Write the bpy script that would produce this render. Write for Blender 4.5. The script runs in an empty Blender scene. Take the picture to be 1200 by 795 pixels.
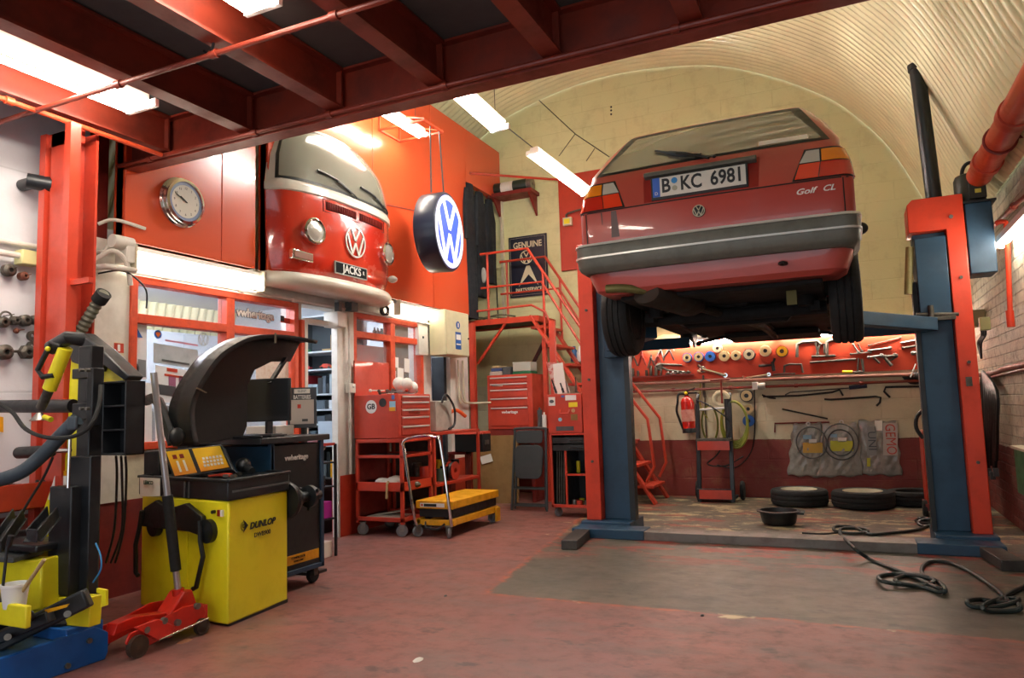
import bpy, bmesh, math, random
from math import sin, cos, pi, radians, sqrt, atan2
from mathutils import Vector, Matrix
random.seed(7)
SC = bpy.context.scene
COL = SC.collection
# ---------------------------------------------------------------- camera model
YAW, PIT, ROL, FPX, HC = radians(24.824), radians(5.482), radians(-1.766), 847.57, 1.12
_f = Vector((-sin(YAW)*cos(PIT), cos(YAW)*cos(PIT), sin(PIT)))
_r = Vector((cos(YAW), sin(YAW), 0)); _u = _r.cross(_f)
CR = cos(ROL)*_r + sin(ROL)*_u; CU = -sin(ROL)*_r + cos(ROL)*_u; CF = _f
def A(x, y, X=None, Y=None, Z=None):
    """measured point of the photograph on a plane of known depth -> metres"""
    d = CF + CR*((x-600)/FPX) - CU*((y-397.5)/FPX); o = Vector((0, 0, HC))
    if X is not None: t = X/d.x
    elif Y is not None: t = Y/d.y
    else: t = (Z-HC)/d.z
    return o + d*t
V = Vector
EX, EY, EZ = V((1,0,0)), V((0,1,0)), V((0,0,1))
# ---------------------------------------------------------------- materials
def lin(h):
    if not isinstance(h, str): return tuple(h)
    h = h.lstrip('#'); c = [int(h[i:i+2], 16)/255 for i in (0, 2, 4)]
    return tuple(x/12.92 if x <= .04045 else ((x+.055)/1.055)**2.4 for x in c)
MATS = {}
class NT:
    def __init__(s, m):
        s.t = m.node_tree; s.n = s.t.nodes; s.l = s.t.links
    def add(s, typ, ins=None, **kw):
        n = s.n.new(typ)
        for k, v in kw.items(): setattr(n, k, v)
        for k, v in (ins or {}).items():
            if isinstance(v, bpy.types.NodeSocket): s.l.new(v, n.inputs[k])
            else:
                try: n.inputs[k].default_value = v
                except Exception:
                    n.inputs[k].default_value = (*v, 1) if len(v) == 3 else v
        return n
    def coord(s): return s.add('ShaderNodeTexCoord').outputs['Object']
    def pos(s): return s.add('ShaderNodeNewGeometry').outputs['Position']
    def noise(s, vec, scale, detail=4, rough=.55):
        return s.add('ShaderNodeTexNoise', {'Vector': vec, 'Scale': scale, 'Detail': detail, 'Roughness': rough}).outputs['Fac']
    def ramp(s, fac, a, b):
        return s.add('ShaderNodeMapRange', {'Value': fac, 'From Min': a, 'From Max': b}, clamp=True).outputs['Result']
    def mix(s, fac, a, b, mode='MIX'):
        n = s.n.new('ShaderNodeMix'); n.data_type = 'RGBA'; n.blend_type = mode
        for i, v in ((0, fac), (6, a), (7, b)):
            if isinstance(v, bpy.types.NodeSocket): s.l.new(v, n.inputs[i])
            elif i == 0: n.inputs[0].default_value = v
            else: n.inputs[i].default_value = (*lin(v), 1)
        return n.outputs[2]
    def math(s, op, a, b=0.):
        return s.add('ShaderNodeMath', {0: a, 1: b}, operation=op).outputs[0]
    def scale(s, vec, v):
        return s.add('ShaderNodeVectorMath', {0: vec, 1: v}, operation='MULTIPLY').outputs[0]
    def sep(s, vec): return s.add('ShaderNodeSeparateXYZ', {0: vec}).outputs
def newmat(name):
    m = bpy.data.materials.new(name); m.use_nodes = True; MATS[name] = m
    return m, NT(m), m.node_tree.nodes['Principled BSDF']
def mat(name, col, rough=.5, metal=0., dirt=0., dcol='#2a221c', scale=6., bump=0., coat=0., bscale=None, spec=.5, dthr=(.45, .7)):
    if name in MATS: return MATS[name]
    m, t, b = newmat(name)
    b.inputs['Roughness'].default_value = rough; b.inputs['Metallic'].default_value = metal
    b.inputs['Specular IOR Level'].default_value = spec
    b.inputs['Coat Weight'].default_value = coat
    b.inputs['Base Color'].default_value = (*lin(col), 1)
    if dirt or bump: c = t.coord()
    if dirt:
        f = t.ramp(t.noise(c, scale, 6, .65), *dthr)
        t.l.new(t.mix(t.math('MULTIPLY', f, dirt), col, dcol), b.inputs['Base Color'])
        t.l.new(t.math('ADD', t.math('MULTIPLY', f, .25), rough), b.inputs['Roughness'])
    if bump:
        n = t.noise(c, bscale or scale*6, 5)
        bn = t.add('ShaderNodeBump', {'Strength': bump, 'Distance': .01, 'Height': n})
        t.l.new(bn.outputs[0], b.inputs['Normal'])
    return m
def emit(name, col, strength, base='#eeeeee'):
    if name in MATS: return MATS[name]
    m, t, b = newmat(name)
    b.inputs['Base Color'].default_value = (*lin(base), 1)
    b.inputs['Emission Color'].default_value = (*lin(col), 1)
    b.inputs['Emission Strength'].default_value = strength
    return m
def glassmat(name, col='#ffffff', rough=.02, alpha=.25):
    if name in MATS: return MATS[name]
    m, t, b = newmat(name)
    b.inputs['Base Color'].default_value = (*lin(col), 1); b.inputs['Roughness'].default_value = rough
    b.inputs['Alpha'].default_value = alpha; b.inputs['Specular IOR Level'].default_value = .8
    return m
# ---------------------------------------------------------------- mesh builder
def basis(n, up=None):
    n = V(n).normalized()
    up = V(up) if up is not None else (EZ if abs(n.z) < .95 else EX)
    u = up.cross(n).normalized(); v = n.cross(u).normalized()
    return u, v, n
class B:
    def __init__(s): s.v = []; s.f = []; s.m = []; s.mi = 0
    def vf(s, vs, fs):
        o = len(s.v); s.v += [V(p) for p in vs]
        for f in fs: s.f.append(tuple(o+i for i in f)); s.m.append(s.mi)
        return s
    def mat(s, i): s.mi = i; return s
    def hexa(s, p):
        return s.vf(p, [(0,3,2,1),(4,5,6,7),(0,1,5,4),(1,2,6,5),(2,3,7,6),(3,0,4,7)])
    def box(s, x0, x1, y0, y1, z0, z1):
        if x0 > x1: x0, x1 = x1, x0
        if y0 > y1: y0, y1 = y1, y0
        if z0 > z1: z0, z1 = z1, z0
        return s.hexa([(x0,y0,z0),(x1,y0,z0),(x1,y1,z0),(x0,y1,z0),(x0,y0,z1),(x1,y0,z1),(x1,y1,z1),(x0,y1,z1)])
    def obox(s, c, a, b, d):
        c, a, b, d = V(c), V(a), V(b), V(d)
        return s.hexa([c-a-b-d, c+a-b-d, c+a+b-d, c-a+b-d, c-a-b+d, c+a-b+d, c+a+b+d, c-a+b+d])
    def bar(s, p, q, w, h=None, up=None):
        p, q = V(p), V(q); h = h or w
        u, v, n = basis(q-p, up)
        return s.obox((p+q)/2, u*w/2, v*h/2, (q-p)/2)
    def path(s, pts, w, h=None, up=None):
        for a, b in zip(pts[:-1], pts[1:]): s.bar(a, b, w, h, up)
        return s
    def cyl(s, p, q, r, r2=None, seg=16):
        p, q = V(p), V(q); r2 = r if r2 is None else r2
        u, v, n = basis(q-p); vs = []
        for c, rr in ((p, r), (q, r2)):
            for i in range(seg):
                a = 2*pi*i/seg; vs.append(c+(u*cos(a)+v*sin(a))*rr)
        fs = [(i, (i+1) % seg, seg+(i+1) % seg, seg+i) for i in range(seg)]
        fs += [tuple(range(seg))[::-1], tuple(range(seg, 2*seg))]
        return s.vf(vs, fs)
    def tube(s, pts, r, seg=8, closed=False, smooth=0):
        pts = [V(p) for p in pts]
        if smooth: pts = catmull(pts, smooth, closed)
        n = len(pts); rs = r if isinstance(r, (list, tuple)) else [r]*n
        if len(rs) != n: rs = [rs[min(len(rs)-1, int(i*len(rs)/n))] for i in range(n)]
        tang = []
        for i in range(n):
            if closed: d = pts[(i+1) % n]-pts[i-1]
            else: d = pts[min(i+1, n-1)]-pts[max(i-1, 0)]
            if d.length < 1e-9: d = V((0, 0, 1))
            tang.append(d.normalized())
        u, v, _ = basis(tang[0]); vs = []
        for i in range(n):
            if i: 
                q = tang[i-1].rotation_difference(tang[i]); u = q @ u
            t = tang[i]; u = (u-t*u.dot(t)).normalized(); w = t.cross(u)
            for k in range(seg):
                a = 2*pi*k/seg; vs.append(pts[i]+(u*cos(a)+w*sin(a))*rs[i])
        fs = []
        m = n if closed else n-1
        for i in range(m):
            j = (i+1) % n
            for k in range(seg):
                fs.append((i*seg+k, i*seg+(k+1) % seg, j*seg+(k+1) % seg, j*seg+k))
        if not closed: fs += [tuple(range(seg))[::-1], tuple((n-1)*seg+k for k in range(seg))]
        return s.vf(vs, fs)
    def lathe(s, prof, o=(0,0,0), n=(0,0,1), seg=24, ru=1., rv=1.):
        """profile [(r, h)], closed along the profile when it starts/ends at r=0 or loops"""
        u, v, n = basis(n); o = V(o); vs = []; N = len(prof)
        for r, h in prof:
            for k in range(seg):
                a = 2*pi*k/seg; vs.append(o+n*h+(u*cos(a)*ru+v*sin(a)*rv)*max(r, 1e-5))
        fs = []
        for i in range(N-1):
            for k in range(seg):
                fs.append((i*seg+k, i*seg+(k+1) % seg, (i+1)*seg+(k+1) % seg, (i+1)*seg+k))
        if prof[0] != prof[-1]:
            fs += [tuple(range(seg))[::-1], tuple((N-1)*seg+k for k in range(seg))]
        return s.vf(vs, fs)
    def prism(s, pts, o, u, v, d):
        """2D outline (ccw) in frame o,u,v extruded by vector d"""
        o, u, v, d = V(o), V(u), V(v), V(d); N = len(pts)
        a = [o+u*x+v*y for x, y in pts]; b = [p+d for p in a]
        fs = [tuple(range(N))[::-1], tuple(range(N, 2*N))]+[(i, (i+1) % N, N+(i+1) % N, N+i) for i in range(N)]
        return s.vf(a+b, fs)
    def torus(s, c, n, R, r, seg=28, sg=8, a0=0., a1=2*pi, ru=1., rv=1.):
        u, v, n = basis(n); c = V(c); full = a1-a0 >= 2*pi-1e-6
        k = seg if full else seg+1
        pts = [c+u*cos(a0+(a1-a0)*i/seg)*R*ru+v*sin(a0+(a1-a0)*i/seg)*R*rv for i in range(k)]
        return s.tube(pts, r, sg, closed=full)
    def sph(s, c, r, seg=14, rings=9, sx=1, sy=1, sz=1):
        prof = [(r*sin(pi*i/rings), -r*cos(pi*i/rings)) for i in range(rings+1)]
        o = len(s.v); s.lathe(prof, (0,0,0), (0,0,1), seg); c = V(c)
        for i in range(o, len(s.v)):
            p = s.v[i]; s.v[i] = V((c.x+p.x*sx, c.y+p.y*sy, c.z+p.z*sz))
        return s
    def grid(s, rows, closed_u=False):
        n = len(rows); m = len(rows[0]); vs = [p for r in rows for p in r]; fs = []
        for i in range(n-1):
            for k in range(m if closed_u else m-1):
                k2 = (k+1) % m
                fs.append((i*m+k, i*m+k2, (i+1)*m+k2, (i+1)*m+k))
        return s.vf(vs, fs)
    def build(s, name, mats, parent=None, bevel=0., local=False, flip=False, sub=0, solid=0., angle=35, origin=None):
        if not isinstance(mats, (list, tuple)): mats = [mats]
        vs = s.v
        if parent is not None and not local:
            inv = rootmat(parent).inverted(); vs = [inv @ p for p in vs]
        loc = V((0,0,0))
        if parent is None:
            if origin is not None: loc = V(origin)
            else:
                xs = [p.x for p in vs]; ys = [p.y for p in vs]; zs = [p.z for p in vs]
                loc = V(((min(xs)+max(xs))/2, (min(ys)+max(ys))/2, min(zs)))
            vs = [p-loc for p in vs]
        me = bpy.data.meshes.new(name)
        me.from_pydata([tuple(p) for p in vs], [], s.f)
        for m in mats: me.materials.append(m)
        me.polygons.foreach_set('material_index', s.m)
        bm = bmesh.new(); bm.from_mesh(me)
        if not solid: bmesh.ops.recalc_face_normals(bm, faces=bm.faces)
        if flip: bmesh.ops.reverse_faces(bm, faces=bm.faces)
        bm.to_mesh(me); bm.free()
        me.polygons.foreach_set('use_smooth', [True]*len(me.polygons))
        me.set_sharp_from_angle(angle=radians(angle)); me.update()
        ob = bpy.data.objects.new(name, me); COL.objects.link(ob); ob.location = loc
        if parent is not None: ob.parent = parent
        if solid:
            md = ob.modifiers.new('solid', 'SOLIDIFY'); md.thickness = solid; md.offset = -1
        if bevel:
            md = ob.modifiers.new('bevel', 'BEVEL'); md.width = bevel; md.segments = 2; md.limit_method = 'ANGLE'; md.angle_limit = radians(40); md.harden_normals = False
        if sub:
            md = ob.modifiers.new('sub', 'SUBSURF'); md.levels = sub; md.render_levels = sub
        return ob
def rootmat(o):
    m = Matrix.Identity(4)
    while o is not None:
        m = Matrix.LocRotScale(o.location, o.rotation_euler, o.scale) @ m; o = o.parent
    return m
def catmull(pts, k=6, closed=False):
    n = len(pts); out = []
    rng = range(n if closed else n-1)
    for i in rng:
        if closed: p0, p1, p2, p3 = pts[i-1], pts[i], pts[(i+1) % n], pts[(i+2) % n]
        else: p0, p1, p2, p3 = pts[max(i-1, 0)], pts[i], pts[i+1], pts[min(i+2, n-1)]
        for j in range(k):
            t = j/k
            out.append(.5*((2*p1)+(p2-p0)*t+(2*p0-5*p1+4*p2-p3)*t*t+(3*p1-p0-3*p2+p3)*t**3))
    if not closed: out.append(pts[-1])
    return out
def T(name, label, cat, loc, rz=0., group=None):
    o = bpy.data.objects.new(name, None); COL.objects.link(o)
    o.location = loc; o.rotation_euler = (0, 0, rz); o.empty_display_size = .1
    o['label'] = label; o['category'] = cat
    if group: o['group'] = group
    return o
def tag(o, label, cat, group=None, kind=None):
    o['label'] = label; o['category'] = cat
    if group: o['group'] = group
    if kind: o['kind'] = kind
    return o
def struct(name, b, m, **kw):
    o = b.build(name, m, **kw); o['kind'] = 'structure'; return o
def dup(root, loc=None, rz=None, label=None, group=None, rot=None):
    def cp(o, par):
        c = o.copy(); COL.objects.link(c); c.parent = par
        for ch in list(o.children): cp(ch, c)
        return c
    r = cp(root, None)
    if loc is not None: r.location = loc
    if rz is not None: r.rotation_euler = (0, 0, rz)
    if rot is not None: r.rotation_euler = rot
    if label: r['label'] = label
    if group: r['group'] = group
    return r
def text(name, body, o, u, v, h, m, parent=None, depth=.002, align='CENTER', sx=1., shear=0., bold=0.):
    cu = bpy.data.curves.new(name, 'FONT'); cu.body = body; cu.size = 1.; cu.align_x = align; cu.align_y = 'CENTER'
    cu.shear = shear; cu.offset = bold; cu.resolution_u = 3
    ob = bpy.data.objects.new(name, cu); COL.objects.link(ob)
    dg = bpy.context.evaluated_depsgraph_get(); me = bpy.data.meshes.new_from_object(ob.evaluated_get(dg))
    bpy.data.objects.remove(ob); bpy.data.curves.remove(cu)
    u, v = V(u).normalized(), V(v).normalized(); n = u.cross(v); o = V(o)
    b = B(); k = h/.72
    ys = [p.co.y for p in me.vertices] or [0]
    base = len(me.vertices)
    vs = [o+u*(p.co.x*k*sx)+v*(p.co.y*k) for p in me.vertices]
    front = [p+n*depth for p in vs]
    fs = [tuple(p.vertices) for p in me.polygons]
    edges = {}
    for f in fs:
        for a, c in zip(f, f[1:]+f[:1]):
            if (c, a) in edges: edges.pop((c, a))
            else: edges[(a, c)] = 1
    allf = [tuple(i+base for i in f) for f in fs]+[f[::-1] for f in fs]+[(a, c, c+base, a+base) for (a, c) in edges]
    b.vf(vs+front, allf)
    bpy.data.meshes.remove(me)
    return b.build(name, m, parent)
def rrect(w, h, r, seg=5):
    out = []
    for cx, cy, a in ((w/2-r, h/2-r, 0), (-w/2+r, h/2-r, pi/2), (-w/2+r, -h/2+r, pi), (w/2-r, -h/2+r, 3*pi/2)):
        for i in range(seg+1):
            t = a+pi/2*i/seg; out.append((cx+r*cos(t), cy+r*sin(t)))
    return out
def circ(r, seg=32, cx=0, cy=0, ry=None):
    ry = ry or r
    return [(cx+r*cos(2*pi*i/seg), cy+ry*sin(2*pi*i/seg)) for i in range(seg)]
def stroke(b, p, q, w, o, u, v, d):
    px, py = p; qx, qy = q; L = math.hypot(qx-px, qy-py); nx, ny = -(qy-py)/L*w/2, (qx-px)/L*w/2
    b.prism([(px-nx, py-ny), (qx-nx, qy-ny), (qx+nx, qy+ny), (px+nx, py+ny)], o, u, v, d)
def emblem(name, c, u, v, R, mf, parent, depth=.006, mb=None, wr=.13):
    """ring with the letters V over W"""
    u, v = V(u).normalized(), V(v).normalized(); n = u.cross(v); c = V(c); b = B()
    o = c+n*.0015
    seg = 40; outer = [(R*cos(2*pi*i/seg), R*sin(2*pi*i/seg)) for i in range(seg)]
    ri = R*(1-wr); vs = []
    for k, (rr, dd) in enumerate(((R, 0), (R, depth), (ri, depth), (ri, 0))):
        vs += [o+n*dd+u*(rr*cos(2*pi*i/seg))+v*(rr*sin(2*pi*i/seg)) for i in range(seg)]
    fs = [(k*seg+i, k*seg+(i+1) % seg, ((k+1) % 4)*seg+(i+1) % seg, ((k+1) % 4)*seg+i) for k in range(4) for i in range(seg)]
    b.vf(vs, fs)
    w = R*.155
    vp = [(-.40, .80), (-.045, .10), (.045, .10), (.40, .80)]
    wp = [(-.80, .42), (-.33, -.80), (0, -.08), (.33, -.80), (.80, .42)]
    def st(a, q, dd): stroke(b, (a[0]*R, a[1]*R), (q[0]*R, q[1]*R), w, o, u, v, n*dd)
    st(vp[0], (-.0, .08), depth*.9); st(vp[3], (.0, .08), depth*.88)
    for i, (a, q) in enumerate(zip(wp[:-1], wp[1:])): st(a, q, depth*(.86-.02*i))
    e = b.build(name, mf, parent)
    if mb is not None:
        B().prism(circ(R*.985, 40), c-n*.001, u, v, n*.0028).build('emblem_backing', mb, parent)
    return e
# ================================================================ materials of the place
def floor_mat():
    m, t, b = newmat('workshop_floor_paint')
    p = t.pos(); s = t.sep(p); x, y = s[0], s[1]
    n1 = t.noise(p, 1.3, 6, .6); n2 = t.noise(p, 9., 6, .65)
    ps = t.scale(p, (1., 1.9, 1.)); n3 = t.noise(ps, 4.2, 9, .72); n4 = t.noise(t.scale(p, (1., 2.2, 1.)), 2.1, 8, .72)
    wob = t.math('MULTIPLY', t.math('SUBTRACT', t.noise(p, 7., 5, .7), .5), .13)
    red = t.mix(t.ramp(n1, .3, .75), '#965a51', '#6e4640')
    red = t.mix(t.math('MULTIPLY', t.ramp(n2, .48, .66), .6), red, '#553733')
    red = t.mix(t.math('MULTIPLY', t.ramp(n4, .46, .62), .7), red, '#6b5550')
    con = t.mix(t.ramp(n1, .35, .7), '#686152', '#454239')
    con = t.mix(t.math('MULTIPLY', t.ramp(n3, .48, .68), .75), con, '#2f2d28')
    con = t.mix(t.math('MULTIPLY', t.ramp(n2, .66, .74), .4), con, '#a39878')
    # left border of the bare concrete runs x = -2.1 - 0.147 (y - 4.05)
    bx = t.math('ADD', t.math('MULTIPLY', t.math('SUBTRACT', y, 4.05), .147), t.math('ADD', x, 2.1))
    bx = t.math('ADD', bx, wob)
    by = t.math('ADD', t.math('SUBTRACT', y, 4.03), t.math('MULTIPLY', wob, .5))
    mk = t.math('MULTIPLY', t.ramp(bx, 0., .015), t.ramp(by, 0., .012))
    col = t.mix(mk, red, con)
    # worn edge line
    ed = t.math('MULTIPLY', t.ramp(t.math('ABSOLUTE', by), .035, .0), t.ramp(bx, -.05, .05))
    ed2 = t.math('MULTIPLY', t.ramp(t.math('ABSOLUTE', bx), .035, .0), t.ramp(by, -.05, .05))
    ed = t.math('MAXIMUM', ed, ed2)
    col = t.mix(t.math('MULTIPLY', ed, t.ramp(n3, .45, .6)), col, '#b9562f')
    # red remains and cream chips around the lift base
    band = t.math('MULTIPLY', t.ramp(y, 5.0, 5.6), t.ramp(y, 6.5, 6.0))
    rr = t.math('MULTIPLY', t.math('MULTIPLY', band, t.ramp(n4, .5, .56)), mk)
    col = t.mix(t.math('MULTIPLY', rr, .9), col, '#96372a')
    chips = t.math('MULTIPLY', t.ramp(t.math('ADD', n3, t.math('MULTIPLY', t.ramp(y, 4.8, 6.4), .07)), .68, .70), t.ramp(bx, -.5, -.3))
    col = t.mix(t.math('MULTIPLY', chips, t.ramp(y, 4.7, 5.2)), col, '#c5b487')
    far = t.math('MULTIPLY', t.math('MULTIPLY', t.ramp(y, 6.0, 6.4), t.ramp(n4, .52, .55)), mk)
    col = t.mix(t.math('MULTIPLY', far, t.ramp(n3, .44, .50)), col, '#b3a67e')
    fr = t.math('MULTIPLY', t.math('MULTIPLY', t.ramp(y, 6.4, 6.8), t.ramp(t.noise(t.scale(p, (1., 2.5, 1.)), 1.7, 6, .7), .56, .58)), mk)
    col = t.mix(t.math('MULTIPLY', fr, .85), col, '#8a3a2c')
    wf = t.math('MULTIPLY', t.ramp(t.math('ABSOLUTE', t.math('ADD', by, .02)), .05, .02), t.ramp(t.noise(p, 2.5, 4, .6), .58, .62))
    col = t.mix(t.math('MULTIPLY', wf, t.ramp(bx, .1, .3)), col, '#c9b890')
    spots = t.ramp(t.noise(t.scale(p, (1., 1.6, 1.)), 3.3, 5, .6), .62, .68)
    col = t.mix(t.math('MULTIPLY', spots, .65), col, '#2c2626')
    t.l.new(col, b.inputs['Base Color'])
    t.l.new(t.math('ADD', t.math('MULTIPLY', n2, .3), .3), b.inputs['Roughness'])
    bn = t.add('ShaderNodeBump', {'Strength': .25, 'Distance': .006, 'Height': n3}); t.l.new(bn.outputs[0], b.inputs['Normal'])
    return m
def brick_mat(name, axis, up, low, split=.67, bumpk=.35, dirt=.2, dcol='#6b6048', mid=None, midz=1.42, bw=.225, bh=.075, rough_scale=9., mort=.35):
    """painted brickwork; axis 'x' = wall along x, 'y' = wall along y; red dado below split"""
    m, t, b = newmat(name)
    p = t.pos(); s = t.sep(p)
    c = t.add('ShaderNodeCombineXYZ', {0: s[0] if axis == 'x' else s[1], 1: s[2], 2: 0.}).outputs[0]
    br = t.add('ShaderNodeTexBrick', {'Vector': c, 'Scale': 1., 'Mortar Size': .007, 'Mortar Smooth': .6, 'Brick Width': bw, 'Row Height': bh,
               'Color1': (1, 1, 1), 'Color2': (.86, .86, .86), 'Mortar': (.5, .5, .5)})
    nz = t.noise(p, rough_scale, 8, .7); n1 = t.noise(p, 1.1, 5, .6); n3 = t.noise(t.scale(p, (1, 1, 3)), 14, 6, .7)
    colr = t.mix(t.ramp(n1, .3, .7), up, up)
    if mid: colr = t.mix(t.ramp(s[2], midz+.02, midz), up, mid)
    wob = t.math('MULTIPLY', t.math('SUBTRACT', nz, .5), .03)
    lowm = t.ramp(t.math('ADD', s[2], wob), split+.004, split-.004)
    colr = t.mix(lowm, colr, low)
    colr = t.mix(mort, colr, br.outputs['Color'], 'MULTIPLY')
    colr = t.mix(t.math('MULTIPLY', t.ramp(nz, .5, .75), dirt), colr, dcol)
    colr = t.mix(t.math('MULTIPLY', t.ramp(n3, .62, .8), dirt*.8), colr, dcol)
    t.l.new(colr, b.inputs['Base Color']); b.inputs['Roughness'].default_value = .6
    h = t.math('ADD', t.math('MULTIPLY', br.outputs['Fac'], -.8), t.math('MULTIPLY', nz, 1.2))
    bn = t.add('ShaderNodeBump', {'Strength': bumpk, 'Distance': .02, 'Height': h}); t.l.new(bn.outputs[0], b.inputs['Normal'])
    return m
RED = mat('red_gloss_paint', '#bd3d28', .32, dirt=.3, dcol='#6d2015', scale=5, coat=.2)
ORG = mat('orange_panel_paint', '#cf4c28', .24, dirt=.0, dcol='#ad3c1e', scale=1.4, coat=.35)
ORF = mat('orange_frame_paint', '#d24e2c', .36, dirt=.3, dcol='#7d2a16', scale=14)
STEEL_RED = mat('red_oxide_steel', '#84301f', .4, dirt=.5, dcol='#402019', scale=4)
DKRED = mat('dark_red_paint', '#7a2018', .5, dirt=.4, dcol='#3a1512', scale=6)
CREAM = mat('cream_wall_paint', '#cfc7ae', .55, dirt=.35, dcol='#8a7c60', scale=7, bump=.2)
WHITE = mat('white_paint', '#d9d6cd', .45, dirt=.25, dcol='#8d8574', scale=8)
WHT = mat('clean_white_plastic', '#e6e4df', .35)
BLK = mat('black_plastic', '#131618', .4, dirt=.25, dcol='#2b2e30', scale=20)
BLKM = mat('black_enamel', '#16191d', .34, dirt=.3, dcol='#2f3336', scale=14)
RUB = mat('black_rubber', '#121313', .75, dirt=.25, dcol='#3b3732', scale=25)
CHR = mat('chrome', '#d8d8d6', .12, 1.)
STL = mat('bare_steel', '#8d8b86', .38, .9, dirt=.4, dcol='#3b3732', scale=18)
OLDS = mat('dull_tool_steel', '#5f5a52', .5, .7, dirt=.5, dcol='#2b2723', scale=22)
YEL = mat('yellow_machine_paint', '#e8da1e', .38, dirt=.12, dcol='#8d8020', scale=7)
YEL2 = mat('amber_machine_paint', '#e0a010', .4, dirt=.35, dcol='#7a5210', scale=10)
BLU = mat('lift_blue_paint', '#1c4059', .4, dirt=.35, dcol='#16242e', scale=5)
BLU2 = mat('bright_blue_paint', '#0f5aa8', .38, dirt=.25, dcol='#16344e', scale=6)
GRY = mat('grey_plastic', '#4a4e50', .5, dirt=.3, dcol='#2b2b2b', scale=12)
LGRY = mat('light_grey_paint', '#a9a79c', .5, dirt=.3, dcol='#6a6557', scale=10)
DECK = mat('grey_deck_board', '#5b5957', .7, dirt=.4, dcol='#47443f', scale=2)
PAPER = mat('white_paper', '#e4e1d8', .7)
CARD = mat('brown_board', '#8a6a3c', .75, dirt=.3, dcol='#5a4325', scale=6)
SCR = mat('screen_black', '#121312', .35)
TUBE = emit('fluorescent_tube', '#fff3e2', 40.)
TUBEC = emit('cool_fluorescent_tube', '#fbf6ee', 120.)
WOOD = mat('bare_wood', '#b09468', .6, dirt=.3, dcol='#6d5230', scale=9)
# ================================================================ floor, walls, vault
struct('floor', B().box(-6.9, 1.45, -2.2, 9.2, -.12, 0), floor_mat())
mw = brick_mat('cream_painted_brick_back', 'x', '#d4d19e', '#7a2c22', .672, .35, .3, '#8f8355', mid='#cdc2a2', midz=1.42, bw=.6, bh=.22, mort=.10, rough_scale=5.)
struct('wall_back', B().box(-6.9, 1.45, 8.95, 9.15, 0, 5.9), mw)
mr = brick_mat('whitewashed_rough_brick', 'y', '#c4baa2', '#74281e', .66, 1.4, .85, '#4f4436', bh=.085, rough_scale=11., mort=.25)
struct('wall_right', B().box(1.2, 1.4, -2.2, 8.95, 0, 2.86), mr)
ml = brick_mat('painted_left_wall', 'y', '#d3d3d8', '#7a2620', .6, .12, .12, '#a0968c', bw=3.0, bh=1.3)
# vault: real corrugated sheet, ribs round the arch
ap = [V((x, 0, z)) for x, z in ((1.19, 2.72), (1.10, 2.85), (.98, 3.1), (.83, 3.48), (.615, 3.93), (.34, 4.31), (.02, 4.64), (-.63, 5.06), (-1.36, 5.36), (-2.35, 5.5), (-3.15, 5.47), (-4.0, 5.28), (-4.48, 5.05), (-4.95, 4.74), (-5.5, 4.2), (-6.0, 3.5), (-6.3, 2.8), (-6.5, 2.0))]
ap = catmull(ap, 4); rows = []
PIT2 = .105; ns = 8
for i in range(int(11.1/PIT2*ns)+1):
    y = -2.15+i*PIT2/ns; off = .042*abs(sin(pi*i/ns))
    r = []
    for k, p in enumerate(ap):
        d = (ap[min(k+1, len(ap)-1)]-ap[max(k-1, 0)]).normalized(); nrm = V((-d.z, 0, d.x))
        r.append(p+nrm*off+V((0, y, 0)))
    rows.append(r)
vm = mat('cream_corrugated_sheet', '#d9d6a9', .3, metal=.15, dirt=.25, dcol='#8f865c', scale=1.5, coat=.3)
bv = B().grid(rows); ob = bv.build('ceiling', vm, solid=.01, angle=80); ob['kind'] = 'structure'
ob.modifiers.clear()
# left side wall (tool wall) and the wall far left behind the stairs
struct('wall_left', B().box(-4.5, -4.34, -2.2, 2.98, 0, 2.9).box(-4.5, -4.34, -2.2, 2.98, 2.9, 4.6), ml)
struct('wall_stair_side', B().box(-6.6, -6.5, 7.9, 8.95, 0, 2.3), CREAM)
# ---------------------------------------------------------------- shop front: piers, sills, frames
st = B()
st.box(-4.5, -4.32, 3.02, 3.27, .6, 2.3)           # pier left of the windows
st.box(-4.5, -4.34, 4.89, 4.97, .6, 2.1)
st.box(-4.5, -4.34, 3.27, 7.95, 2.1, 2.32)
st.box(-4.38, -4.30, 5.43, 5.66, .55, 2.3)
st.box(-4.5, -4.34, 6.92, 7.14, .6, 2.3)
st.box(-4.5, -4.28, 7.48, 7.92, .55, 2.3)
struct('wall_shopfront', st, WHITE)
st = B()
for y0, y1 in ((5.66, 7.14), (7.48, 7.92)): st.box(-4.5 if y0 != 5.66 else -4.38, -4.33+.01*(y0 > 7), y0, y1, 0, .6)
st.box(-4.38, -4.29, 5.42, 5.67, 0, .55); st.box(-4.5, -4.27, 7.47, 7.93, 0, .55)
struct('wall_shopfront_dado', st, RED)
struct('wall_shopfront_plinth', B().box(-4.5, -4.33, 3.02, 4.97, 0, .6), DKRED)
struct('trim_1', B().box(-4.5, -4.34, 3.27, 4.9, .6, .92).box(-4.5, -4.34, 5.66, 6.92, .6, .92), CREAM)
WGL = glassmat('window_glass', '#dfe8ee', .03, .13)
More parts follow.
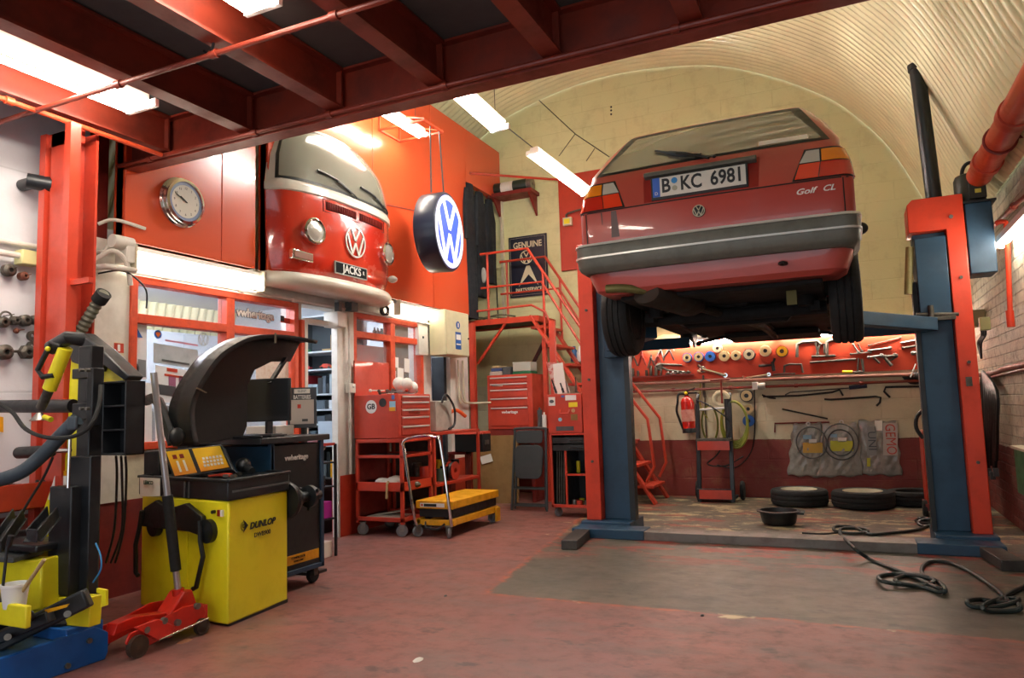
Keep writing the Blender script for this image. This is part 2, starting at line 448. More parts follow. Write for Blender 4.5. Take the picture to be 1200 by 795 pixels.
def window(n, y0, y1, z0, z1, zt, mull, label=None):
    o = T('window_%d' % n, '', '', (-4.34, (y0+y1)/2, z0)); del o['label']; del o['category']; o['kind'] = 'structure'
    b = B(); f = .05; x0, x1 = -4.40, -4.30
    b.box(x0, x1, y0, y0+f, z0, z1); b.box(x0, x1, y1-f, y1, z0, z1); b.box(x0, x1, y0+f, y1-f, z1-f, z1); b.box(x0, x1, y0+f, y1-f, z0, z0+f)
    b.box(x0, x1-.005, y0+f, y1-f, zt-.03, zt+.035)
    for ym in mull: b.box(x0, x1-.003, ym-.04, ym+.04, z0+f, z1-f)
    b.build('window_frame', ORF, o, bevel=.004)
    ys = [y0+f]+[q for ym in mull for q in (ym-.04, ym+.04)]+[y1-f]
    for a, c in zip(ys[::2], ys[1::2]):
        for za, zb in ((z0+f, zt-.03), (zt+.035, z1-f)):
            B().box(-4.362, -4.356, a, c, za, zb).build('pane', WGL, o)
    return o
w1 = window(1, 3.27, 4.89, .92, 2.09, 1.80, [4.13])
w2 = window(2, 5.66, 6.92, .92, 2.10, 1.885, [6.33])
# door frame with open doorway
o = T('door_1', '', '', (-4.34, 5.2, 0)); del o['label']; del o['category']; o['kind'] = 'structure'
B().box(-4.36, -4.29, 4.965, 5.0, 0, 1.97).box(-4.36, -4.29, 5.40, 5.43, 0, 1.97).box(-4.36, -4.29, 5.0, 5.40, 1.925, 1.97).build('door_frame', WHITE, o, bevel=.004)
B().box(-4.36, -4.30, 4.93, 4.965, 0, 1.95).build('door_stop', ORF, o)
# ---------------------------------------------------------------- orange upper panels
st = B(); z0, z1 = 2.30, 4.27
for y0, y1 in ((3.17, 3.98), (3.985, 4.33), (4.47, 5.93), (5.94, 7.08), (7.09, 7.93)):
    st.box(-4.34, -4.25, y0, y1, z0, z1+.45)
st.box(-4.36, -4.27, 3.17, 4.33, z0, z1+.4).box(-4.36, -4.27, 4.47, 7.93, z0, z1+.4)
st.box(-4.34, -4.25, 7.93, 8.95, 4.02, 4.72)
struct('wall_upper_panels', st, ORG, bevel=.004)
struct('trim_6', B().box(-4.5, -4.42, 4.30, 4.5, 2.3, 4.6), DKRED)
struct('trim_2', B().bar((-4.245, 5.7, 3.22), (-4.245, 7.0, 3.38), .004, .012), DKRED)
# rooms behind the shop front
st = B()
st.box(-6.7, -4.5, 3.0, 7.9, 2.32, 2.42); st.box(-6.7, -6.6, 3.0, 7.9, 0, 2.32)
st.box(-6.6, -4.5, 2.98, 3.06, 0, 2.32); st.box(-6.6, -4.5, 7.82, 7.90, 0, 2.32)
st.box(-6.6, -4.62, 6.25, 6.31, 0, 2.32)
struct('wall_office', st, mat('office_white_wall', '#cfd6dc', .6))
lz = T('office_light', 'fluorescent batten on the office ceiling behind the shop windows', 'light', (-5.2, 4.1, 2.28))
B().box(-5.26, -5.14, 3.4, 4.8, 2.27, 2.318).build('housing', WHT, lz); B().cyl((-5.2, 3.45, 2.245), (-5.2, 4.75, 2.245), .022).build('tube', emit('office_tube', '#e8f0ff', 80), lz)
lz = T('stockroom_light', 'fluorescent batten over the stockroom shelves, seen through the doorway', 'light', (-4.9, 5.25, 2.28))
B().box(-4.96, -4.84, 4.98, 5.4, 2.27, 2.318).build('housing', WHT, lz); B().cyl((-4.9, 5.0, 2.245), (-4.9, 5.38, 2.245), .02).build('tube', MATS['office_tube'], lz)
lz = T('backroom_light', 'fluorescent batten in the back room behind the second window', 'light', (-5.2, 6.9, 2.28))
B().box(-5.26, -5.14, 6.4, 7.5, 2.27, 2.318).build('housing', WHT, lz); B().cyl((-5.2, 6.45, 2.245), (-5.2, 7.45, 2.245), .02).build('tube', MATS['office_tube'], lz)
# red board on the back wall behind the hatchback, and the tool board band
struct('trim_3', B().box(-3.37, -1.6, 8.915, 8.95, 2.92, 4.22), mat('red_wall_board', '#b8361c', .4, dirt=.3, dcol='#7a2413', scale=4), bevel=.004)
tb = mat('orange_tool_board', '#c4401f', .5, dirt=.35, dcol='#7e2413', scale=3.5)
struct('trim_4', B().box(-2.75, 1.2, 8.925, 8.95, 1.405, 1.90), tb)
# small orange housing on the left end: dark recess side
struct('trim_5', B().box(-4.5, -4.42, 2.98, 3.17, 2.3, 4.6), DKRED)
# ================================================================ mezzanine steelwork
def ibeam(b, p, q, w, h, tf=.014, tw=.012):
    p, q = V(p), V(q)
    b.bar(p, q, w, tf); b.bar(p+EZ*(h-tf), q+EZ*(h-tf), w, tf); b.bar(p+EZ*(h-tf)/2, q+EZ*(h-tf)/2, tw, h-2*tf)
g = B(); ibeam(g, (-4.33, 3.22, 2.785), (.96, 3.22, 2.785), .1, .285)
for x in (-3.885, -3.18, -2.51, -1.855, -1.2, -.53, .13, .79): g.box(x-.04, x+.04, 3.16, 3.172, 2.83, 3.04)
tag(g.build('main_girder', STEEL_RED), 'long dark red steel girder carrying the open front edge of the mezzanine', 'girder')
labs = ['joist nearest the left wall, lit bright orange by the lamp beside it', 'dark joist right of the long left ceiling lamp', 'joist with an orange lit face, third from the left wall', 'dark joist above the thin pipe clamp, fourth from the left wall', 'fifth joist from the left wall, its end over the vault lamp', 'sixth joist from the left wall, almost hidden by the girder', 'seventh joist from the left wall, over the hatchback', 'joist nearest the right wall at the top of the frame']
for x, la in zip((-3.885, -3.18, -2.51, -1.855, -1.2, -.53, .13, .79), labs):
    if x > 0: continue
    g = B(); ibeam(g, (x, -2.1, 2.83), (x, 3.17, 2.83), .1, .235)
    tag(g.build('ceiling_joist', STEEL_RED), 'red steel mezzanine '+la, 'joist', 'steel joists under the mezzanine deck')
struct('ceiling_mezzanine_deck', B().box(-4.34, .94, -2.15, 3.3, 3.07, 3.12), DECK)
# thin edge pipe along girder, cross pipe, side conduit
def pipe(name, pts, r, m, label, cat='pipe', fit=(), smooth=0, group=None, seg=10):
    b = B().tube(pts, r, seg, smooth=smooth)
    if not fit: o = b.build(name, m)
    else:
        o = T(name, '', '', pts[0]); b.build('pipe_run', m, o)
        for q in fit:
            c, n = V(q[0]), V(q[1]).normalized(); B().cyl(c-n*.02, c+n*.02, r*1.5).build('clip', m, o)
    return tag(o, label, cat, group)
pipe('conduit', [(-4.3, 3.15, 2.80), (1.0, 3.15, 2.80)], .014, STEEL_RED, 'thin red pipe clipped along the lower edge of the mezzanine girder', fit=[((x, 3.15, 2.80), EX) for x in (-4.0, -3.1, -2.55, -1.8, -.6)])
P0 = A(0, 143, Z=2.79); P1 = A(465, -3, Z=2.79)
pipe('conduit', [(-4.3, P0.y, 2.79), (P1.x+.4, P0.y, 2.79)], .014, STEEL_RED, 'thin red pipe crossing under the joists beside the left ceiling lamp', fit=[((x, P0.y, 2.79), EX) for x in (-2.55, -1.86, -1.22, -3.2)])
PA = A(100, 150, Z=2.79).x
pipe('conduit', [(PA, .8, 2.79), (PA, 3.12, 2.79)], .014, ORF, 'thin orange pipe under the joist nearest the left wall, running into the room', fit=[((PA, 2.2, 2.79), EY)])
c = A(243, 60, Z=2.80)
tag(B().torus(c+V((0, 0, .05)), (.3, 1, .2), .055, .006, a0=pi*.1, a1=pi*1.8).build('cable_loop', BLK), 'small loop of dark cable hanging at the cross pipe under the third joist', 'cable')
# ================================================================ lamps
def batten(name, p, q, label, group, tubes=2, wid=.15, tm=None, hang=None, gap=.075, drop=.03):
    p, q = V(p), V(q); u, v, n = basis(q-p); u = V((n.y, -n.x, 0)).normalized(); up = u.cross(n).normalized()
    if up.z < 0: up = -up
    o = T(name, label, 'light', (p+q)/2, group=group)
    B().obox((p+q)/2+up*.035, u*wid*.32, up*.025, (q-p)/2*.98).build('housing', WHT, o, bevel=.004)
    offs = [0] if tubes == 1 else [-gap/2, gap/2]
    for d in offs: B().cyl(p+n*.02+u*d-up*.018, q-n*.02+u*d-up*.018, .018, seg=10).build('tube', tm or TUBE, o)
    for c in (p, q):
        B().obox(c-up*.005, u*(wid/2), up*.022, n*.012).build('end_cap', WHT, o)
    if hang:
        for c in (p.lerp(q, .12), p.lerp(q, .88)): B().tube([c+up*.06, c+V((0, 0, hang))], .003, 5).build('chain', BLK, o)
    return o
g = 'fluorescent battens over the workshop'
batten('ceiling_lamp', (-3.52, 1.15, 2.89), (-3.52, 2.72, 2.89), 'long twin-tube fluorescent lamp under the mezzanine, at the top left of the frame', g, wid=.24, gap=.15)
c = A(308, 6, Z=2.9)
batten('ceiling_lamp', (c.x, c.y-1.5, 2.9), (c.x, c.y, 2.9), 'twin-tube fluorescent lamp at the top edge of the frame, only its end showing', g, wid=.2, gap=.13)
p, q = A(447, 126, X=-3.95), A(496, 158, X=-3.95)
batten('ceiling_lamp', (p.x, 5.15, q.z), (q.x, q.y, q.z), 'twin-tube lamp against the orange wall beside the hanging round sign bracket', g, tm=TUBE, wid=.12, gap=.08, hang=.9)
p, q = A(530, 100, X=-2.85), A(586, 150, X=-2.75)
batten('ceiling_lamp', p, q, 'twin-tube lamp hanging under the vault just past the girder, above the round sign', g, tm=TUBEC, wid=.2, gap=.13, hang=.8)
p, q = A(624, 178, X=-2.7), A(688, 226, X=-2.45)
batten('ceiling_lamp', p, q, 'twin-tube lamp hanging by the raised hatchback, left of its tail light', g, tm=TUBEC, wid=.15, gap=.09)
# strip on the wall above the tool board, wall lamp at right, battens on the shop front
batten('wall_lamp', (-2.3, 8.86, 1.86), (-.75, 8.86, 1.86), 'strip lamp over the left half of the orange tool board behind the lifted car', g, tubes=1, wid=.09)
batten('wall_lamp', (-.7, 8.86, 1.86), (1.1, 8.86, 1.86), 'strip lamp over the right half of the orange tool board behind the lifted car', g, tubes=1, wid=.09)
batten('wall_lamp', (1.12, 5.2, 2.25), (1.12, 6.5, 2.25), 'strip lamp on the right brick wall beside the lift motor', g, tubes=1, wid=.09, drop=.02)
def diffuser(y0, y1, z, label, x=-4.24, h=.15):
    o = T('shopfront_lamp', label, 'light', (x, (y0+y1)/2, z), group='lit battens along the shop front')
    B().box(x-.02, x+.03, y0, y1, z+.12, z+h).build('housing', WHT, o, bevel=.004)
    B().prism([(0, .02), (.05, 0), (.06, .06), (.03, .12), (0, .12)], (x, y0+.01, z), EX, EZ, (0, y1-y0-.02, 0)).build('diffuser', emit('lamp_diffuser', '#fff4dc', 5.5), o, bevel=.004)
    for y in (y0, y1-.012): B().box(x-.01, x+.065, y, y+.012, z-.003, z+h+.005).build('end_cap', CREAM, o)
    return o
diffuser(3.2, 4.36, 2.115, 'long glowing white batten over the windows, left of the van front')
diffuser(6.28, 7.42, 2.13, 'glowing white batten over the second window, right of the van front')
# ================================================================ hatchback on the lift
CAR0 = V((-.72, 4.33, 1.535))
car = T('hatchback_car', 'red five-seat hatchback raised on the two-post lift, seen from behind', 'car', CAR0)
CP = mat('car_red_paint', '#b0463c', .28, dirt=.3, dcol='#94524a', scale=2.2, coat=.5)
BUMP = mat('bumper_grey_plastic', '#63645b', .45, dirt=.35, dcol='#3a3a35', scale=9)
UND = mat('underbody_black', '#0f0f0f', .8, dirt=.4, dcol='#1d1814', scale=5)
GLS = mat('car_tinted_glass', '#66645a', .06, spec=1., coat=1.)
LEV = [(.30, .17, 3.88, .70), (.33, .14, 3.93, .755), (.45, .11, 3.98, .80), (.60, .085, 4.0, .825), (.83, .075, 4.0, .825), (.86, .082, 3.80, .822), (.92, .10, 3.25, .815), (.97, .115, 2.85, .805),
       (1.03, .135, 2.74, .785), (1.08, .155, 2.68, .765), (1.12, .185, 2.62, .768), (1.27, .32, 2.38, .705), (1.41, .45, 2.14, .615), (1.455, .50, 2.05, .58), (1.48, .58, 1.95, .52), (1.492, .73, 1.8, .40)]
def lev(z):
    for a, b in zip(LEV[:-1], LEV[1:]):
        if z <= b[0]:
            t = max(0, (z-a[0])/(b[0]-a[0])); return [a[i]+(b[i]-a[i])*t for i in range(4)]
    return LEV[-1]
RC = .075
def rearpt(s, z, off=0.):
    """s = distance from the centre line along the rear then round the corner"""
    _, y0, y1, w = lev(z); sg = 1 if s >= 0 else -1; s = abs(s); fl = w-RC
    if s <= fl: x, y, nx, ny = s, y0, 0, -1
    elif s <= fl+RC*pi/2: a = (s-fl)/RC; x, y, nx, ny = fl+RC*sin(a), y0+RC*(1-cos(a)), sin(a), -cos(a)
    else: x, y, nx, ny = w, y0+RC+(s-fl-RC*pi/2), 1, 0
    y += .03*min(1, x/w)**2
    return V((sg*(x+nx*off), y+ny*off, z))
def outline(z):
    _, y0, y1, w = lev(z); pts = []
    S = [i/10*(w-RC) for i in range(0, 11)]+[w-RC+RC*pi/2*k/5 for k in range(1, 6)]
    right = [rearpt(s, z) for s in S]
    mid = [V((w, y0+.03+RC+(y1-RC-y0-RC-.03)*k/12, z)) for k in range(1, 13)]
    fc = [V((w-RC*2+RC*2*cos(pi/2*k/5), y1-RC+RC*sin(pi/2*k/5), z)) for k in range(1, 6)]+[V(((w-RC*2)*(1-k/4), y1+.02*(k/4), z)) for k in range(1, 5)]
    half = right+mid+fc
    return half+[V((-p.x, p.y, p.z)) for p in half[-2:0:-1]]
rows = [outline(l[0]) for l in LEV]; b = B(); b.grid(rows, closed_u=True)
n = len(rows[0]); b.f += [tuple(range(n))[::-1], tuple((len(rows)-1)*n+i for i in range(n))]; b.m += [0, 0]
body = b.build('body_shell', [CP, UND], car, local=True, angle=28)
for y in (.78, 3.24):
    for sx in (-1, 1):
        cb = B().cyl((sx*.50, y, .27), (sx*.95, y, .27), .345, seg=32).build('cutter', UND, car, local=True)
        md = body.modifiers.new('arch', 'BOOLEAN'); md.operation = 'DIFFERENCE'; md.object = cb; md.solver = 'EXACT'
bpy.context.view_layer.update()
dg = bpy.context.evaluated_depsgraph_get(); nm = bpy.data.meshes.new_from_object(body.evaluated_get(dg)); body.modifiers.clear(); body.data = nm
for ob in [o for o in car.children if o.name.startswith('cutter')]: bpy.data.objects.remove(ob)
cx = lambda x, y, z: V((x, y, z))
def cpart(name, b, m, par=car, **k): return b.build(name, m, par, local=True, **k)
# underside
b = B(); b.box(-.62, .62, .3, 3.7, .27, .305); b.box(-.76, -.60, 1.2, 2.85, .25, .31); b.box(.60, .76, 1.2, 2.85, .25, .31)
b.box(-.12, .12, .9, 3.4, .25, .33); b.box(-.45, .35, .95, 1.5, .19, .26); b.box(-.35, .5, 2.9, 3.6, .20, .25); b.prism([(-.5, .3), (.5, .3), (.35, .14), (-.35, .14)], (0, 1.1, 0), EX, EZ, (0, .08, 0))
cpart('underbody', b, UND, bevel=.012)
cpart('axle', B().cyl((-.62, .95, .2), (.62, .95, .2), .045).bar((-.55, .78, .2), (-.55, 1.4, .26), .06).bar((.55, .78, .2), (.55, 1.4, .26), .06).cyl((-.5, .78, .2), (-.5, .78, .45), .05).cyl((.5, .78, .2), (.5, .78, .45), .05), UND)
ex = B().tube([(-.43, .27, .27), (-.30, .42, .235), (-.2, .6, .24)], .028, 12, smooth=3)
ex.tube([(-.2, .6, .24), (.0, 1.2, .2), (.1, 2.0, .2), (.1, 3.1, .2)], .03, 10, smooth=3)
cpart('exhaust_pipe', ex, mat('rusty_exhaust', '#2e2823', .65, .3, dirt=.5, dcol='#46301f', scale=10))
cpart('muffler', B().lathe([(0, 0), (.08, .01), (.095, .04), (.095, .5), (.08, .53), (0, .54)], (-.42, .18, .29), V((.42, 1, -.1)), 20, 1.25, .75), MATS['rusty_exhaust'])
cpart('tail_pipe', B().tube([(-.66, .13, .335), (-.55, .14, .33), (-.42, .2, .31)], .028, 12, smooth=3), mat('tail_pipe_metal', '#6f6c3e', .5, .5, dirt=.4))
cpart('mud_flap', B().box(.40, .46, .5, .51, .18, .3), mat('olive_tab', '#6a6228', .6))
# wheels
TR = B().lathe([(.165, -.085), (.22, -.095), (.268, -.09), (.284, -.07), (.288, -.045), (.280, -.042), (.280, -.036), (.289, -.033), (.290, -.006), (.281, -.004), (.281, .004), (.290, .006), (.289, .033), (.280, .036), (.280, .042), (.288, .045), (.284, .07), (.268, .09), (.22, .095), (.165, .085)], (0, 0, 0), (1, 0, 0), 44)
trm = TR.build('tyre_proto', RUB); tyre_me = trm.data; bpy.data.objects.remove(trm)
rimb = B().lathe([(0, .03), (.03, .035), (.06, .05), (.11, .03), (.15, .06), (.168, .085), (.172, .09), (.172, -.09), (.16, -.08), (.15, 0), (0, -.01)], (0, 0, 0), (1, 0, 0), 28)
rm = rimb.build('rim_proto', mat('wheel_silver', '#8a8a86', .35, .8, dirt=.4, dcol='#3a352e')); rim_me = rm.data; bpy.data.objects.remove(rm)
off_t = None
for (x, y, z) in ((-.735, .78, .225), (.735, .78, .225)):
    t_ = bpy.data.objects.new('wheel', rim_me); COL.objects.link(t_); t_.parent = car; t_.location = (x, y, z-.19)
    t_.rotation_euler = (0, 0, pi if x < 0 else 0)
    k = bpy.data.objects.new('tyre', tyre_me); COL.objects.link(k); k.parent = t_
# fix: proto meshes were re-based at their lowest point
for me_, zmin in ((tyre_me, .290), (rim_me, .172)):
    for v in me_.vertices: v.co.z -= zmin-.0
for o in car.children:
    if o.name.startswith('wheel'): o.location.z += .19
for sx in (-1, 1):
    hb_ = cpart('brake_disc', B().lathe([(0, -.01), (.115, -.01), (.115, .01), (.05, .012), (.05, .04), (0, .045)], (sx*.70, 3.24, .27), (sx, 0, 0), 28), OLDS)
    cpart('strut', B().cyl((sx*.60, 3.24, .25), (sx*.55, 3.24, .55), .03).bar((sx*.30, 3.2, .26), (sx*.66, 3.24, .20), .05, .03).sph((sx*.66, 3.24, .19), .025), UND, hb_)
# bumper
def ring(z, y0, w, r=.09, yend=.44):
    pts = [V((-w, yend, z))]+[V((-(w-r)-r*cos(pi/2*k/6), y0+.03+r-r*sin(pi/2*k/6), z)) for k in range(7)]
    pts += [V((-(w-r)+2*(w-r)*k/12, y0+.03*abs(-1+2*k/12)**2, z)) for k in range(1, 12)]
    pts += [V(((w-r)+r*sin(pi/2*k/6), y0+.03+r-r*cos(pi/2*k/6), z)) for k in range(7)]+[V((w, yend, z))]
    return pts
def ringstack(levels, **k):
    b = B(); rows = [ring(z, y, w, **k) for z, y, w in levels]; b.grid(rows); n = len(rows[0]); N = len(rows)
    inner = [[V((p.x*.97, p.y+.03, p.z)) for p in rows[0]], [V((p.x*.97, p.y+.03, p.z)) for p in rows[-1]]]
    b.grid([rows[-1], inner[1]]); b.grid([inner[0], rows[0]]); b.grid([inner[1], inner[0]])
    return b
STRIP = mat('bright_trim', '#cfcfc8', .3, .35)
cpart('rear_bumper', ringstack([(.435, .05, .80), (.455, .02, .825), (.475, .008, .835), (.53, .0, .842), (.60, .0, .842), (.618, .012, .832)]), BUMP)
cpart('chrome_strip', ringstack([(.604, -.008, .850), (.619, -.004, .846)]), STRIP)
cpart('chrome_strip', ringstack([(.526, -.006, .848), (.538, -.006, .848)]), STRIP)
cpart('front_bumper', B().box(-.82, .82, 3.96, 4.06, .42, .60), BUMP, bevel=.03)
# rear panel patches
def patch(b, cs, off=.004, nu=6, nv=4):
    """cs: four (s,z) corners bl, br, tr, tl"""
    (a, p, q, d) = cs; rows = []
    for j in range(nv+1):
        t = j/nv; l = (a[0]+(d[0]-a[0])*t, a[1]+(d[1]-a[1])*t); r = (p[0]+(q[0]-p[0])*t, p[1]+(q[1]-p[1])*t)
        rows.append([rearpt(l[0]+(r[0]-l[0])*i/nu, l[1]+(r[1]-l[1])*i/nu, off) for i in range(nu+1)])
    b.grid(rows)
    back = [[rearpt(l_, z_, -.004) for (l_, z_) in rr] for rr in [[(a[0]+(d[0]-a[0])*j/nv+((p[0]+(q[0]-p[0])*j/nv)-(a[0]+(d[0]-a[0])*j/nv))*i/nu, a[1]+(d[1]-a[1])*j/nv+((p[1]+(q[1]-p[1])*j/nv)-(a[1]+(d[1]-a[1])*j/nv))*i/nu) for i in range(nu+1)] for j in range(nv+1)]]
    b.grid(back)
    for e0, e1 in ((rows[0], back[0]), (back[-1], rows[-1]), ([r[0] for r in back], [r[0] for r in rows]), ([r[-1] for r in rows], [r[-1] for r in back])): b.grid([e0, e1])
    return b
cpart('window_rubber', patch(B(), ((-.715, 1.100), (.715, 1.100), (.548, 1.445), (-.548, 1.445)), .004, 24, 10), BLK)
cpart('rear_window', patch(B(), ((-.672, 1.118), (.672, 1.118), (.50, 1.415), (-.50, 1.415)), .008, 24, 10), GLS)
cpart('shut_line', patch(B(), ((-.80, .834), (.80, .834), (.80, .842), (-.80, .842)), .003, 30, 1), BLK)
cpart('shut_line', patch(B(), ((.765, .63), (.771, .63), (.771, .834), (.765, .834)), .003, 2, 4), BLK)
cpart('shut_line', patch(B(), ((-.771, .63), (-.765, .63), (-.765, .834), (-.771, .834)), .003, 2, 4), BLK)
AMB = mat('amber_lens', '#e8860c', .15, coat=.6); RLN = mat('red_lens', '#c81e10', .12, coat=.7); RLN2 = mat('bright_red_lens', '#e23a18', .15, coat=.6); WLN = mat('clear_lens', '#b9b9ae', .15, coat=.6)
for sg in (1, -1):
    lampo = cpart('tail_light', patch(B(), [(sg*a, z) for a, z in ((.50, .845), (.90, .845), (.87, 1.045), (.575, 1.045))], .006, 14, 4), BLK)
    f = lambda q: [(sg*a, z) for a, z in q]
    cpart('reversing_lens', patch(B(), f(((.545, .955), (.655, .955), (.655, 1.033), (.585, 1.033))), .011), WLN, lampo)
    cpart('indicator_lens', patch(B(), f(((.665, .955), (.882, .955), (.862, 1.033), (.665, 1.033))), .011, 10), AMB, lampo)
    cpart('brake_lens', patch(B(), f(((.515, .853), (.64, .853), (.655, .948), (.545, .948))), .011), RLN2, lampo)
    cpart('tail_lens', patch(B(), f(((.645, .853), (.892, .853), (.884, .948), (.66, .948))), .011, 10), RLN, lampo)
# plate, handle, badge, script
cpart('plate_recess', patch(B(), ((-.375, .848), (.315, .848), (.325, 1.045), (-.385, 1.045)), .002, 12, 3), mat('recess_red', '#8e1f1b', .35))
cpart('plate_handle', B().prism([(.0, 0), (.045, .01), (.04, .035), (0, .05)], (-.37, .125, 1.005), (0, -1, 0), EZ, (.68, 0, 0)), BUMP, bevel=.004)
pl = cpart('number_plate', B().box(-.325, .26, .078, .092, .853, 1.002), BLK, bevel=.003)
yp = .0765
cpart('plate_face', B().box(-.313, .248, .0755, .0785, .872, .993), mat('plate_white', '#d8d6cb', .4), pl)
cpart('blue_band', B().box(-.313, -.268, .074, .0785, .872, .993), mat('plate_blue', '#2c62c4', .4), pl)
cpart('blue_seal', B().prism(circ(.019, 20), (-.176, .0755, .963), EX, EZ, (0, -.002, 0)), mat('seal_blue', '#2f86c6', .4), pl)
cpart('crest_seal', B().prism(circ(.016, 20), (-.176, .0755, .915), EX, EZ, (0, -.002, 0)), mat('seal_grey', '#a9a58e', .5), pl)
def ctext(s, x, y, z, h, m, par, sx=1, **k):
    return text('lettering', s, CAR0+V((x, y, z)), EX, EZ, h, m, par, sx=sx, **k)
ctext('B', -.230, .0755, .934, .088, BLK, pl, .85, bold=.022); ctext('KC', -.075, .0755, .934, .088, BLK, pl, .80, bold=.022); ctext('6981', .138, .0755, .934, .088, BLK, pl, .80, bold=.022)
ctext('D', -.291, .074, .893, .02, WHT, pl)
bg = cpart('badge', B().lathe([(0, 0), (.037, 0), (.04, .006), (.034, .009), (0, .009)], (-.038, .085, .749), (0, -1, 0), 28), BLK)
emblem('badge_letters', CAR0+V((-.038, .075, .749)), EX, EZ, .037, mat('badge_metal', '#b5ad94', .3, .7), bg, .004)
ctext('Golf', .565, .086, .778, .034, WHT, car, 1.25, shear=.35, bold=.02); ctext('CL', .69, .090, .780, .034, WHT, car, 1.2, shear=.35, bold=.02)
# rear wiper
wp = cpart('rear_wiper', B().tube([rearpt(.03, 1.09, .02), rearpt(-.04, 1.125, .03), rearpt(-.18, 1.175, .032)], .009, 8), BLK)
cpart('wiper_blade', B().tube([rearpt(-.02, 1.13, .022), rearpt(-.16, 1.17, .024), rearpt(-.33, 1.245, .022)], [.008, .017, .008], 8, smooth=4), mat('wiper_blade_grey', '#3a4348', .6), wp)
cpart('washer_jet', B().sph(rearpt(.06, 1.10, .015), .012), BLK)
cpart('window_sticker', patch(B(), ((.32, 1.128), (.60, 1.128), (.595, 1.165), (.32, 1.165)), .011, 6, 2), PAPER)
cpart('tow_eye', B().torus((.42, .1, .375), (0, 0, 1), .04, .008, ru=1, rv=.5), BLK)
cpart('paint_runs', patch(B(), ((-.60, .66), (-.545, .66), (-.56, .83), (-.595, .83)), .0016, 3, 4).grid([[rearpt(-.66, .75, .002), rearpt(-.655, .75, .002)], [rearpt(-.665, .83, .002), rearpt(-.655, .83, .002)]]), mat('dark_stain', '#4d2a26', .4))
# sides and front
for sg in (1, -1):
    rows = []
    for j in range(5):
        z = 1.0+.37*j/4; _, y0, y1, w = lev(z); rows.append([V((sg*(w+.003), y0+.22+(y1-y0-.45)*i/10, z)) for i in range(11)])
    cpart('side_window', B().grid(rows), GLS, solid=.004)
    cpart('side_moulding', B().box(sg*.822, sg*.838, 1.15, 2.85, .55, .6), BUMP)
    cpart('headlight', B().cyl((sg*.55, 3.97, .68), (sg*.55, 4.01, .68), .09), WLN)
    cpart('mirror', B().sph((sg*.89, 2.42, 1.02), .07, sy=.6, sz=.8).bar((sg*.78, 2.45, 1.0), (sg*.86, 2.43, 1.0), .05), BLK)
rows = []
for j in range(5):
    z = 1.0+.36*j/4; _, y0, y1, w = lev(z); rows.append([V((-(w-.16)+2*(w-.16)*i/10, y1+.035, z)) for i in range(11)])
cpart('windscreen', B().grid(rows), GLS, solid=.004)
cpart('grille', B().box(-.44, .44, 3.98, 4.01, .62, .76), BLK)
# ================================================================ two-post lift
lift = T('two_post_lift', 'orange and blue two-post car lift holding up the red hatchback', 'car lift', (-.68, 6.3, 0))
OL = mat('lift_orange_paint', '#d03a18', .4, dirt=.3, dcol='#7c2a16', scale=5)
def lp(name, b, m, **k): return b.build(name, m, lift, **k)
# left post
lp('post_cover', B().box(-2.225, -2.085, 6.30, 6.62, .1, 2.62), OL, bevel=.006)
lp('post', B().box(-2.083, -1.84, 6.40, 6.44, .1, 2.6).box(-2.083, -2.04, 6.44, 6.62, .1, 2.6).box(-1.88, -1.84, 6.44, 6.62, .1, 2.6).box(-2.083, -1.84, 6.60, 6.62, .1, 2.6), BLU, bevel=.004)
lp('guard_rubber', B().box(-1.838, -1.79, 6.36, 6.46, .1, 2.5), BLK)
lp('carriage', B().box(-1.99, -1.80, 6.28, 6.40, 1.55, 2.35), BLU, bevel=.006)
# right post
lp('post_cover', B().prism([(.752, .1), (.876, .1), (.876, 2.64), (.54, 2.64), (.50, 2.60), (.50, 2.38), (.752, 2.38)], (0, 6.32, 0), EX, EZ, (0, .3, 0)), OL, bevel=.006)
lp('post', B().box(.53, .75, 6.42, 6.45, .1, 2.38).box(.53, .56, 6.45, 6.62, .1, 2.38).box(.72, .75, 6.45, 6.62, .1, 2.38).box(.53, .75, 6.60, 6.62, .1, 2.38), BLU, bevel=.004)
lp('guard_rubber', B().box(.495, .528, 6.38, 6.48, .1, 2.0), BLK)
lp('carriage', B().box(.53, .74, 6.30, 6.42, 1.72, 2.33), BLU, bevel=.006)
lp('bolt_row', B().cyl((.50, 6.29, 1.74), (.78, 6.29, 1.72), .014).cyl((.60, 6.28, 1.70), (.60, 6.28, 1.80), .02).bar((.5, 6.3, 1.70), (.76, 6.3, 1.70), .05, .03), OLDS)
c = A(1066, 290, Y=6.34); c2 = A(1066, 345, Y=6.34)
lp('spring_hose', B().cyl((c.x, 6.34, c.z+.0), (c2.x-.01, 6.34, c2.z), .028), mat('olive_hose', '#8b8250', .55, dirt=.3))
# arms
def arm(p, q, w=.11, h=.1):
    lp('swing_arm', B().bar(p, q, w, h), BLU, bevel=.005)
    lp('lift_pad', B().cyl((q[0], q[1], q[2]+.04), (q[0], q[1], 1.782), .055), RUB)
arm((.60, 6.30, 1.655), (.02, 5.75, 1.70)); arm((.60, 6.44, 1.655), (.0, 7.05, 1.70))
arm((-1.92, 6.30, 1.655), (-1.42, 5.75, 1.70)); arm((-1.92, 6.44, 1.655), (-1.40, 7.05, 1.70))
lp('base_rail', B().box(-2.23, .88, 5.98, 6.20, .0, .07), mat('worn_base_steel', '#77716a', .42, .4, dirt=.6, dcol='#4b453e', scale=5), bevel=.004)
lp('base_plate', B().box(-2.25, -1.62, 5.97, 6.21, .0, .078).box(-2.25, -1.80, 6.21, 6.66, 0, .10), BLU, bevel=.005); lp('base_plate', B().box(.36, .90, 5.97, 6.21, .0, .078).box(.50, .90, 6.21, 6.66, 0, .10), BLU, bevel=.005)
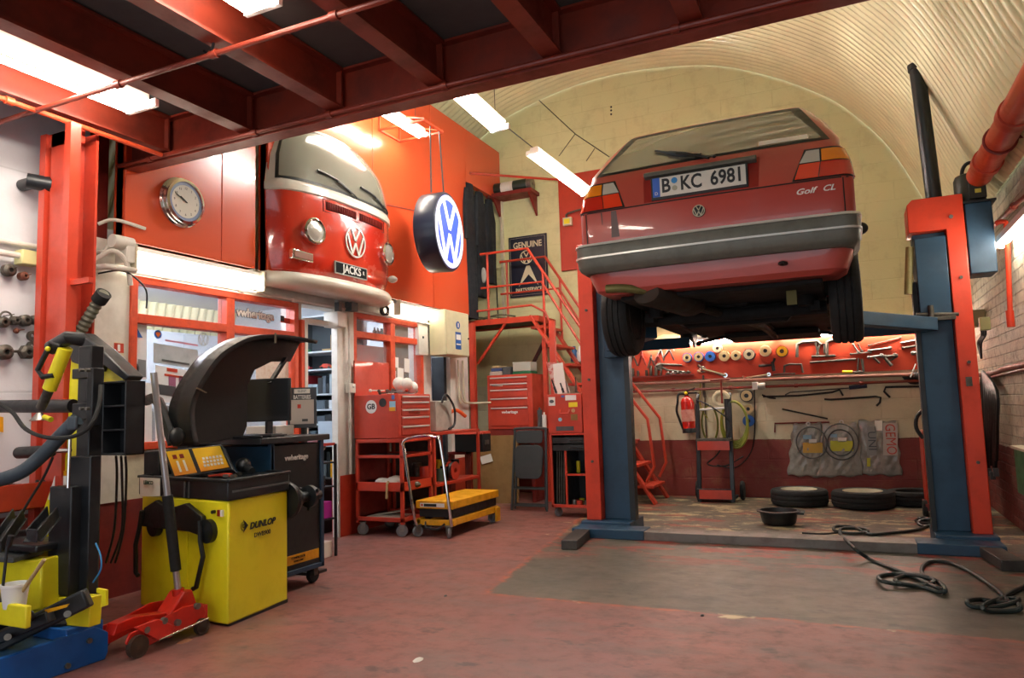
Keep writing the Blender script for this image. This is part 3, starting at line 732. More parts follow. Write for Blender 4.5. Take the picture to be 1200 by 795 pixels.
lp('foot', B().bar((-2.18, 6.15, .036), (-2.08, 5.45, .036), .13, .07), mat('foot_steel', '#3f3b38', .45, .4, dirt=.6, dcol='#6d665a'), bevel=.004)
lp('foot', B().bar((.78, 6.15, .036), (.86, 5.55, .036), .13, .07), MATS['foot_steel'], bevel=.004)
for z in (.62, 1.36, 2.0):
    lp('cover_screw', B().cyl((-2.15, 6.285, z), (-2.15, 6.30, z), .012), OLDS); lp('cover_screw', B().cyl((.82, 6.305, z), (.82, 6.32, z), .012), OLDS)
lp('cover_screw', B().cyl((.79, 6.305, 2.47), (.79, 6.32, 2.47), .014), STL)
# motor and tank on the right post
lp('oil_tank', B().box(.885, 1.06, 6.33, 6.6, 2.02, 2.56), BLU, bevel=.008)
lp('tank_lid', B().box(.875, 1.09, 6.32, 6.62, 2.56, 2.575), BLK)
lp('motor', B().lathe([(0, 0), (.105, 0), (.105, .2), (.09, .235), (.05, .25), (0, .25)], (.95, 6.49, 2.575), EZ, 28).box(.93, 1.04, 6.36, 6.41, 2.60, 2.73), mat('motor_olive', '#23251b', .4, dirt=.3), bevel=.003)
lp('motor_label', B().box(.965, 1.005, 6.356, 6.361, 2.64, 2.67), mat('label_yellow_green', '#c0bf4a', .5))
lp('motor_hose', B().torus((.97, 6.50, 2.82), (0, 1, 0), .075, .014, ru=.8, rv=1.3, a0=-.2, a1=pi+.2), BLK)
p, q = A(1072, 80, Y=6.55), A(1095, 236, Y=6.55)
lp('hydraulic_cylinder', B().cyl((q.x+.005, 6.55, 2.5), (p.x+.015, 6.55, p.z), .058, seg=24).cyl((p.x+.015, 6.55, p.z-.02), (p.x+.012, 6.55, p.z+.03), .066, seg=24), BLKM)
lp('release_lever', B().tube([(1.07, 6.32, 2.38), (1.12, 6.3, 2.38), (1.13, 6.3, 2.3), (1.10, 6.3, 1.66)], .018, 10, smooth=3).cyl((1.10, 6.3, 1.60), (1.10, 6.3, 1.72), .026), OL)
lp('post_label', B().box(.79, .83, 6.31, 6.32, 1.18, 1.25), OLDS)
lp('control_box', B().box(.93, 1.0, 6.45, 6.50, 1.60, 1.70), mat('olive_box', '#7c7a4a', .5), bevel=.005)
# ================================================================ van front on the wall
bus = T('van_front', 'front half of a red and white camper van mounted on the orange upper wall', 'wall decoration', (-4.25, 4.9, 2.3))
BC, BHW = 5.28, .84
BL = [(2.28, .70, .16), (2.32, .78, .21), (2.42, .81, .245), (2.70, .825, .265), (2.93, .83, .265), (2.985, .83, .26), (2.995, .84, .275), (3.05, .84, .27), (3.07, .83, .25), (3.3, .80, .20), (3.45, .74, .16), (3.55, .62, .12), (3.63, .45, .09), (3.68, .25, .06)]
def blev(z):
    for a, b in zip(BL[:-1], BL[1:]):
        if z <= b[0]:
            t = max(0, (z-a[0])/(b[0]-a[0])); return a[1]+(b[1]-a[1])*t, a[2]+(b[2]-a[2])*t
    return BL[-1][1:]
def bpt(s, z, off=0.):
    w, d = blev(z); t = min(1., abs(s)); y = w*t
    x = -.02+(d+.02)*max(0., 1-t**2.8)**.5
    if off and t > .3: y += off*.6*t
    return V((-4.25+x+off, BC+(y if s >= 0 else -y), z))
def brow(z, n=28):
    w, d = blev(z); pts = [bpt(-1+2*i/n, z) for i in range(n+1)]
    return [V((-4.26, pts[0].y, z))]+pts+[V((-4.26, pts[-1].y, z))]
VR = mat('van_red_paint', '#c4321f', .14, dirt=.05, coat=.6); VW = mat('van_white_paint', '#cfcabb', .3, dirt=.2, dcol='#9b9072', coat=.3)
zs = [2.28, 2.32, 2.42, 2.5, 2.6, 2.7, 2.8, 2.93, 2.985]; B().grid([brow(z) for z in zs]).build('nose_panel', VR, bus)
zs2 = [2.985, 2.995, 3.02, 3.05, 3.07, 3.15, 3.3, 3.4, 3.45, 3.5, 3.55, 3.6, 3.63, 3.66, 3.68]
B().grid([brow(z) for z in zs2]).build('cab_panel', VW, bus)
def bpatch(zr, sl, off, ns=24):
    rows = [[bpt((-sl(z)+2*sl(z)*i/ns), z, off) for i in range(ns+1)] for z in zr]; back = [[bpt((-sl(z)+2*sl(z)*i/ns), z, -.01) for i in range(ns+1)] for z in zr]
    b = B().grid(rows).grid(back)
    for e0, e1 in ((rows[0], back[0]), (back[-1], rows[-1]), ([r[0] for r in back], [r[0] for r in rows]), ([r[-1] for r in rows], [r[-1] for r in back])): b.grid([e0, e1])
    return b
bpatch([3.085, 3.12, 3.2, 3.3, 3.4, 3.45, 3.5, 3.55, 3.60, 3.64], lambda z: .965, .004).build('window_rubber', BLK, bus)
VG = mat('van_glass', '#6f6e64', .16, spec=.8, coat=.5)
bpatch([3.105, 3.2, 3.3, 3.4, 3.45, 3.5, 3.55, 3.59, 3.615], lambda z: .945, .008).build('windscreen', VG, bus)
for s0, s1 in ((-.02, -.55), (.66, .16)):
    w = B().tube([bpt(s0+.05, 3.08, .02), bpt(s0, 3.11, .03), bpt((s0+s1)/2, 3.17, .035)], .008, 6, smooth=3).build('wiper', BLK, bus)
    B().tube([bpt(s0-.03, 3.115, .022), bpt((s0+s1)/2, 3.19, .026), bpt(s1, 3.22, .022)], .012, 6, smooth=3).build('wiper_blade', BLK, w)
# fresh-air grille
for a, c, in ((-.46, .02), (.08, .55)):
    gb = B(); rows = [[bpt(a+(c-a)*i/8, z, .005) for i in range(9)] for z in (2.885, 2.955)]; gb.grid(rows); gr = gb.build('air_grille', mat('grille_dark_red', '#4e150e', .5), bus, solid=.006)
    s_ = B()
    for k in range(18):
        t = a+(c-a)*(k+.5)/18; s_.bar(bpt(t, 2.888, .008), bpt(t, 2.952, .008), .004, .010)
    s_.build('slats', mat('matte_dark_red_slats', '#8e2417', .7, spec=.2), gr)
B().tube([bpt(-.50, 2.865, .004), bpt(-.50, 2.975, .004), bpt(0, 2.98, .004), bpt(.6, 2.975, .004), bpt(.6, 2.865, .004), bpt(0, 2.865, .004)], .0035, 5, closed=True).build('grille_edge', mat('seam_dark_red', '#5c150e', .5), bus)
for s in (-.64, .64):
    c = bpt(s, 2.66, .01); n = V((1, .22*s, 0))
    hb = B().lathe([(.098, -.05), (.118, 0), (.115, .035), (.10, .045), (.09, .04), (.088, .03), (.088, -.05)], c, n, 32).build('headlight', CHR, bus)
    B().lathe([(0, .056), (.045, .051), (.088, .035), (.088, .02), (0, .02)], c, n, 28).build('headlight_glass', mat('ribbed_headlight_glass', '#b9b8ad', .2, .2, bump=.6, scale=4, coat=.6), hb)
c = bpt(.0, 2.67, .002); emblem('nose_emblem', c, EY, EZ, .145, VW, bus, .008, wr=.10)
ib = B().box(-4.06, -4.015, BC-.78, BC-.53, 2.39, 2.47).build('indicator', CHR, bus, bevel=.006); B().box(-4.03, -4.008, BC-.765, BC-.545, 2.403, 2.457).build('indicator_lens', mat('dull_amber_lens', '#8a5a48', .3), ib, bevel=.003)
ib = B().sph((-4.06, BC+.70, 2.44), .05, sz=.7).build('indicator', mat('side_lens', '#a09a90', .3), bus)
c = bpt(-.02, 2.40, .004); pl = B().box(c.x, c.x+.012, c.y-.25, c.y+.20, 2.35, 2.45).build('number_plate', BLK, bus, bevel=.002)
B().box(c.x+.002, c.x+.0135, c.y-.256, c.y+.206, 2.345, 2.455).build('plate_rim', mat('plate_edge', '#a8a39a', .5), pl)
B().box(c.x+.003, c.x+.0145, c.y-.247, c.y+.197, 2.354, 2.446).build('plate_face', mat('matte_black_plate', '#0e0f10', .8, spec=.15), pl)
text('lettering', 'JACKS', (c.x+.0145, c.y-.02, 2.40), EY, EZ, .072, WHT, pl, sx=.95, bold=.02); text('lettering', 'R', (c.x+.0145, c.y+.15, 2.40), EY, EZ, .035, WHT, pl, sx=.9)
rows = []
for z, d, w in ((2.165, .24, .80), (2.18, .27, .88), (2.21, .31, .90), (2.25, .315, .90), (2.29, .29, .88), (2.30, .22, .80)):
    r = []
    for i in range(29):
        s = -1+2*i/28; r.append(V((-4.25+d*max(.02, 1-abs(s)**4)**.5-.08*s*s, BC-.04+w*s, z)))
    rows.append(r)
back = [[V((-4.22, p.y, p.z)) for p in rows[0]], [V((-4.22, p.y, p.z)) for p in rows[-1]]]
b = B().grid([back[0]]+rows+[back[1]]); b.build('bumper', VW, bus, solid=.006, angle=50)
# ================================================================ round hanging sign and its bracket
sn = T('round_light_sign', 'round blue and white lit emblem sign hanging on chains before the orange wall', 'sign', (-3.72, 6.37, 2.54))
nrm = V((cos(radians(8)), sin(radians(8)), 0)); su = V((-nrm.y, nrm.x, 0)); cs_ = V((-3.62, 6.38, 2.95))
B().lathe([(0, -.24), (.38, -.24), (.405, -.225), (.41, -.02), (.40, 0), (.38, 0), (.378, -.01), (0, -.01)], cs_, nrm, 64).build('drum', mat('sign_navy_rim', '#141c30', .35, coat=.2), sn)
SB = emit('sign_face_blue', '#1f44c8', .35, '#1c3cae'); SWt = emit('sign_letters_white', '#f2f4ff', .55, '#b8b8b8')
B().prism(circ(.378, 64), cs_-nrm*.009, su, EZ, nrm*.006).build('blue_face', SB, sn)
emblem('white_letters', cs_-nrm*.004, su, EZ, .374, SWt, sn, .008, wr=.13)
brk = T('sign_bracket', 'small red bar bracket on the orange wall holding the round sign on chains', 'bracket', (-4.2, 6.3, 3.75))
bz = A(508, 152, X=-3.75).z
ys_ = (6.05, 6.42); b = B()
for y in ys_: b.bar((-4.25, y, bz), (-3.7, y, bz), .02)
b.bar((-3.7, ys_[0], bz), (-3.7, ys_[1], bz), .02).bar((-4.24, ys_[0], bz), (-4.24, ys_[1], bz), .02)
for y in ys_: b.bar((-4.24, y, bz), (-4.24, y, bz+.16), .016); b.bar((-4.24, y, bz+.16), (-3.7, y, bz+.02), .012)
b.build('bracket_frame', ORF, brk)
for dy, y in ((-.12, 6.2), (.14, 6.38)): B().tube([(-3.72, y, bz), (-3.73, 6.33+dy, 3.34)], .008, 6).build('chain', BLK, brk)
def pxbox(b, x0, x1, xr, yt, yb, Y, fy=None):
    """upright box: front face x0..x1 / yt..yb on the plane Y, its right side reaching back to xr"""
    ym = (yt+yb)/2; X0, X1 = A(x0, ym, Y=Y).x, A(x1, ym, Y=Y).x; Y1 = A(xr, ym, X=X1).y
    return b.box(X0, X1, Y, Y1, A(x1, yb, Y=Y).z, A(x1, yt, Y=Y).z)
# ================================================================ wheel balancer
def thingmesh(name, b, m, label, cat, group=None, **k): return tag(b.build(name, m, **k), label, cat, group)
wb = T('wheel_balancer', 'yellow and black wheel balancing machine with its black guard raised', 'wheel balancer', (-3.5, 3.2, 0))
FL, FR, BR, BLp = V((-3.95, 3.10, 0)), A(267, 736, Z=0), V((-3.15, 3.48, 0)), V((-3.97, 3.60, 0))
def plan(b, pts, z0, z1):
    pts = [(p[0], p[1]) for p in pts]; b.prism(pts, (0, 0, z0), EX, EY, (0, 0, z1-z0)); return b
CH = (FR-FL).lerp(V((0, 0, 0)), 0)
m1 = FL.lerp(FR, .86)
plan(B(), [FL, m1+V((0, -.012, 0)), FR, BR, BLp], .012, .665).build('body', YEL, wb, bevel=.012)
plan(B(), [FL+V((.01, .02, 0)), FR+V((-.01, .02, 0)), BR, BLp], 0, .02).build('base', BLK, wb)
B().bar(FL.lerp(FR, .58)+V((0, -.012, .03)), FL.lerp(FR, .58)+V((0, -.012, .64)), .012, .01).build('front_ridge', YEL, wb)
tpts = [FL+V((-.03, .0, 0)), FR+V((.01, -.015, 0)), BR+V((.015, 0, 0)), BLp+V((-.03, 0, 0))]
b = B(); plan(b, tpts, .665, .772); b.build('top_tray', BLKM, wb, bevel=.008)
b = B()
for i in range(4):
    p, q = tpts[i], tpts[(i+1) % 4]; b.bar(V((p.x, p.y, .776)), V((q.x, q.y, .776)), .022, .016)
b.build('tray_rim', BLKM, wb, bevel=.004)
fu = (FR-FL).normalized(); fn = V((fu.y, -fu.x, 0))
B().bar(tpts[1]+V((.012, .02, .715)), tpts[2]+V((.006, 0, .715)), .004, .012).build('side_strip', GRY, wb)
B().obox(FL.lerp(FR, .55)+fn*.018+EZ*.715, fu*.004, fn*.004, EZ*.045).build('band_clip', GRY, wb); B().obox(FL.lerp(FR, .60)+fn*.018+EZ*.715, fu*.003, fn*.004, EZ*.045).build('band_clip', GRY, wb)
# console: two slanted panels
def slab(b, p4, th):
    """four corner points (front face) extruded backwards"""
    a = [V(p) for p in p4]; n = (a[1]-a[0]).cross(a[3]-a[0]).normalized(); return b.hexa([p-n*th for p in a]+a)
def quadpx(pts, Y0, dz=.1):
    return [A(x, y, Y=Y0+d) for x, y, d in pts]
c4 = quadpx([(198, 562, 0), (277, 545, 0), (262, 520, .09), (190, 528, .09)], 3.12)
c4 = [A(203, 562, Y=3.10), A(272, 550, Y=3.16), A(259, 521, Y=3.27), A(191, 528, Y=3.21)]
con = slab(B(), c4, .05).build('console', BLKM, wb, bevel=.006)
def sub4(c, u0, u1, v0, v1, off):
    f = lambda u, v: (c[0].lerp(c[1], u)).lerp(c[3].lerp(c[2], u), v)
    n = (c[1]-c[0]).cross(c[3]-c[0]).normalized(); return [f(u0, v0)+n*off, f(u1, v0)+n*off, f(u1, v1)+n*off, f(u0, v1)+n*off]
def gradmat(name, z0, z1):
    m, t, b = newmat(name); s = t.sep(t.pos()); f = t.ramp(s[2], z0, z1)
    t.l.new(t.mix(f, '#dd5a18', '#e8bd0e'), b.inputs['Base Color']); b.inputs['Roughness'].default_value = .35; return m
zz = [p.z for p in c4]; GM = gradmat('yellow_orange_keypad', min(zz)-.03, max(zz)-.06)
k1 = slab(B(), sub4(c4, .05, .43, .08, .93, .004), .004).build('display_panel', GM, con); k2 = slab(B(), sub4(c4, .50, .97, .08, .93, .004), .004).build('key_panel', GM, con)
RD = mat('dark_red_display', '#8a1a10', .3)
for u in (.13, .25): slab(B(), sub4(c4, u, u+.07, .64, .78, .006), .003).build('display_digit', RD, con)
for u in (.16, .27): slab(B(), sub4(c4, u, u+.035, .18, .56, .006), .003).build('indicator_bar', WHT, con)
for r in range(3):
    for k in range(6):
        u = .585+k*.058+r*.012; v = .22+.13*r; slab(B(), sub4(c4, u, u+.036, v, v+.08, .0065), .003).build('key', WHT, con)
B().obox(A(185, 545, Y=3.25), V((.07, 0, 0)), V((0, .05, 0)), V((0, 0, .09))).build('console_back', BLKM, wb, bevel=.01)
# tools in the tray (weights, pliers)
TY = []
for i in range(16):
    u = random.uniform(.35, .93); v = random.uniform(.18, .55); p = FL.lerp(FR, u).lerp(BLp.lerp(BR, u), v)+EZ*.775; a = random.uniform(-.5, .5)
    k = random.choice(['pliers', 'wheel_weight', 'wheel_weight', 'spanner'])
    d = V((cos(a), sin(a), 0)); L = .09 if k != 'wheel_weight' else .035
    col = [OLDS, STL, RED, OLDS][i % 4]
    b = B()
    if k == 'wheel_weight': b.bar(p-d*L/2+EZ*.012, p+d*L/2+EZ*.012, .018, .016)
    elif k == 'spanner': b.bar(p-d*L+EZ*.008, p+d*L+EZ*.008, .014, .008).cyl(p+d*L+EZ*.004, p+d*L+EZ*.014, .016)
    else:
        nn = V((-d.y, d.x, 0)); b.tube([p-d*L+nn*.03+EZ*.01, p-nn*.006+EZ*.012, p+d*L*.6-nn*.004+EZ*.01], .007, 6, smooth=2).tube([p-d*L-nn*.03+EZ*.01, p+nn*.006+EZ*.02, p+d*L*.6+nn*.004+EZ*.018], .007, 6, smooth=2)
    thingmesh(k, b, col, {'pliers': 'pair of small pliers lying in the black top tray of the yellow balancer', 'wheel_weight': 'small metal wheel weight lying in the top tray of the yellow balancer', 'spanner': 'small spanner lying in the black top tray of the yellow balancer'}[k], {'pliers': 'pliers', 'wheel_weight': 'weight', 'spanner': 'spanner'}[k], k.replace('_', ' ')+'s in the balancer tray')
# LEMCO card on the front
q4 = [A(164, 582, Y=3.03), A(187, 582, Y=3.01), A(187, 561, Y=3.01), A(164, 560, Y=3.03)]
pc = slab(B(), q4, .004).build('maker_card', PAPER, wb); text('lettering', 'LEMCO', (q4[0]+q4[2])/2+EZ*.028+fn*.008, fu, EZ, .022, mat('print_green_black', '#2c4030', .6), pc, bold=.03)
# calliper arms hanging on the front
fp = lambda u, z, o=.0: FL.lerp(FR, u)+EZ*z+fn*(.01+o)
b = B(); b.prism([(.13, .60), (.08, .49), (.15, .49), (.66, .49), (.82, .47), (.80, .58), (.62, .645), (.42, .605), (.27, .648)], FL+fn*.02, fu*(FR-FL).length, EZ, fn*.03)
hg = b.build('hook_plate', BLK, wb, bevel=.005)
for u0, pts in ((.12, [(.13, .585), (.10, .48), (.055, .38), (.065, .22), (.095, .205)]), (.7, [(.80, .56), (.81, .45), (.84, .37), (.77, .20), (.735, .19)])):
    B().tube([fp(u, z, .05) for u, z in pts], .013, 8, smooth=1).build('calliper_arm', BLK, wb)
for u in (.22, .83): B().lathe([(0, 0), (.065, 0), (.065, .03), (.02, .04), (0, .04)], fp(u, .50, .0), fn, 24).build('hook_disc', BLK, wb)
B().obox(fp(.925, .60), fu*.014, fn*.008, EZ*.017).build('power_switch', RD, wb); B().obox(fp(.95, .60), fu*.007, fn*.008, EZ*.017).build('switch_label', WHT, wb)
B().cyl(fp(.875, .605), fp(.875, .605, .02), .01).build('knob', BLK, wb)
# maker's lettering on the right side
sd = (BR-FR).normalized(); sn_ = V((sd.y, -sd.x, 0))
p = A(312, 614, X=-3.09); q = A(312, 624, X=-3.09)
text('lettering', 'DUNLOP', V((FR.x+(BR.x-FR.x)*(p.y-FR.y)/(BR.y-FR.y)+.006, p.y, p.z)), sd, EZ, .036, BLK, wb, bold=.035, sx=1.1, shear=.25); text('lettering', 'DWB900', V((FR.x+(BR.x-FR.x)*(q.y-FR.y)/(BR.y-FR.y)+.006, q.y, q.z-.008)), sd, EZ, .026, BLK, wb, sx=1.05, bold=.01)
p = A(288, 617, X=-3.09); c = V((FR.x+(BR.x-FR.x)*(p.y-FR.y)/(BR.y-FR.y)+.004, p.y, p.z))
b = B(); b.prism([(-.005, .035), (.035, 0), (-.005, -.035), (.008, 0)], c, sd, EZ, sn_*.002); b.build('arrow_mark', BLK, wb)
text('lettering', 'D', c+sd*.0, sd, EZ, .02, BLK, wb, bold=.02); B().torus(c, sn_, .024, .0018, 24, 4, a0=pi*.2, a1=pi*1.8).build('arrow_ring', BLK, wb)
# spindle and flange on the far side
ax = V((.0, 1, 0)); so = V((-3.185, 3.49, .60))
B().lathe([(0, 0), (.11, 0), (.115, .02), (.10, .05), (.06, .07), (.055, .12), (.035, .13), (.03, .32), (0, .32)], so, V((.0, 1, 0)), 32).build('spindle_flange', BLK, wb)
B().lathe([(.03, 0), (.07, .01), (.07, .04), (.05, .06), (.03, .06)], so+V((.0, .2, 0)), V((.0, 1, 0)), 24).build('clamp_nut', BLKM, wb)
for a in range(3): B().bar(so+V((.0, .225, 0)), so+V((.0, .225, 0))+V((cos(a*2.1+.5)*.09, 0, sin(a*2.1+.5)*.09)), .018).build('nut_handle', BLKM, wb)
# raised wheel guard: curved shell with a far side wall
XN, XF = -3.34, -3.50
pathpx = [(204, 524), (199, 500), (199, 478), (206, 458), (218, 438), (234, 418), (255, 404), (275, 396), (300, 394), (325, 396), (352, 401)]
near = [A(x, y, X=XF)*1.0 for x, y in pathpx]; near = [V((XN, p.y, p.z)) for p in near]; cen = V((0, 3.55, 1.12))
sh = catmull(near, 3); far_ = [V((XF, p.y, p.z)) for p in sh]
lip = [V((XN+.005, p.y+(cen.y-p.y)*.05, p.z+(cen.z-p.z)*.05)) for p in sh]
hood = B().grid([lip, sh, [p.lerp(q, .5)+V((0, 0, .004)) for p, q in zip(sh, far_)], far_]).build('wheel_guard', BLK, wb, solid=.008, angle=60)
wp_ = [p for p in far_]+[A(x, y, X=XF) for x, y in ((340, 424), (318, 424), (298, 434), (290, 452), (289, 500), (284, 512))]+[V((XF, far_[0].y+.12, far_[0].z))]; b = B(); b.prism([(p.y, p.z) for p in wp_], (XF-.008, 0, 0), EY, EZ, (.01, 0, 0)); b.build('guard_side_wall', BLK, hood)
r1, r2 = A(335, 420, X=XF+.02), A(316, 450, X=XF+.02); B().bar(r1, r2, .03, .02).build('guard_stay', BLK, hood)
for i in (4, 9): 
    p = sh[i*3-3]; B().bar(p+V((.006, 0, .008)), p+V((.008, (cen.y-p.y)*.11, (cen.z-p.z)*.11)), .012, .006).build('rim_stitch', mat('worn_tan_edge', '#6e6350', .6), hood)
B().tube([A(203, 520, X=-3.45), A(185, 470, X=-3.6), A(172, 470, X=-3.8)], .03, 8, smooth=3).build('guard_pivot_arm', BLK, wb); B().sph(A(207, 512, X=-3.38), .05, sx=.6).build('guard_hub', BLKM, wb)
B().box(-3.95, -3.85, 3.35, 3.5, .76, 1.12).build('guard_post', BLKM, wb, bevel=.006)
# ================================================================ trolley jack
jk = T('trolley_jack', 'red trolley jack with a tall silver and black handle beside the yellow balancer', 'jack', (-3.28, 2.62, 0))
JR = mat('jack_red_paint', '#cf2314', .3, dirt=.25, dcol='#5e1a10', scale=14, coat=.2)
b = B()
for x in (-3.40, -3.16):
    b.prism([(2.42, .055), (2.46, .02), (2.60, .045), (2.84, .05), (2.87, .10), (2.84, .155), (2.72, .165), (2.55, .13), (2.42, .12), (2.40, .08)], (x, 0, 0), EY, EZ, (.012, 0, 0))
b.box(-3.40, -3.15, 2.60, 2.64, .06, .12).box(-3.40, -3.15, 2.84, 2.88, .06, .14); b.build('side_frames', JR, jk, bevel=.004)
B().prism([(2.41, .10), (2.43, .15), (2.52, .16), (2.78, .12), (2.78, .08), (2.5, .11)], (-3.32, 0, 0), EY, EZ, (.07, 0, 0)).build('lifting_arm', JR, jk, bevel=.004)
B().prism([(2.43, .145), (2.56, .05), (2.64, .04), (2.66, .09), (2.56, .15)], (-3.145, 0, 0), EY, EZ, (.014, 0, 0)).build('wheel_fender', JR, jk, bevel=.004)
B().cyl((-3.34, 2.66, .085), (-3.34, 2.86, .085), .035).cyl((-3.22, 2.66, .085), (-3.22, 2.86, .085), .03).build('hydraulic_unit', BLKM, jk)
B().prism([(2.70, .12), (2.79, .22), (2.84, .22), (2.88, .12)], (-3.33, 0, 0), EY, EZ, (.11, 0, 0)).build('handle_yoke', JR, jk, bevel=.008)
for y, r, w in ((2.455, .052, .03), (2.83, .04, .025)):
    for x in (-3.425, -3.155): B().lathe([(0, -.02), (r*.3, -.02), (r*.8, -.012), (r, -.015), (r, .015), (r*.8, .012), (r*.3, .02), (0, .02)], (x+.015, y, r), EX, 22).build('wheel', mat('jack_wheel_iron', '#3b332e', .5, .5, dirt=.5, dcol='#6e4a2c'), jk)
for y, z in ((2.50, .115), (2.60, .13), (2.68, .10), (2.80, .15)): B().cyl((-3.15, y, z), (-3.13, y, z), .016).build('bolt', STL, jk)
h0 = V((-3.27, 2.80, .17)); h1 = A(180, 437, Y=2.66)
B().cyl(h0, h1, .017).build('handle', mat('silver_tube', '#bfbfc2', .28, .7), jk); B().cyl(h0.lerp(h1, .13), h0.lerp(h1, .46), .027).build('handle_grip', RUB, jk)
B().cyl(h0-EZ*.01, h0.lerp(h1, .05), .03).build('handle_socket', JR, jk)
B().cyl((-3.125, 2.56, .05), (-3.125, 2.86, .075), .005).build('side_rod', CHR, jk)
# ================================================================ tyre changer
tc = T('tyre_changer', 'tall black and yellow tyre changing machine with side arms at the left edge', 'tyre changer', (-3.55, 2.3, 0))
P_ = lambda x, y, Y: A(x, y, Y=Y)
def pxprism(name, pts, Y0, d, m, par=tc, **k):
    q = [A(x, y, Y=Y0) for x, y in pts]; b = B(); b.prism([(p.x, p.z) for p in q], (0, Y0, 0), EX, EZ, (0, d, 0)); return b.build(name, m, par, **k)
pxprism('main_cabinet', [(-60, 740), (48, 715), (48, 655), (30, 657), (-60, 650)], 2.16, .10, YEL, bevel=.01)
q = [A(x, y, Y=2.24) for x, y in ((-60, 790), (104, 736), (106, 700), (40, 700), (-60, 720))]; b = B(); b.prism([(p.x, max(p.z, .15)) for p in q], (0, 2.24, 0), EX, EZ, (0, .06, 0)); b.build('front_base', YEL, tc, bevel=.006)
pxbox(B(), -60, 30, 37, 711, 738, 1.93).build('base_shelf', YEL, tc, bevel=.006)
B().box(-4.0, -3.8, 2.1, 2.3, 0, .18).build('base_foot', BLKM, tc)
# turntable trays on top
B().box(-3.95, -3.42, 2.14, 2.26, .525, .56).build('table_top', BLKM, tc, bevel=.01)
for (xa, ya), (xb, yb_) in (((38, 628), (62, 600)), ((-4, 640), (22, 602)), ((-60, 640), (-30, 605))):
    b = B(); p, q = A(xa, ya, Y=1.98), A(xb, yb_, Y=2.14); s2 = EX*.036
    for s in (-1, 1): b.bar(p+s2*s, q+s2*s, .007, .055)
    b.bar(p-s2, p+s2, .007, .055).bar(p-EZ*.025, q-EZ*.025, .075, .007); b.build('jaw_tray', BLKM, tc, bevel=.003)
tf = [A(x, y, Z=.50) for x, y in ((-30, 655), (15, 658), (50, 648), (66, 632), (60, 612), (-30, 600))]
B().prism([(p.x, p.y) for p in tf], (0, 0, .49), EX, EY, (0, 0, .025)).build('table_flange', GRY, tc, bevel=.006)
# column
pxbox(B(), 88, 103, 119, 405, 700, 2.34).build('column', BLKM, tc, bevel=.006)
b = B(); pxbox(b, 56, 82, 100, 571, 700, 2.24); pxbox(b, 80, 104, 117, 535, 702, 2.29); b.build('column_cover', BLKM, tc, bevel=.006)
b = B(); pxbox(b, 84, 106, 121, 472, 492, 2.32); pxbox(b, 84, 106, 121, 431, 443, 2.32); pxbox(b, 101, 108, 122, 431, 500, 2.31); b.build('sliding_collar', BLKM, tc, bevel=.005)
B().cyl(A(86, 476, Y=2.38), A(-60, 477, Y=2.38), .034, seg=20).build('side_arm', BLKM, tc)
for x, y in ((98, 434), (105, 434), (98, 479), (105, 479), (85, 655), (85, 681)):
    c = A(x, y, Y=2.29); B().cyl(c, c-EY*.02, .008).build('bolt', STL, tc)
SA = mat('slate_blue_tube', '#3a4650', .4, dirt=.3, dcol='#22282c')
B().tube([P_(90, 492, 2.26), P_(74, 508, 2.24), P_(48, 535, 2.2), P_(20, 556, 2.16), P_(-30, 570, 2.12)], .033, 14, smooth=4).build('swing_arm', SA, tc)
pxbox(B(), 78, 88, 92, 488, 504, 2.22).build('arm_joint', SA, tc, bevel=.006)
B().cyl(P_(82, 515, 2.22), P_(80, 572, 2.22), .008).build('chrome_rod', CHR, tc); B().cyl(P_(22, 531, 2.3), P_(60, 529, 2.3), .03).build('cylinder', BLK, tc); B().cyl(P_(60, 529, 2.3), P_(82, 528, 2.3), .011).build('chrome_rod', CHR, tc)
# tilting rear post in yellow with black cowl
pxprism('tilt_post', [(40, 712), (50, 600), (66, 552), (78, 530), (81, 450), (84, 405), (110, 405), (146, 443), (138, 456), (116, 470), (100, 480), (96, 560), (84, 712)], 2.52, .06, YEL, bevel=.004)
pxprism('warning_label', [(69, 552), (80, 552), (80, 558), (65, 558)], 2.513, .004, YEL2); pxprism('warning_label', [(64, 558), (80, 558), (80, 586), (56, 586)], 2.512, .004, PAPER)
pxprism('cowl', [(58, 405), (72, 393), (93, 390), (119, 410), (151, 441), (146, 447), (119, 427), (116, 436), (84, 425), (78, 412)], 2.48, .09, BLKM, bevel=.008)
# pneumatic head with handle
g0, g1, g2 = P_(77, 408, 2.2), P_(58, 456, 2.2), P_(48, 478, 2.22)
B().cyl(g0, g1, .031, seg=20).build('air_cylinder', YEL, tc); B().cyl(g1, g2, .022).build('cylinder_rod', OLDS, tc)
B().tube([P_(60, 408, 2.2), P_(80, 396, 2.2), P_(95, 398, 2.26)], .034, 12).build('head_cover', BLKM, tc)
B().tube([P_(72, 406, 2.18), P_(60, 402, 2.17), P_(44, 434, 2.16), P_(50, 442, 2.16), P_(63, 440, 2.18)], .0125, 8, smooth=1).build('grab_handle', BLK, tc)
B().sph(P_(56, 409, 2.16), .012).build('yellow_button', YEL, tc)
B().cyl(P_(46, 484, 2.3), P_(46, 493, 2.3), .012, .045).build('mount_head', STL, tc); B().cyl(P_(52, 489, 2.3), P_(60, 492, 2.3), .013).build('roller', YEL, tc)
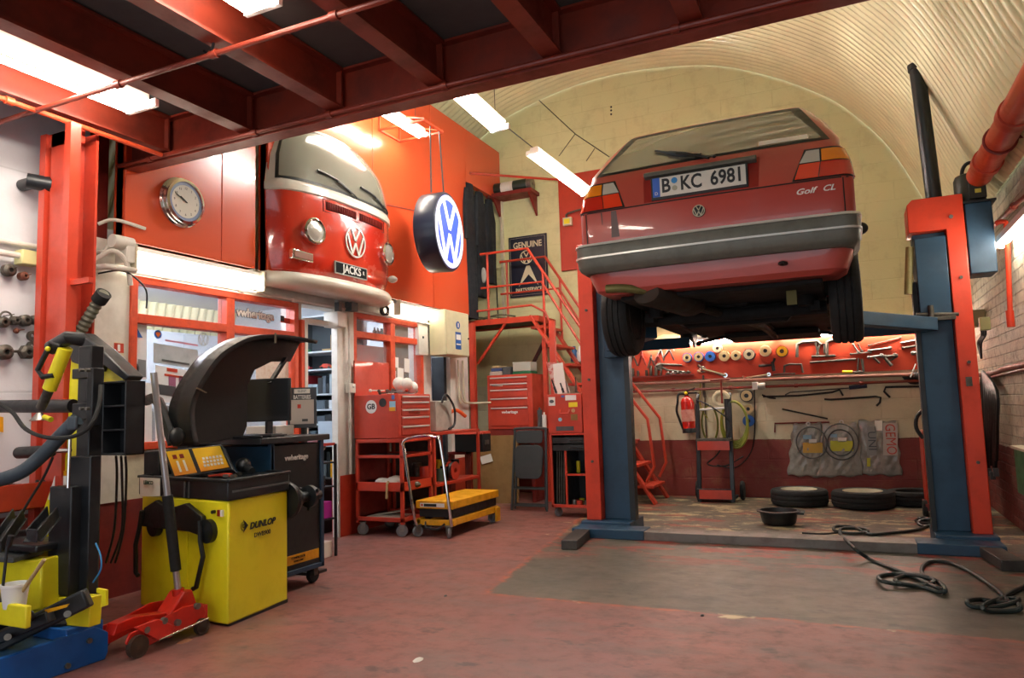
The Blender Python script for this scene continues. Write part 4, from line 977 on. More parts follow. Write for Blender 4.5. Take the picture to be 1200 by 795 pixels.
# tool box on the right of the column
xr_ = A(147, 490, Y=2.36).x; xl = A(119, 490, Y=2.36).x; yb = A(170, 490, X=xr_).y; zb, zt = A(147, 534, Y=2.36).z, A(147, 446, Y=2.36).z
tbx = B().box(xl, xr_, yb-.012, yb, zb, zt)
for k in range(4): z = zb+(zt-zb-.01)*k/3; tbx.box(xl, xr_, 2.36, yb, z, z+.010)
tbx.box(xl, xl+.01, 2.36, yb, zb, zt).box(xr_-.01, xr_, 2.36, yb, zb, zt)
tbx.build('storage_box', BLKM, tc, bevel=.003)
for y in (463, 521): B().sph(A(131, y, Y=yb-.02), .012).build('knob', STL, tc)
# hoses
B().tube([P_(0, 474, 2.2), P_(15, 484, 2.18), P_(30, 503, 2.15), P_(55, 513, 2.13), P_(85, 512, 2.13), P_(105, 500, 2.15), P_(116, 475, 2.2), P_(118, 452, 2.24)], .0095, 8, smooth=5).build('air_hose', RUB, tc)
B().tube([P_(62, 536, 2.25), P_(50, 562, 2.23), P_(28, 598, 2.2), P_(18, 625, 2.2)], .006, 6, smooth=4).build('cable', BLK, tc)
for x in (136, 142, 147): B().tube([P_(x, 535, 2.5), P_(x+1, 560, 2.55), P_(x-1+random.randint(-3, 3), 620, 2.6), P_(x-12, 660, 2.6)], .006, 6, smooth=4).build('cable', BLK, tc)
B().tube([P_(112, 637, 2.3), P_(118, 652, 2.3), P_(118, 668, 2.3), P_(109, 683, 2.3)], .004, 6, smooth=4).build('blue_air_line', mat('air_line_blue', '#2a86c0', .4), tc)
# bead breaker arm low at the front
B().bar(P_(-40, 772, 1.96), P_(104, 700, 2.2), .05, .085).build('breaker_arm', BLKM, tc, bevel=.01)
B().bar(P_(0, 748, 1.98), P_(60, 722, 2.06), .05, .05).cyl(P_(32, 722, 1.97), P_(34, 724, 2.02), .025).build('breaker_link', BLKM, tc, bevel=.006)
for x, y, Y in ((9, 747, 1.93), (79, 720, 2.02), (29, 722, 1.95)): B().cyl(P_(x, y, Y), P_(x, y, Y+.06), .014).build('bolt', STL, tc)
pxprism('arm_label', [(52, 715), (81, 708), (78, 712), (55, 719)], 2.045, .003, YEL2)
pxprism('end_bracket', [(113, 690), (124, 692), (124, 710), (118, 712), (119, 697), (113, 695)], 2.2, .012, YEL)
# ================================================================ blue bed (low scissor lift) with rubber pad
bl = T('low_lift_ramp', 'bright blue low lifting ramp with a black rubber pad at the bottom left corner', 'lift ramp', (-3.5, 1.6, 0))
B().prism([(.7, .0), (2.385, 0), (2.40, .03), (2.40, .12), (2.33, .165), (2.0, .15), (.7, .145)], (-3.30, 0, 0), EY, EZ, (.03, 0, 0)).build('side_beam', BLU2, bl, bevel=.004)
B().box(-3.75, -3.30, .7, 2.33, .02, .13).build('deck', mat('scuffed_dark_blue', '#24486a', .4, dirt=.4, dcol='#3b4a55'), bl, bevel=.004)
B().box(-3.52, -3.28, 2.20, 2.38, .13, .185).build('pad_block', BLU2, bl, bevel=.006); B().lathe([(0, 0), (.085, 0), (.09, .012), (.08, .028), (.03, .03), (0, .03)], (-3.41, 2.29, .185), EZ, 28).build('rubber_pad', RUB, bl)
for y, z in ((1.55, .05), (2.2, .03), (2.30, .11)): B().cyl((-3.272, y, z), (-3.258, y, z), .012).build('bolt', STL, bl)
# bucket with brush, stick
bp = A(15, 712, Y=2.06); bk = T('bucket', 'white plastic bucket standing on the yellow base of the tyre changer', 'bucket', bp)
bp = V((A(17, 712, Y=1.97).x, 1.97, A(17, 712, Y=1.97).z)); bk.location = bp
B().lathe([(0, 0), (.042, 0), (.052, .088), (.056, .09), (.056, .1), (.051, .1), (.049, .092), (.04, .004), (0, .004)], bp, EZ, 28).build('pail', WHT, bk)
thingmesh('wooden_stick', B().cyl(bp+V((.01, 0, .03)), A(52, 656, Y=1.99), .008), WOOD, 'pale wooden stick leaning in the white bucket', 'stick')
thingmesh('paste_brush', B().cyl(bp+V((-.045, -.03, .0)), A(9, 636, Y=1.95), .006).cyl(A(10, 640, Y=1.95), A(13, 628, Y=1.95), .012), BLKM, 'thin steel-handled brush with a black tip standing before the white bucket', 'brush')
# ================================================================ left wall: stanchion, pipes, hooks with adaptors
sc = B(); Yc = 2.60; xa_, xm_, xb_ = A(47, 300, Y=Yc).x, A(55, 300, Y=Yc).x, A(86, 300, Y=Yc).x
sc.box(xa_, xm_-.01, Yc-.02, Yc+.05, 0, 2.80).box(xm_+.01, xb_, Yc, Yc+.015, 0, 2.80).box(xm_+.02, xb_, Yc+.12, Yc+.135, 0, 2.80).box((xm_+xb_)/2, (xm_+xb_)/2+.015, Yc+.015, Yc+.12, 0, 2.80).box(xa_, xb_, Yc, Yc+.05, 2.72, 2.80)
tag(sc.build('steel_stanchion', RED), 'broad red steel column on the left wall carrying the mezzanine', 'column')
c = A(80, 300, Y=2.5); c2 = A(72, 300, Y=2.5); tag(B().box(c2.x, c2.x+.05, 2.50, 2.56, 0, 2.78).box(c2.x+.03, c2.x+.20, 2.52, 2.55, A(80, 327, Y=2.5).z-.03, A(80, 327, Y=2.5).z).build('steel_post', RED), 'slim bright red square post in front of the broad red column', 'post')
pipe('conduit', [(-4.31, .5, 2.155), (-4.31, 2.8, 2.165), (-4.27, 3.1, 2.3)], .014, WHITE, 'upper grey conduit along the left wall above the junction box', smooth=3)
pipe('conduit', [(-4.28, .5, 2.075), (-4.28, 2.75, 2.085), (-4.2, 3.0, 2.09), (-4.2, 3.22, 2.10)], .018, WHITE, 'lower thick white conduit along the left wall, entering the junction box', smooth=3)
tag(B().box(-4.33, -4.25, 2.53, 2.63, 2.035, 2.12).build('junction_box', mat('cream_box', '#cfc98f', .5), bevel=.006), 'small cream junction box on the conduit at the left edge', 'junction box')
vl = T('cable_fitting', 'tangle of white painted pipe fittings over the pier at the van wall corner', 'pipe fitting', (-4.25, 3.1, 2.15))
B().cyl((-4.22, 3.06, 2.27), (-4.22, 3.2, 2.27), .045).build('round_box', WHITE, vl); B().box(-4.30, -4.18, 3.14, 3.2, 2.14, 2.3).build('square_box', WHITE, vl, bevel=.006)
B().tube([(-4.28, 2.97, 2.12), (-4.2, 3.05, 2.2), (-4.2, 3.15, 2.14), (-4.22, 3.2, 2.0)], .016, 8, smooth=4).build('bent_pipe', WHITE, vl)
B().tube([(-4.26, 3.0, 2.05), (-4.2, 3.1, 2.08), (-4.2, 3.2, 2.06), (-4.2, 3.3, 1.98), (-4.22, 3.32, 1.86)], .006, 6, smooth=4).build('loose_cable', BLK, vl)
tag(B().tube([(-4.3, 3.02, 2.38), (-4.25, 3.1, 2.42), (-4.22, 3.3, 2.40)], .012, 8, smooth=4).build('pipe_elbow', WHITE), 'thin pale pipe bending over the pier beside the red post', 'pipe')
cm = T('security_camera', 'dark round camera on the wall above the conduits at the left', 'camera', A(40, 214, X=-4.26))
c = A(40, 214, X=-4.22); B().cyl((-4.33, c.y, c.z), (-4.2, c.y, c.z), .035).build('mount', BLKM, cm); B().cyl(c+V((0, -.04, 0)), c+V((.07, .06, -.01)), .045).build('housing', BLKM, cm); B().cyl(c+V((.07, .06, -.01)), c+V((.075, .067, -.011)), .022).build('lens', SCR, cm)
# corrugated exhaust hose
hp = [P_(122, 344, 2.7), P_(116, 352, 2.7), P_(104, 372, 2.68), P_(92, 392, 2.66), P_(84, 402, 2.64)]
hs = T('exhaust_hose', 'ribbed grey flexible hose leaning up between the red post and the white pier', 'hose', hp[-1])
b = B(); pp = catmull(hp, 8); b.tube(pp, [.028+.006*(i % 2) for i in range(len(pp))], 14); b.build('ribbed_hose', mat('hose_grey_green', '#6c6c5e', .5, .3, dirt=.4), hs)
B().cyl(hp[0]+V((.0, 0, .0)), hp[0].lerp(hp[1], 1.1), .042, seg=20).build('rubber_cuff', RUB, hs)
hk = [(10, 317, 'teardrop', .05), (27, 324, 'ring', .035), (7, 372, 'bigring', .055), (3, 373+5, 'nut', .05), (17, 376, 'hex', .045), (29, 376, 'disc', .055), (41, 375, 'disc', .045), (19, 388, 'pin', .02), (38, 398, 'plate', .06), (5, 413, 'nut', .06), (31, 413, 'hex', .06)]
names = {'teardrop': ('adaptor_plate', 'dark teardrop plate with a hole, hanging highest on the left wall'), 'ring': ('ring_adaptor', 'small rusty ring hanging beside the teardrop plate on the left wall'), 'bigring': ('ring_adaptor', 'thin dark ring hanging alone on the left wall above the row of flanges'),
 'pin': ('ring_adaptor', 'tiny rust-red knob on a pin below the row of flanges'), 'plate': ('adaptor_plate', 'black two-hole plate hanging beside the red column')}
cnt = {'hex': ['tan hexagonal flange in the middle row on the left wall', 'large dark hexagonal chuck on a bar, beside the red column'], 'nut': ['dark flange at the left end of the middle row, cut by the frame edge', 'large dark round chuck at the left end of the lower row'], 'disc': ['black oval flange in the middle row on the left wall', 'dark round flange in the middle row, beside the red column']}
for x, y, k, r in hk:
    c = A(x, y, X=-4.30); b = B(); r *= .62 if k in ('nut', 'hex', 'disc') and y < 400 else .72
    hd = 10 if k in ('nut', 'hex') else 24
    if k in ('bigring',): b.torus(c, EX, r*.8, r*.14, 24, 8)
    elif k == 'pin': b.sph(c, .016)
    elif k == 'plate': b.lathe([(.015, -.012), (r*.7, -.012), (r*.7, .012), (.015, .012), (.015, -.012)], c+EZ*.02, EX, 20).lathe([(.015, -.012), (r*.7, -.012), (r*.7, .012), (.015, .012), (.015, -.012)], c-EZ*.04, EX, 20)
    else: b.lathe([(r*.35, -.018), (r, -.018), (r, .018), (r*.6, .03), (r*.35, .03), (r*.35, -.018)], c, EX, 6 if k == 'hex' else 20)
    b.cyl((-4.345, c.y+.01, c.z+r*.3), (-4.25, c.y+.015, c.z+r*.35), .003, seg=6)
    nm, la = names[k] if k in names else ('flange_adaptor', cnt[k].pop(0))
    thingmesh(nm, b, mat('rusty_brown', '#6a3a28', .6, .3) if k in ('ring', 'pin') else OLDS, la, 'tool', 'adaptors hung on the left wall')
c0, c1 = A(-20, 412, X=-4.31), A(30, 412, X=-4.31); thingmesh('hanging_bar', B().cyl(c0, c1, .008), OLDS, 'dark steel bar on the left wall carrying the two large chucks', 'bar')
# red wall shelf with tools
sh_ = T('wall_tray', 'red open tray full of tools fixed low on the left wall', 'tray', (-4.2, 2.3, .68))
b = B(); x0, x1, y0, y1, z0, z1 = -4.33, -4.02, 2.05, 2.74, .66, .80
b.box(x0, x1, y0, y1, z0, z0+.01).box(x1-.01, x1, y0, y1, z0, z1).box(x0, x1, y0, y0+.01, z0, z1).box(x0, x1, y1-.01, y1, z0, z1); b.build('tray_body', RED, sh_, bevel=.003)
for i in range(14):
    p = V((random.uniform(-4.28, -4.07), random.uniform(2.1, 2.68), .78+random.uniform(0, .04))); a = random.uniform(0, 6.3); d = V((cos(a), sin(a), random.uniform(-.2, .2)))*.06
    thingmesh('hand_tool', B().bar(p-d, p+d, .014, .012).cyl(p+d*.8+EZ*-.008, p+d*.8+EZ*.008, .018), [OLDS, STL, BLKM][i % 3], 'loose metal hand tool heaped in the red tray on the left wall', 'tool', 'tools heaped in the red wall tray')
# yellow warning sign at the left edge, fire sign on pier
thingmesh('warning_sign', slab(B(), [A(-6, 505, X=-4.325), A(4, 507, X=-4.325), A(4, 489, X=-4.325), A(-6, 488, X=-4.325)], .004), YEL2, 'small yellow and black warning sticker at the left edge of the wall', 'sign')
sg_ = T('fire_sign', 'narrow fire point sign on the white pier left of the windows', 'sign', A(139, 440, X=-4.315))
def wallsign(name, px4, X, m, par): return slab(B(), [A(x, y, X=X) for x, y in px4], .003).build(name, m, par)
wallsign('sign_board', [(134, 440), (145, 442), (145, 402), (134, 401)], -4.312, mat('cream_sign', '#d8cfae', .5), sg_); wallsign('red_square', [(134, 413), (145, 414), (145, 403), (134, 402)], -4.309, RED, sg_); wallsign('extinguisher_symbol', [(138, 412), (141, 412), (141, 404), (138, 404)], -4.3075, WHT, sg_)
HND = mat('satin_handle', '#c4c2bd', .35, .3)
# ================================================================ blue and black tool cabinet with monitor
cb = T('tool_cabinet', 'black and blue rolling tool cabinet behind the yellow balancer, carrying a monitor', 'tool cabinet', (-3.6, 3.75, 0))
BF = mat('slate_blue_frame', '#23415c', .45, dirt=.3, dcol='#14212c')
x0, x1, y0, y1 = -3.86, -3.30, 3.50, 4.00
B().box(x0+.02, x1-.012, y0+.02, y1-.02, .13, .93).build('body', BLK, cb, bevel=.004)
for x in (x0, x1-.03):
    for y in (y0, y1-.03): B().box(x, x+.03, y, y+.03, .10, .95).build('corner_post', BF, cb, bevel=.003)
B().box(x0, x1, y0-.002, y0+.02, .55, .93).build('front_panel', BLU, cb); B().box(x0, x1, y0, y1, .10, .13).build('base_frame', BF, cb, bevel=.003)
B().box(x0-.04, x1+.03, y0-.12, y1+.03, .945, .985).box(x0-.04, x1+.03, y0-.12, y0-.10, .985, 1.0).build('top_tray', BLKM, cb, bevel=.006)
q = [A(342, 665, X=x1), A(372, 655, X=x1), A(372, 642, X=x1), A(342, 651, X=x1)]
st_ = slab(B(), [V((x1-.006, y0+.06, .165)), V((x1-.006, y1-.05, .165)), V((x1-.006, y1-.05, .225)), V((x1-.006, y0+.06, .225))], .005).build('yellow_label', YEL2, cb)
text('lettering', 'COMPRESSOR', (x1-.005, (y0+y1)/2, .205), EY, EZ, .015, BLK, st_); text('lettering', 'TOOL CARE', (x1-.005, (y0+y1)/2, .183), EY, EZ, .012, BLK, st_)
text('lettering', 'vwheritage', (x1-.009, 3.74, .845), EY, EZ, .034, WHT, cb, bold=.03, sx=1.05)
for x, y in ((x1-.05, y1-.06), (x1-.05, y0+.06), (x0+.05, y0+.06), (x0+.05, y1-.06)):
    cs = B().lathe([(0, -.018), (.045, -.018), (.05, -.01), (.05, .01), (.045, .018), (0, .018)], (x, y, .05), EX, 20).build('castor', RUB, cb); B().box(x-.03, x-.02, y-.02, y+.02, .05, .1).box(x+.02, x+.03, y-.02, y+.02, .05, .1).box(x-.03, x+.03, y-.025, y+.025, .093, .102).build('fork', OLDS, cs)
# monitor
ml_, mr_ = A(286, 468, Y=3.62), A(340, 468, Y=3.72); mu = (mr_-ml_); mu.z = 0; mw_ = mu.length; mu.normalize(); mn = V((mu.y, -mu.x, 0)); mc = (ml_+mr_)/2; mc.z = A(313, 469, Y=3.67).z
mt = T('monitor', 'black flat screen monitor on the tool cabinet under the raised guard', 'monitor', V((mc.x, mc.y, .99)))
B().obox(mc-mn*.012, mu*mw_/2, mn*.012, EZ*.142).build('housing', BLK, mt, bevel=.006); B().obox(mc+mn*.0005+EZ*.01, mu*(mw_/2-.014), mn*.001, EZ*.118).build('screen', SCR, mt)
B().bar(V((mc.x, mc.y, .995))-mn*.03, mc-mn*.03, .05, .02).build('stand', BLK, mt); B().obox(V((mc.x, mc.y, .992))-mn*.02, mu*.10, mn*.07, EZ*.006).build('foot', BLK, mt, bevel=.004)
thingmesh('keyboard', B().box(-3.58, -3.30, 3.50, 3.62, .986, 1.0).box(-3.57, -3.31, 3.51, 3.61, 1.0, 1.006), BLKM, 'black keyboard on the tool cabinet below the monitor', 'keyboard', bevel=.003)
thingmesh('paper_stack', B().box(-3.85, -3.62, 3.86, 4.02, .986, 1.03).box(-3.84, -3.63, 3.87, 4.01, 1.03, 1.034), PAPER, 'stack of white paper behind the monitor stand', 'paper', rz=0) if False else thingmesh('paper_stack', B().box(-3.85, -3.58, 3.84, 4.02, .986, 1.05), PAPER, 'block of white paper behind the monitor stand', 'paper', bevel=.002)
rb = B(); 
for i in range(7): rb.sph((-3.74+.03*i+random.uniform(-.01, .01), 3.44+random.uniform(-.02, .02), 1.005), .028, sx=1.1, sz=.7)
thingmesh('rag', rb, mat('pale_pink_rag', '#cdbdb8', .8, dirt=.6, dcol='#7c5a58', scale=30), 'crumpled pale rag on the tool cabinet left of the monitor', 'rag')
thingmesh('round_tool', B().sph((-3.33, 3.30, .83), .045).cyl((-3.33, 3.30, .83), (-3.22, 3.26, .80), .02), BLKM, 'dark round-headed tool lying at the back of the balancer tray', 'tool')
# batteries poster board beside the monitor
bpo = T('battery_display', 'grey display board headed in white capitals, standing right of the monitor', 'sign', (-3.66, 4.15, 0))
bu = V((.80, .6, 0)).normalized(); bn_ = V((bu.y, -bu.x, 0)); c0 = A(355, 480, Y=4.1)
hw, hh = .10, .145; c0 = V((A(354, 478, Y=4.1).x, 4.1, A(354, 478, Y=4.1).z))
B().obox(c0-bn_*.01, bu*hw, bn_*.008, EZ*hh).build('board', mat('display_grey', '#3f4347', .5), bpo)
B().obox(c0+EZ*-.03, bu*hw*.82, bn_*.003, EZ*hh*.60).build('lower_panel', mat('pale_panel', '#bdb4ac', .6), bpo); B().obox(c0+EZ*.118, bu*hw*.55, bn_*.003, EZ*.016).build('top_panel', PAPER, bpo)
text('lettering', 'BATTERIES', c0+EZ*.075+bn_*.001, bu, EZ, .028, WHT, bpo, sx=.66, bold=.02)
text('lettering', 'SILENT', c0+EZ*.118+bn_*.004, bu, EZ, .016, GRY, bpo, sx=.9)
B().obox(c0+EZ*.01+bn_*.004-bu*.02, bu*.012, bn_*.001, EZ*.014).build('red_mark', RED, bpo); B().obox(c0+EZ*-.09+bn_*.004+bu*.02, bu*.02, bn_*.001, EZ*.009).build('dark_mark', GRY, bpo)
B().bar(V((c0.x, c0.y+.02, .0)), c0-EZ*hh+EY*.02, .03, .03).build('pole', BLK, bpo); B().box(c0.x-.12, c0.x+.10, c0.y-.02, c0.y+.14, 0, .02).build('foot', BLK, bpo)
# small black stand with parts beside the doorway
sd_ = T('steel_stand', 'slim black steel stand with shelves of parts, right of the black tool cabinet', 'stand', (-3.85, 4.6, 0))
b = B(); X0, X1, Y0, Y1 = -4.08, -3.78, 4.45, 4.72
for x in (X0, X1):
    for y in (Y0, Y1): b.bar((x, y, 0), (x, y, .88), .018)
for z in (.30, .55, .74): b.box(X0, X1, Y0, Y1, z-.012, z)
b.build('frame', BLKM, sd_); B().box(X0, X1, Y0, Y1, .87, .89).build('top', RED, sd_)
thingmesh('magenta_box', B().box(-4.06, -3.80, 4.47, 4.7, .302, .43), mat('magenta_card', '#b01c98', .5), 'bright magenta box on the lower shelf of the slim black stand', 'box', bevel=.003)
thingmesh('white_box', B().box(-4.06, -3.80, 4.47, 4.7, .0, .12), PAPER, 'white and lilac box on the floor under the slim black stand', 'box', bevel=.003)
thingmesh('blue_tin', B().cyl((-3.92, 4.58, .432), (-3.92, 4.58, .50), .06), mat('tin_blue', '#1b7ab8', .4), 'blue lidded tin on top of the magenta box', 'tin')
for i in range(8):
    p = V((random.uniform(-4.0, -3.85), random.uniform(4.5, 4.66), .552)); thingmesh('engine_part', B().cyl(p, p+EZ*random.uniform(.04, .1), .03).cyl(p+V((.02, .01, .02)), p+V((-.03, .02, .07)), .02), [BLKM, OLDS, RED, STL][i % 4], 'greasy engine part on the middle shelf of the slim black stand', 'engine part', 'engine parts on the black stand')
b = B().tube([(-3.9, 4.6, .76), (-3.82, 4.55, .80), (-3.83, 4.65, .86), (-3.93, 4.63, .80), (-3.9, 4.55, .76)], .012, 8, smooth=4)
thingmesh('coiled_hose', b, STL, 'silver braided hose coiled on the upper shelf of the slim black stand', 'hose')
thingmesh('cloth', B().sph((-3.92, 4.6, .915), .07, sz=.4).sph((-3.86, 4.56, .91), .05, sz=.5), mat('lilac_cloth', '#a99bb8', .8), 'lilac cloth bundled on top of the slim black stand', 'cloth')
# ================================================================ red workshop carts, GB chest
def castor(par, x, y, r=.055, rz=0.):
    d = V((cos(rz), sin(rz), 0)); e = V((-d.y, d.x, 0))
    w = B().lathe([(0, -.014), (r*.55, -.014), (r*.6, -.008), (r*.9, -.014), (r, -.01), (r, .01), (r*.9, .014), (r*.6, .008), (r*.55, .014), (0, .014)], (x, y, r), e, 22).build('castor', mat('grey_castor', '#77777a', .45), par)
    B().obox((x, y, r+.01), d*.012, e*.022, EZ*.004).obox(V((x, y, r+.03))+e*.02, d*.02, e*.002, EZ*.035).obox(V((x, y, r+.03))-e*.02, d*.02, e*.002, EZ*.035).obox((x, y, r*2+.008), d*.03, e*.03, EZ*.005).build('fork', STL, w)
    return w
ca = T('workshop_cart', 'red three-tier cart on castors under the red chest with the GB sticker', 'cart', (-3.93, 5.8, 0))
x0, x1, y0, y1 = -4.22, -3.70, 5.56, 6.08
b = B()
for x in (x0, x1-.03):
    for y in (y0, y1-.03): B().box(x, x+.03, y, y+.03, .11, .86).build('corner_post', RED, ca, bevel=.003)
for z, hgt in ((.13, .04), (.40, .085), (.70, .03), (.84, .035)):
    b = B(); b.box(x0, x1, y0, y1, z, z+.008)
    for q in ((x0, x1, y0, y0+.012), (x0, x1, y1-.012, y1), (x0, x0+.012, y0, y1), (x1-.012, x1, y0, y1)): b.box(*q, z, z+hgt)
    b.build('shelf', RED, ca, bevel=.002)
B().box(x0+.005, x0+.012, y0+.02, y1-.02, .13, .84).build('back_panel', DKRED, ca)
for x in (x0+.05, x1-.04):
    for y in (y0+.04, y1-.05): castor(ca, x, y, .052, .6)
for i, (x, y, z, s, m_, la) in enumerate([(-3.98, 5.75, .41, .10, PAPER, 'white rag heaped on the middle shelf of the red cart'), (-3.80, 5.66, .41, .05, mat('orange_rag', '#d05a1c', .7), 'orange strap bundle on the middle shelf of the red cart'), (-3.75, 5.8, .41, .06, OLDS, 'dark parts heaped right of the rags on the middle shelf of the red cart')]):
    b = B(); 
    for k in range(5): b.sph((x+random.uniform(-s, s)*.6, y+random.uniform(-s, s)*.5, z+s*.45+random.uniform(0, s*.3)), s*.6, sx=1.4, sz=.8, seg=8, rings=6)
    thingmesh('rag' if i < 2 else 'parts_heap', b, m_, la, 'rag' if i < 2 else 'parts', kind=None) if False else thingmesh('rag' if i < 2 else 'loose_parts', b, m_, la, 'rag' if i < 2 else 'parts')
thingmesh('strap', B().tube([(-3.86, 5.57, .49), (-3.86, 5.545, .47), (-3.865, 5.545, .34)], .012, 6), WOOD, 'tan strap hanging over the front edge of the red cart', 'strap')
thingmesh('metal_sheet', B().obox((-3.98, 5.75, .16), (.17, .02, 0), (0, .1, 0), (0, 0, .005)).obox((-4.0, 5.8, .18), (.13, .04, .02), (0, .08, 0), (0, 0, .005)), LGRY, 'grey metal sheets lying on the bottom shelf of the red cart', 'metal sheet')
thingmesh('folder', B().obox((-3.98, 5.72, .72), (.2, .02, 0), (0, .1, 0), (0, 0, .008)), BLKM, 'black folder with papers on the top shelf of the red cart', 'folder')
# chest
gb = T('tool_chest', 'red tool chest with drawers and a round white GB sticker, standing on the red cart', 'tool chest', (-4.0, 5.9, .88))
B().box(-4.26, -3.76, 5.60, 6.16, .88, 1.285).build('body', RED, gb, bevel=.005)
B().box(-4.26, -4.245, 5.60, 6.16, 1.285, 1.62).build('lid_back', RED, gb)
for i, (za, zb) in enumerate(((1.225, 1.27), (1.155, 1.215), (1.085, 1.145), (1.0, 1.075), (.905, .99))):
    dr = B().box(-3.762, -3.75, 5.645, 6.115, za, zb).build('drawer', RED, gb, bevel=.003); B().box(-3.752, -3.74, 5.65, 6.11, zb-.018, zb-.002).build('drawer_handle', HND, dr, bevel=.002)
sk = B().prism(circ(.062, 32), (-4.06, 5.598, 1.175), EX, EZ, (0, -.002, 0)).build('sticker', WHT, gb); text('lettering', 'GB', (-4.06, 5.595, 1.175), EX, EZ, .05, BLK, sk, bold=.03)
B().prism(circ(.04, 24), (-3.93, 5.598, 1.21), EX, EZ, (0, -.003, 0)).build('round_magnet', BLK, gb)
a_ = B().box(-3.855, -3.79, 5.595, 5.60, 1.13, 1.22).build('sun_sticker', mat('sky_sticker', '#8fc3dc', .5), gb); B().box(-3.855, -3.79, 5.592, 5.596, 1.13, 1.165).build('orange_band', mat('sun_orange', '#e2a01c', .5), a_)
B().box(-3.83, -3.80, 5.595, 5.60, 1.235, 1.275).build('blue_sticker', mat('sticker_blue', '#4a6aa8', .5), gb)
B().bar((-3.748, 5.75, 1.115), (-3.748, 5.95, 1.105), .004, .02).build('maker_badge', CHR, gb)
for i in range(14):
    p = V((random.uniform(-4.1, -3.82), random.uniform(5.7, 6.1), 1.30+random.uniform(0, .03))); a = random.uniform(0, 6.3); d = V((cos(a), sin(a), random.uniform(-.1, .1)))*.07
    thingmesh('hand_tool', B().bar(p-d, p+d, .016, .012).sph(p+d, .016, 8, 6), [OLDS, STL, PAPER, RED][i % 4], 'loose hand tool heaped on top of the red chest with the GB sticker', 'tool', 'tools heaped on the GB chest')
b = B(); 
for k in range(5): b.sph((-3.88+random.uniform(-.05, .05), 5.9+random.uniform(-.08, .08), 1.36+random.uniform(-.02, .06)), .06, 8, 6)
thingmesh('rag', b, PAPER, 'crumpled white cloth piled on the GB chest', 'rag')
# second cart behind
cc = T('workshop_cart', 'red open workshop cart right of the GB cart, filled with tins and cable', 'cart', (-3.92, 6.6, 0))
x0, x1, y0, y1 = -4.2, -3.70, 6.12, 7.08; b = B()
for x in (x0, x1-.03):
    for y in (y0, y1-.03): B().box(x, x+.03, y, y+.03, .10, .90).build('corner_post', RED, cc, bevel=.003)
for z in (.13, .38, .88): B().box(x0, x1, y0, y1, z, z+.03).build('shelf', RED, cc, bevel=.002)
B().box(x0, x0+.01, y0, y1, .13, .9).build('back_panel', BLKM, cc)
for x in (x0+.05, x1-.04):
    for y in (y0+.05, y1-.05): castor(cc, x, y, .045, 1.2)
for i in range(9):
    p = V((random.uniform(-4.05, -3.8), 6.2+.1*i, .412)); m_ = [RED, OLDS, mat('tin_green', '#3c5a48', .4), BLKM, YEL][i % 5]
    thingmesh('tin', B().cyl(p, p+EZ*random.uniform(.1, .2), .045), m_, 'tin or can on the middle shelf of the second red cart', 'tin', 'tins on the second red cart')
ct = T('cable_reel', 'red reel of cable on the middle shelf of the second red cart', 'cable reel', (-3.8, 6.6, .5))
B().lathe([(.03, -.04), (.09, -.04), (.09, -.03), (.05, -.03), (.05, .03), (.09, .03), (.09, .04), (.03, .04), (.03, -.04)], (-3.75, 6.55, .505), EX, 22).build('drum', RED, ct); B().torus((-3.75, 6.55, .505), EX, .065, .022).build('cable', BLK, ct)
# steel box on it, hose
thingmesh('steel_case', B().box(-4.15, -3.78, 6.30, 6.62, .915, 1.22), LGRY, 'grey steel case on the second red cart by the narrow doorway', 'case', bevel=.006)
thingmesh('hose', B().tube([(-3.74, 6.35, 1.2), (-3.73, 6.42, 1.28), (-3.73, 6.58, 1.15), (-3.74, 6.6, .98), (-3.75, 6.5, .93)], .012, 8, smooth=5), BLK, 'black hose draped over the grey steel case', 'hose')
thingmesh('orange_strap', B().tube([(-3.95, 6.65, 1.0), (-3.85, 6.8, 1.12), (-3.8, 6.95, 1.05)], .02, 8, smooth=4), mat('orange_rag', '#d05a1c', .7), 'orange strap beside the grey steel case', 'strap')
# black letterbox style tool box on the shelf end
bx = T('long_toolbox', 'long black steel tool box with a red lid, right of the second red cart', 'tool box', (-3.93, 7.3, .66))
p0, p1 = A(533, 530, Y=7.25), A(566, 530, Y=7.25); zt = A(566, 507, Y=7.25).z; zb = p1.z
B().box(p0.x, p1.x, 7.25, 7.45, zb, zt-.02).build('body', BLK, bx, bevel=.005); B().prism([(7.24, zt-.02), (7.46, zt-.02), (7.44, zt+.01), (7.26, zt+.01)], (p0.x, 0, 0), EY, EZ, (p1.x-p0.x, 0, 0)).build('lid', RED, bx, bevel=.004)
B().box(p1.x, p1.x+.006, 7.30, 7.40, zb+.08, zb+.13).build('latch', STL, bx); B().box(-4.22, p0.x+.12, 7.28, 7.42, zb-.03, zb).box(-4.22, -4.2, 7.3, 7.4, 0, zb).box(p0.x+.1, p0.x+.12, 7.3, 7.4, 0, zb).build('bracket', DKRED, bx)
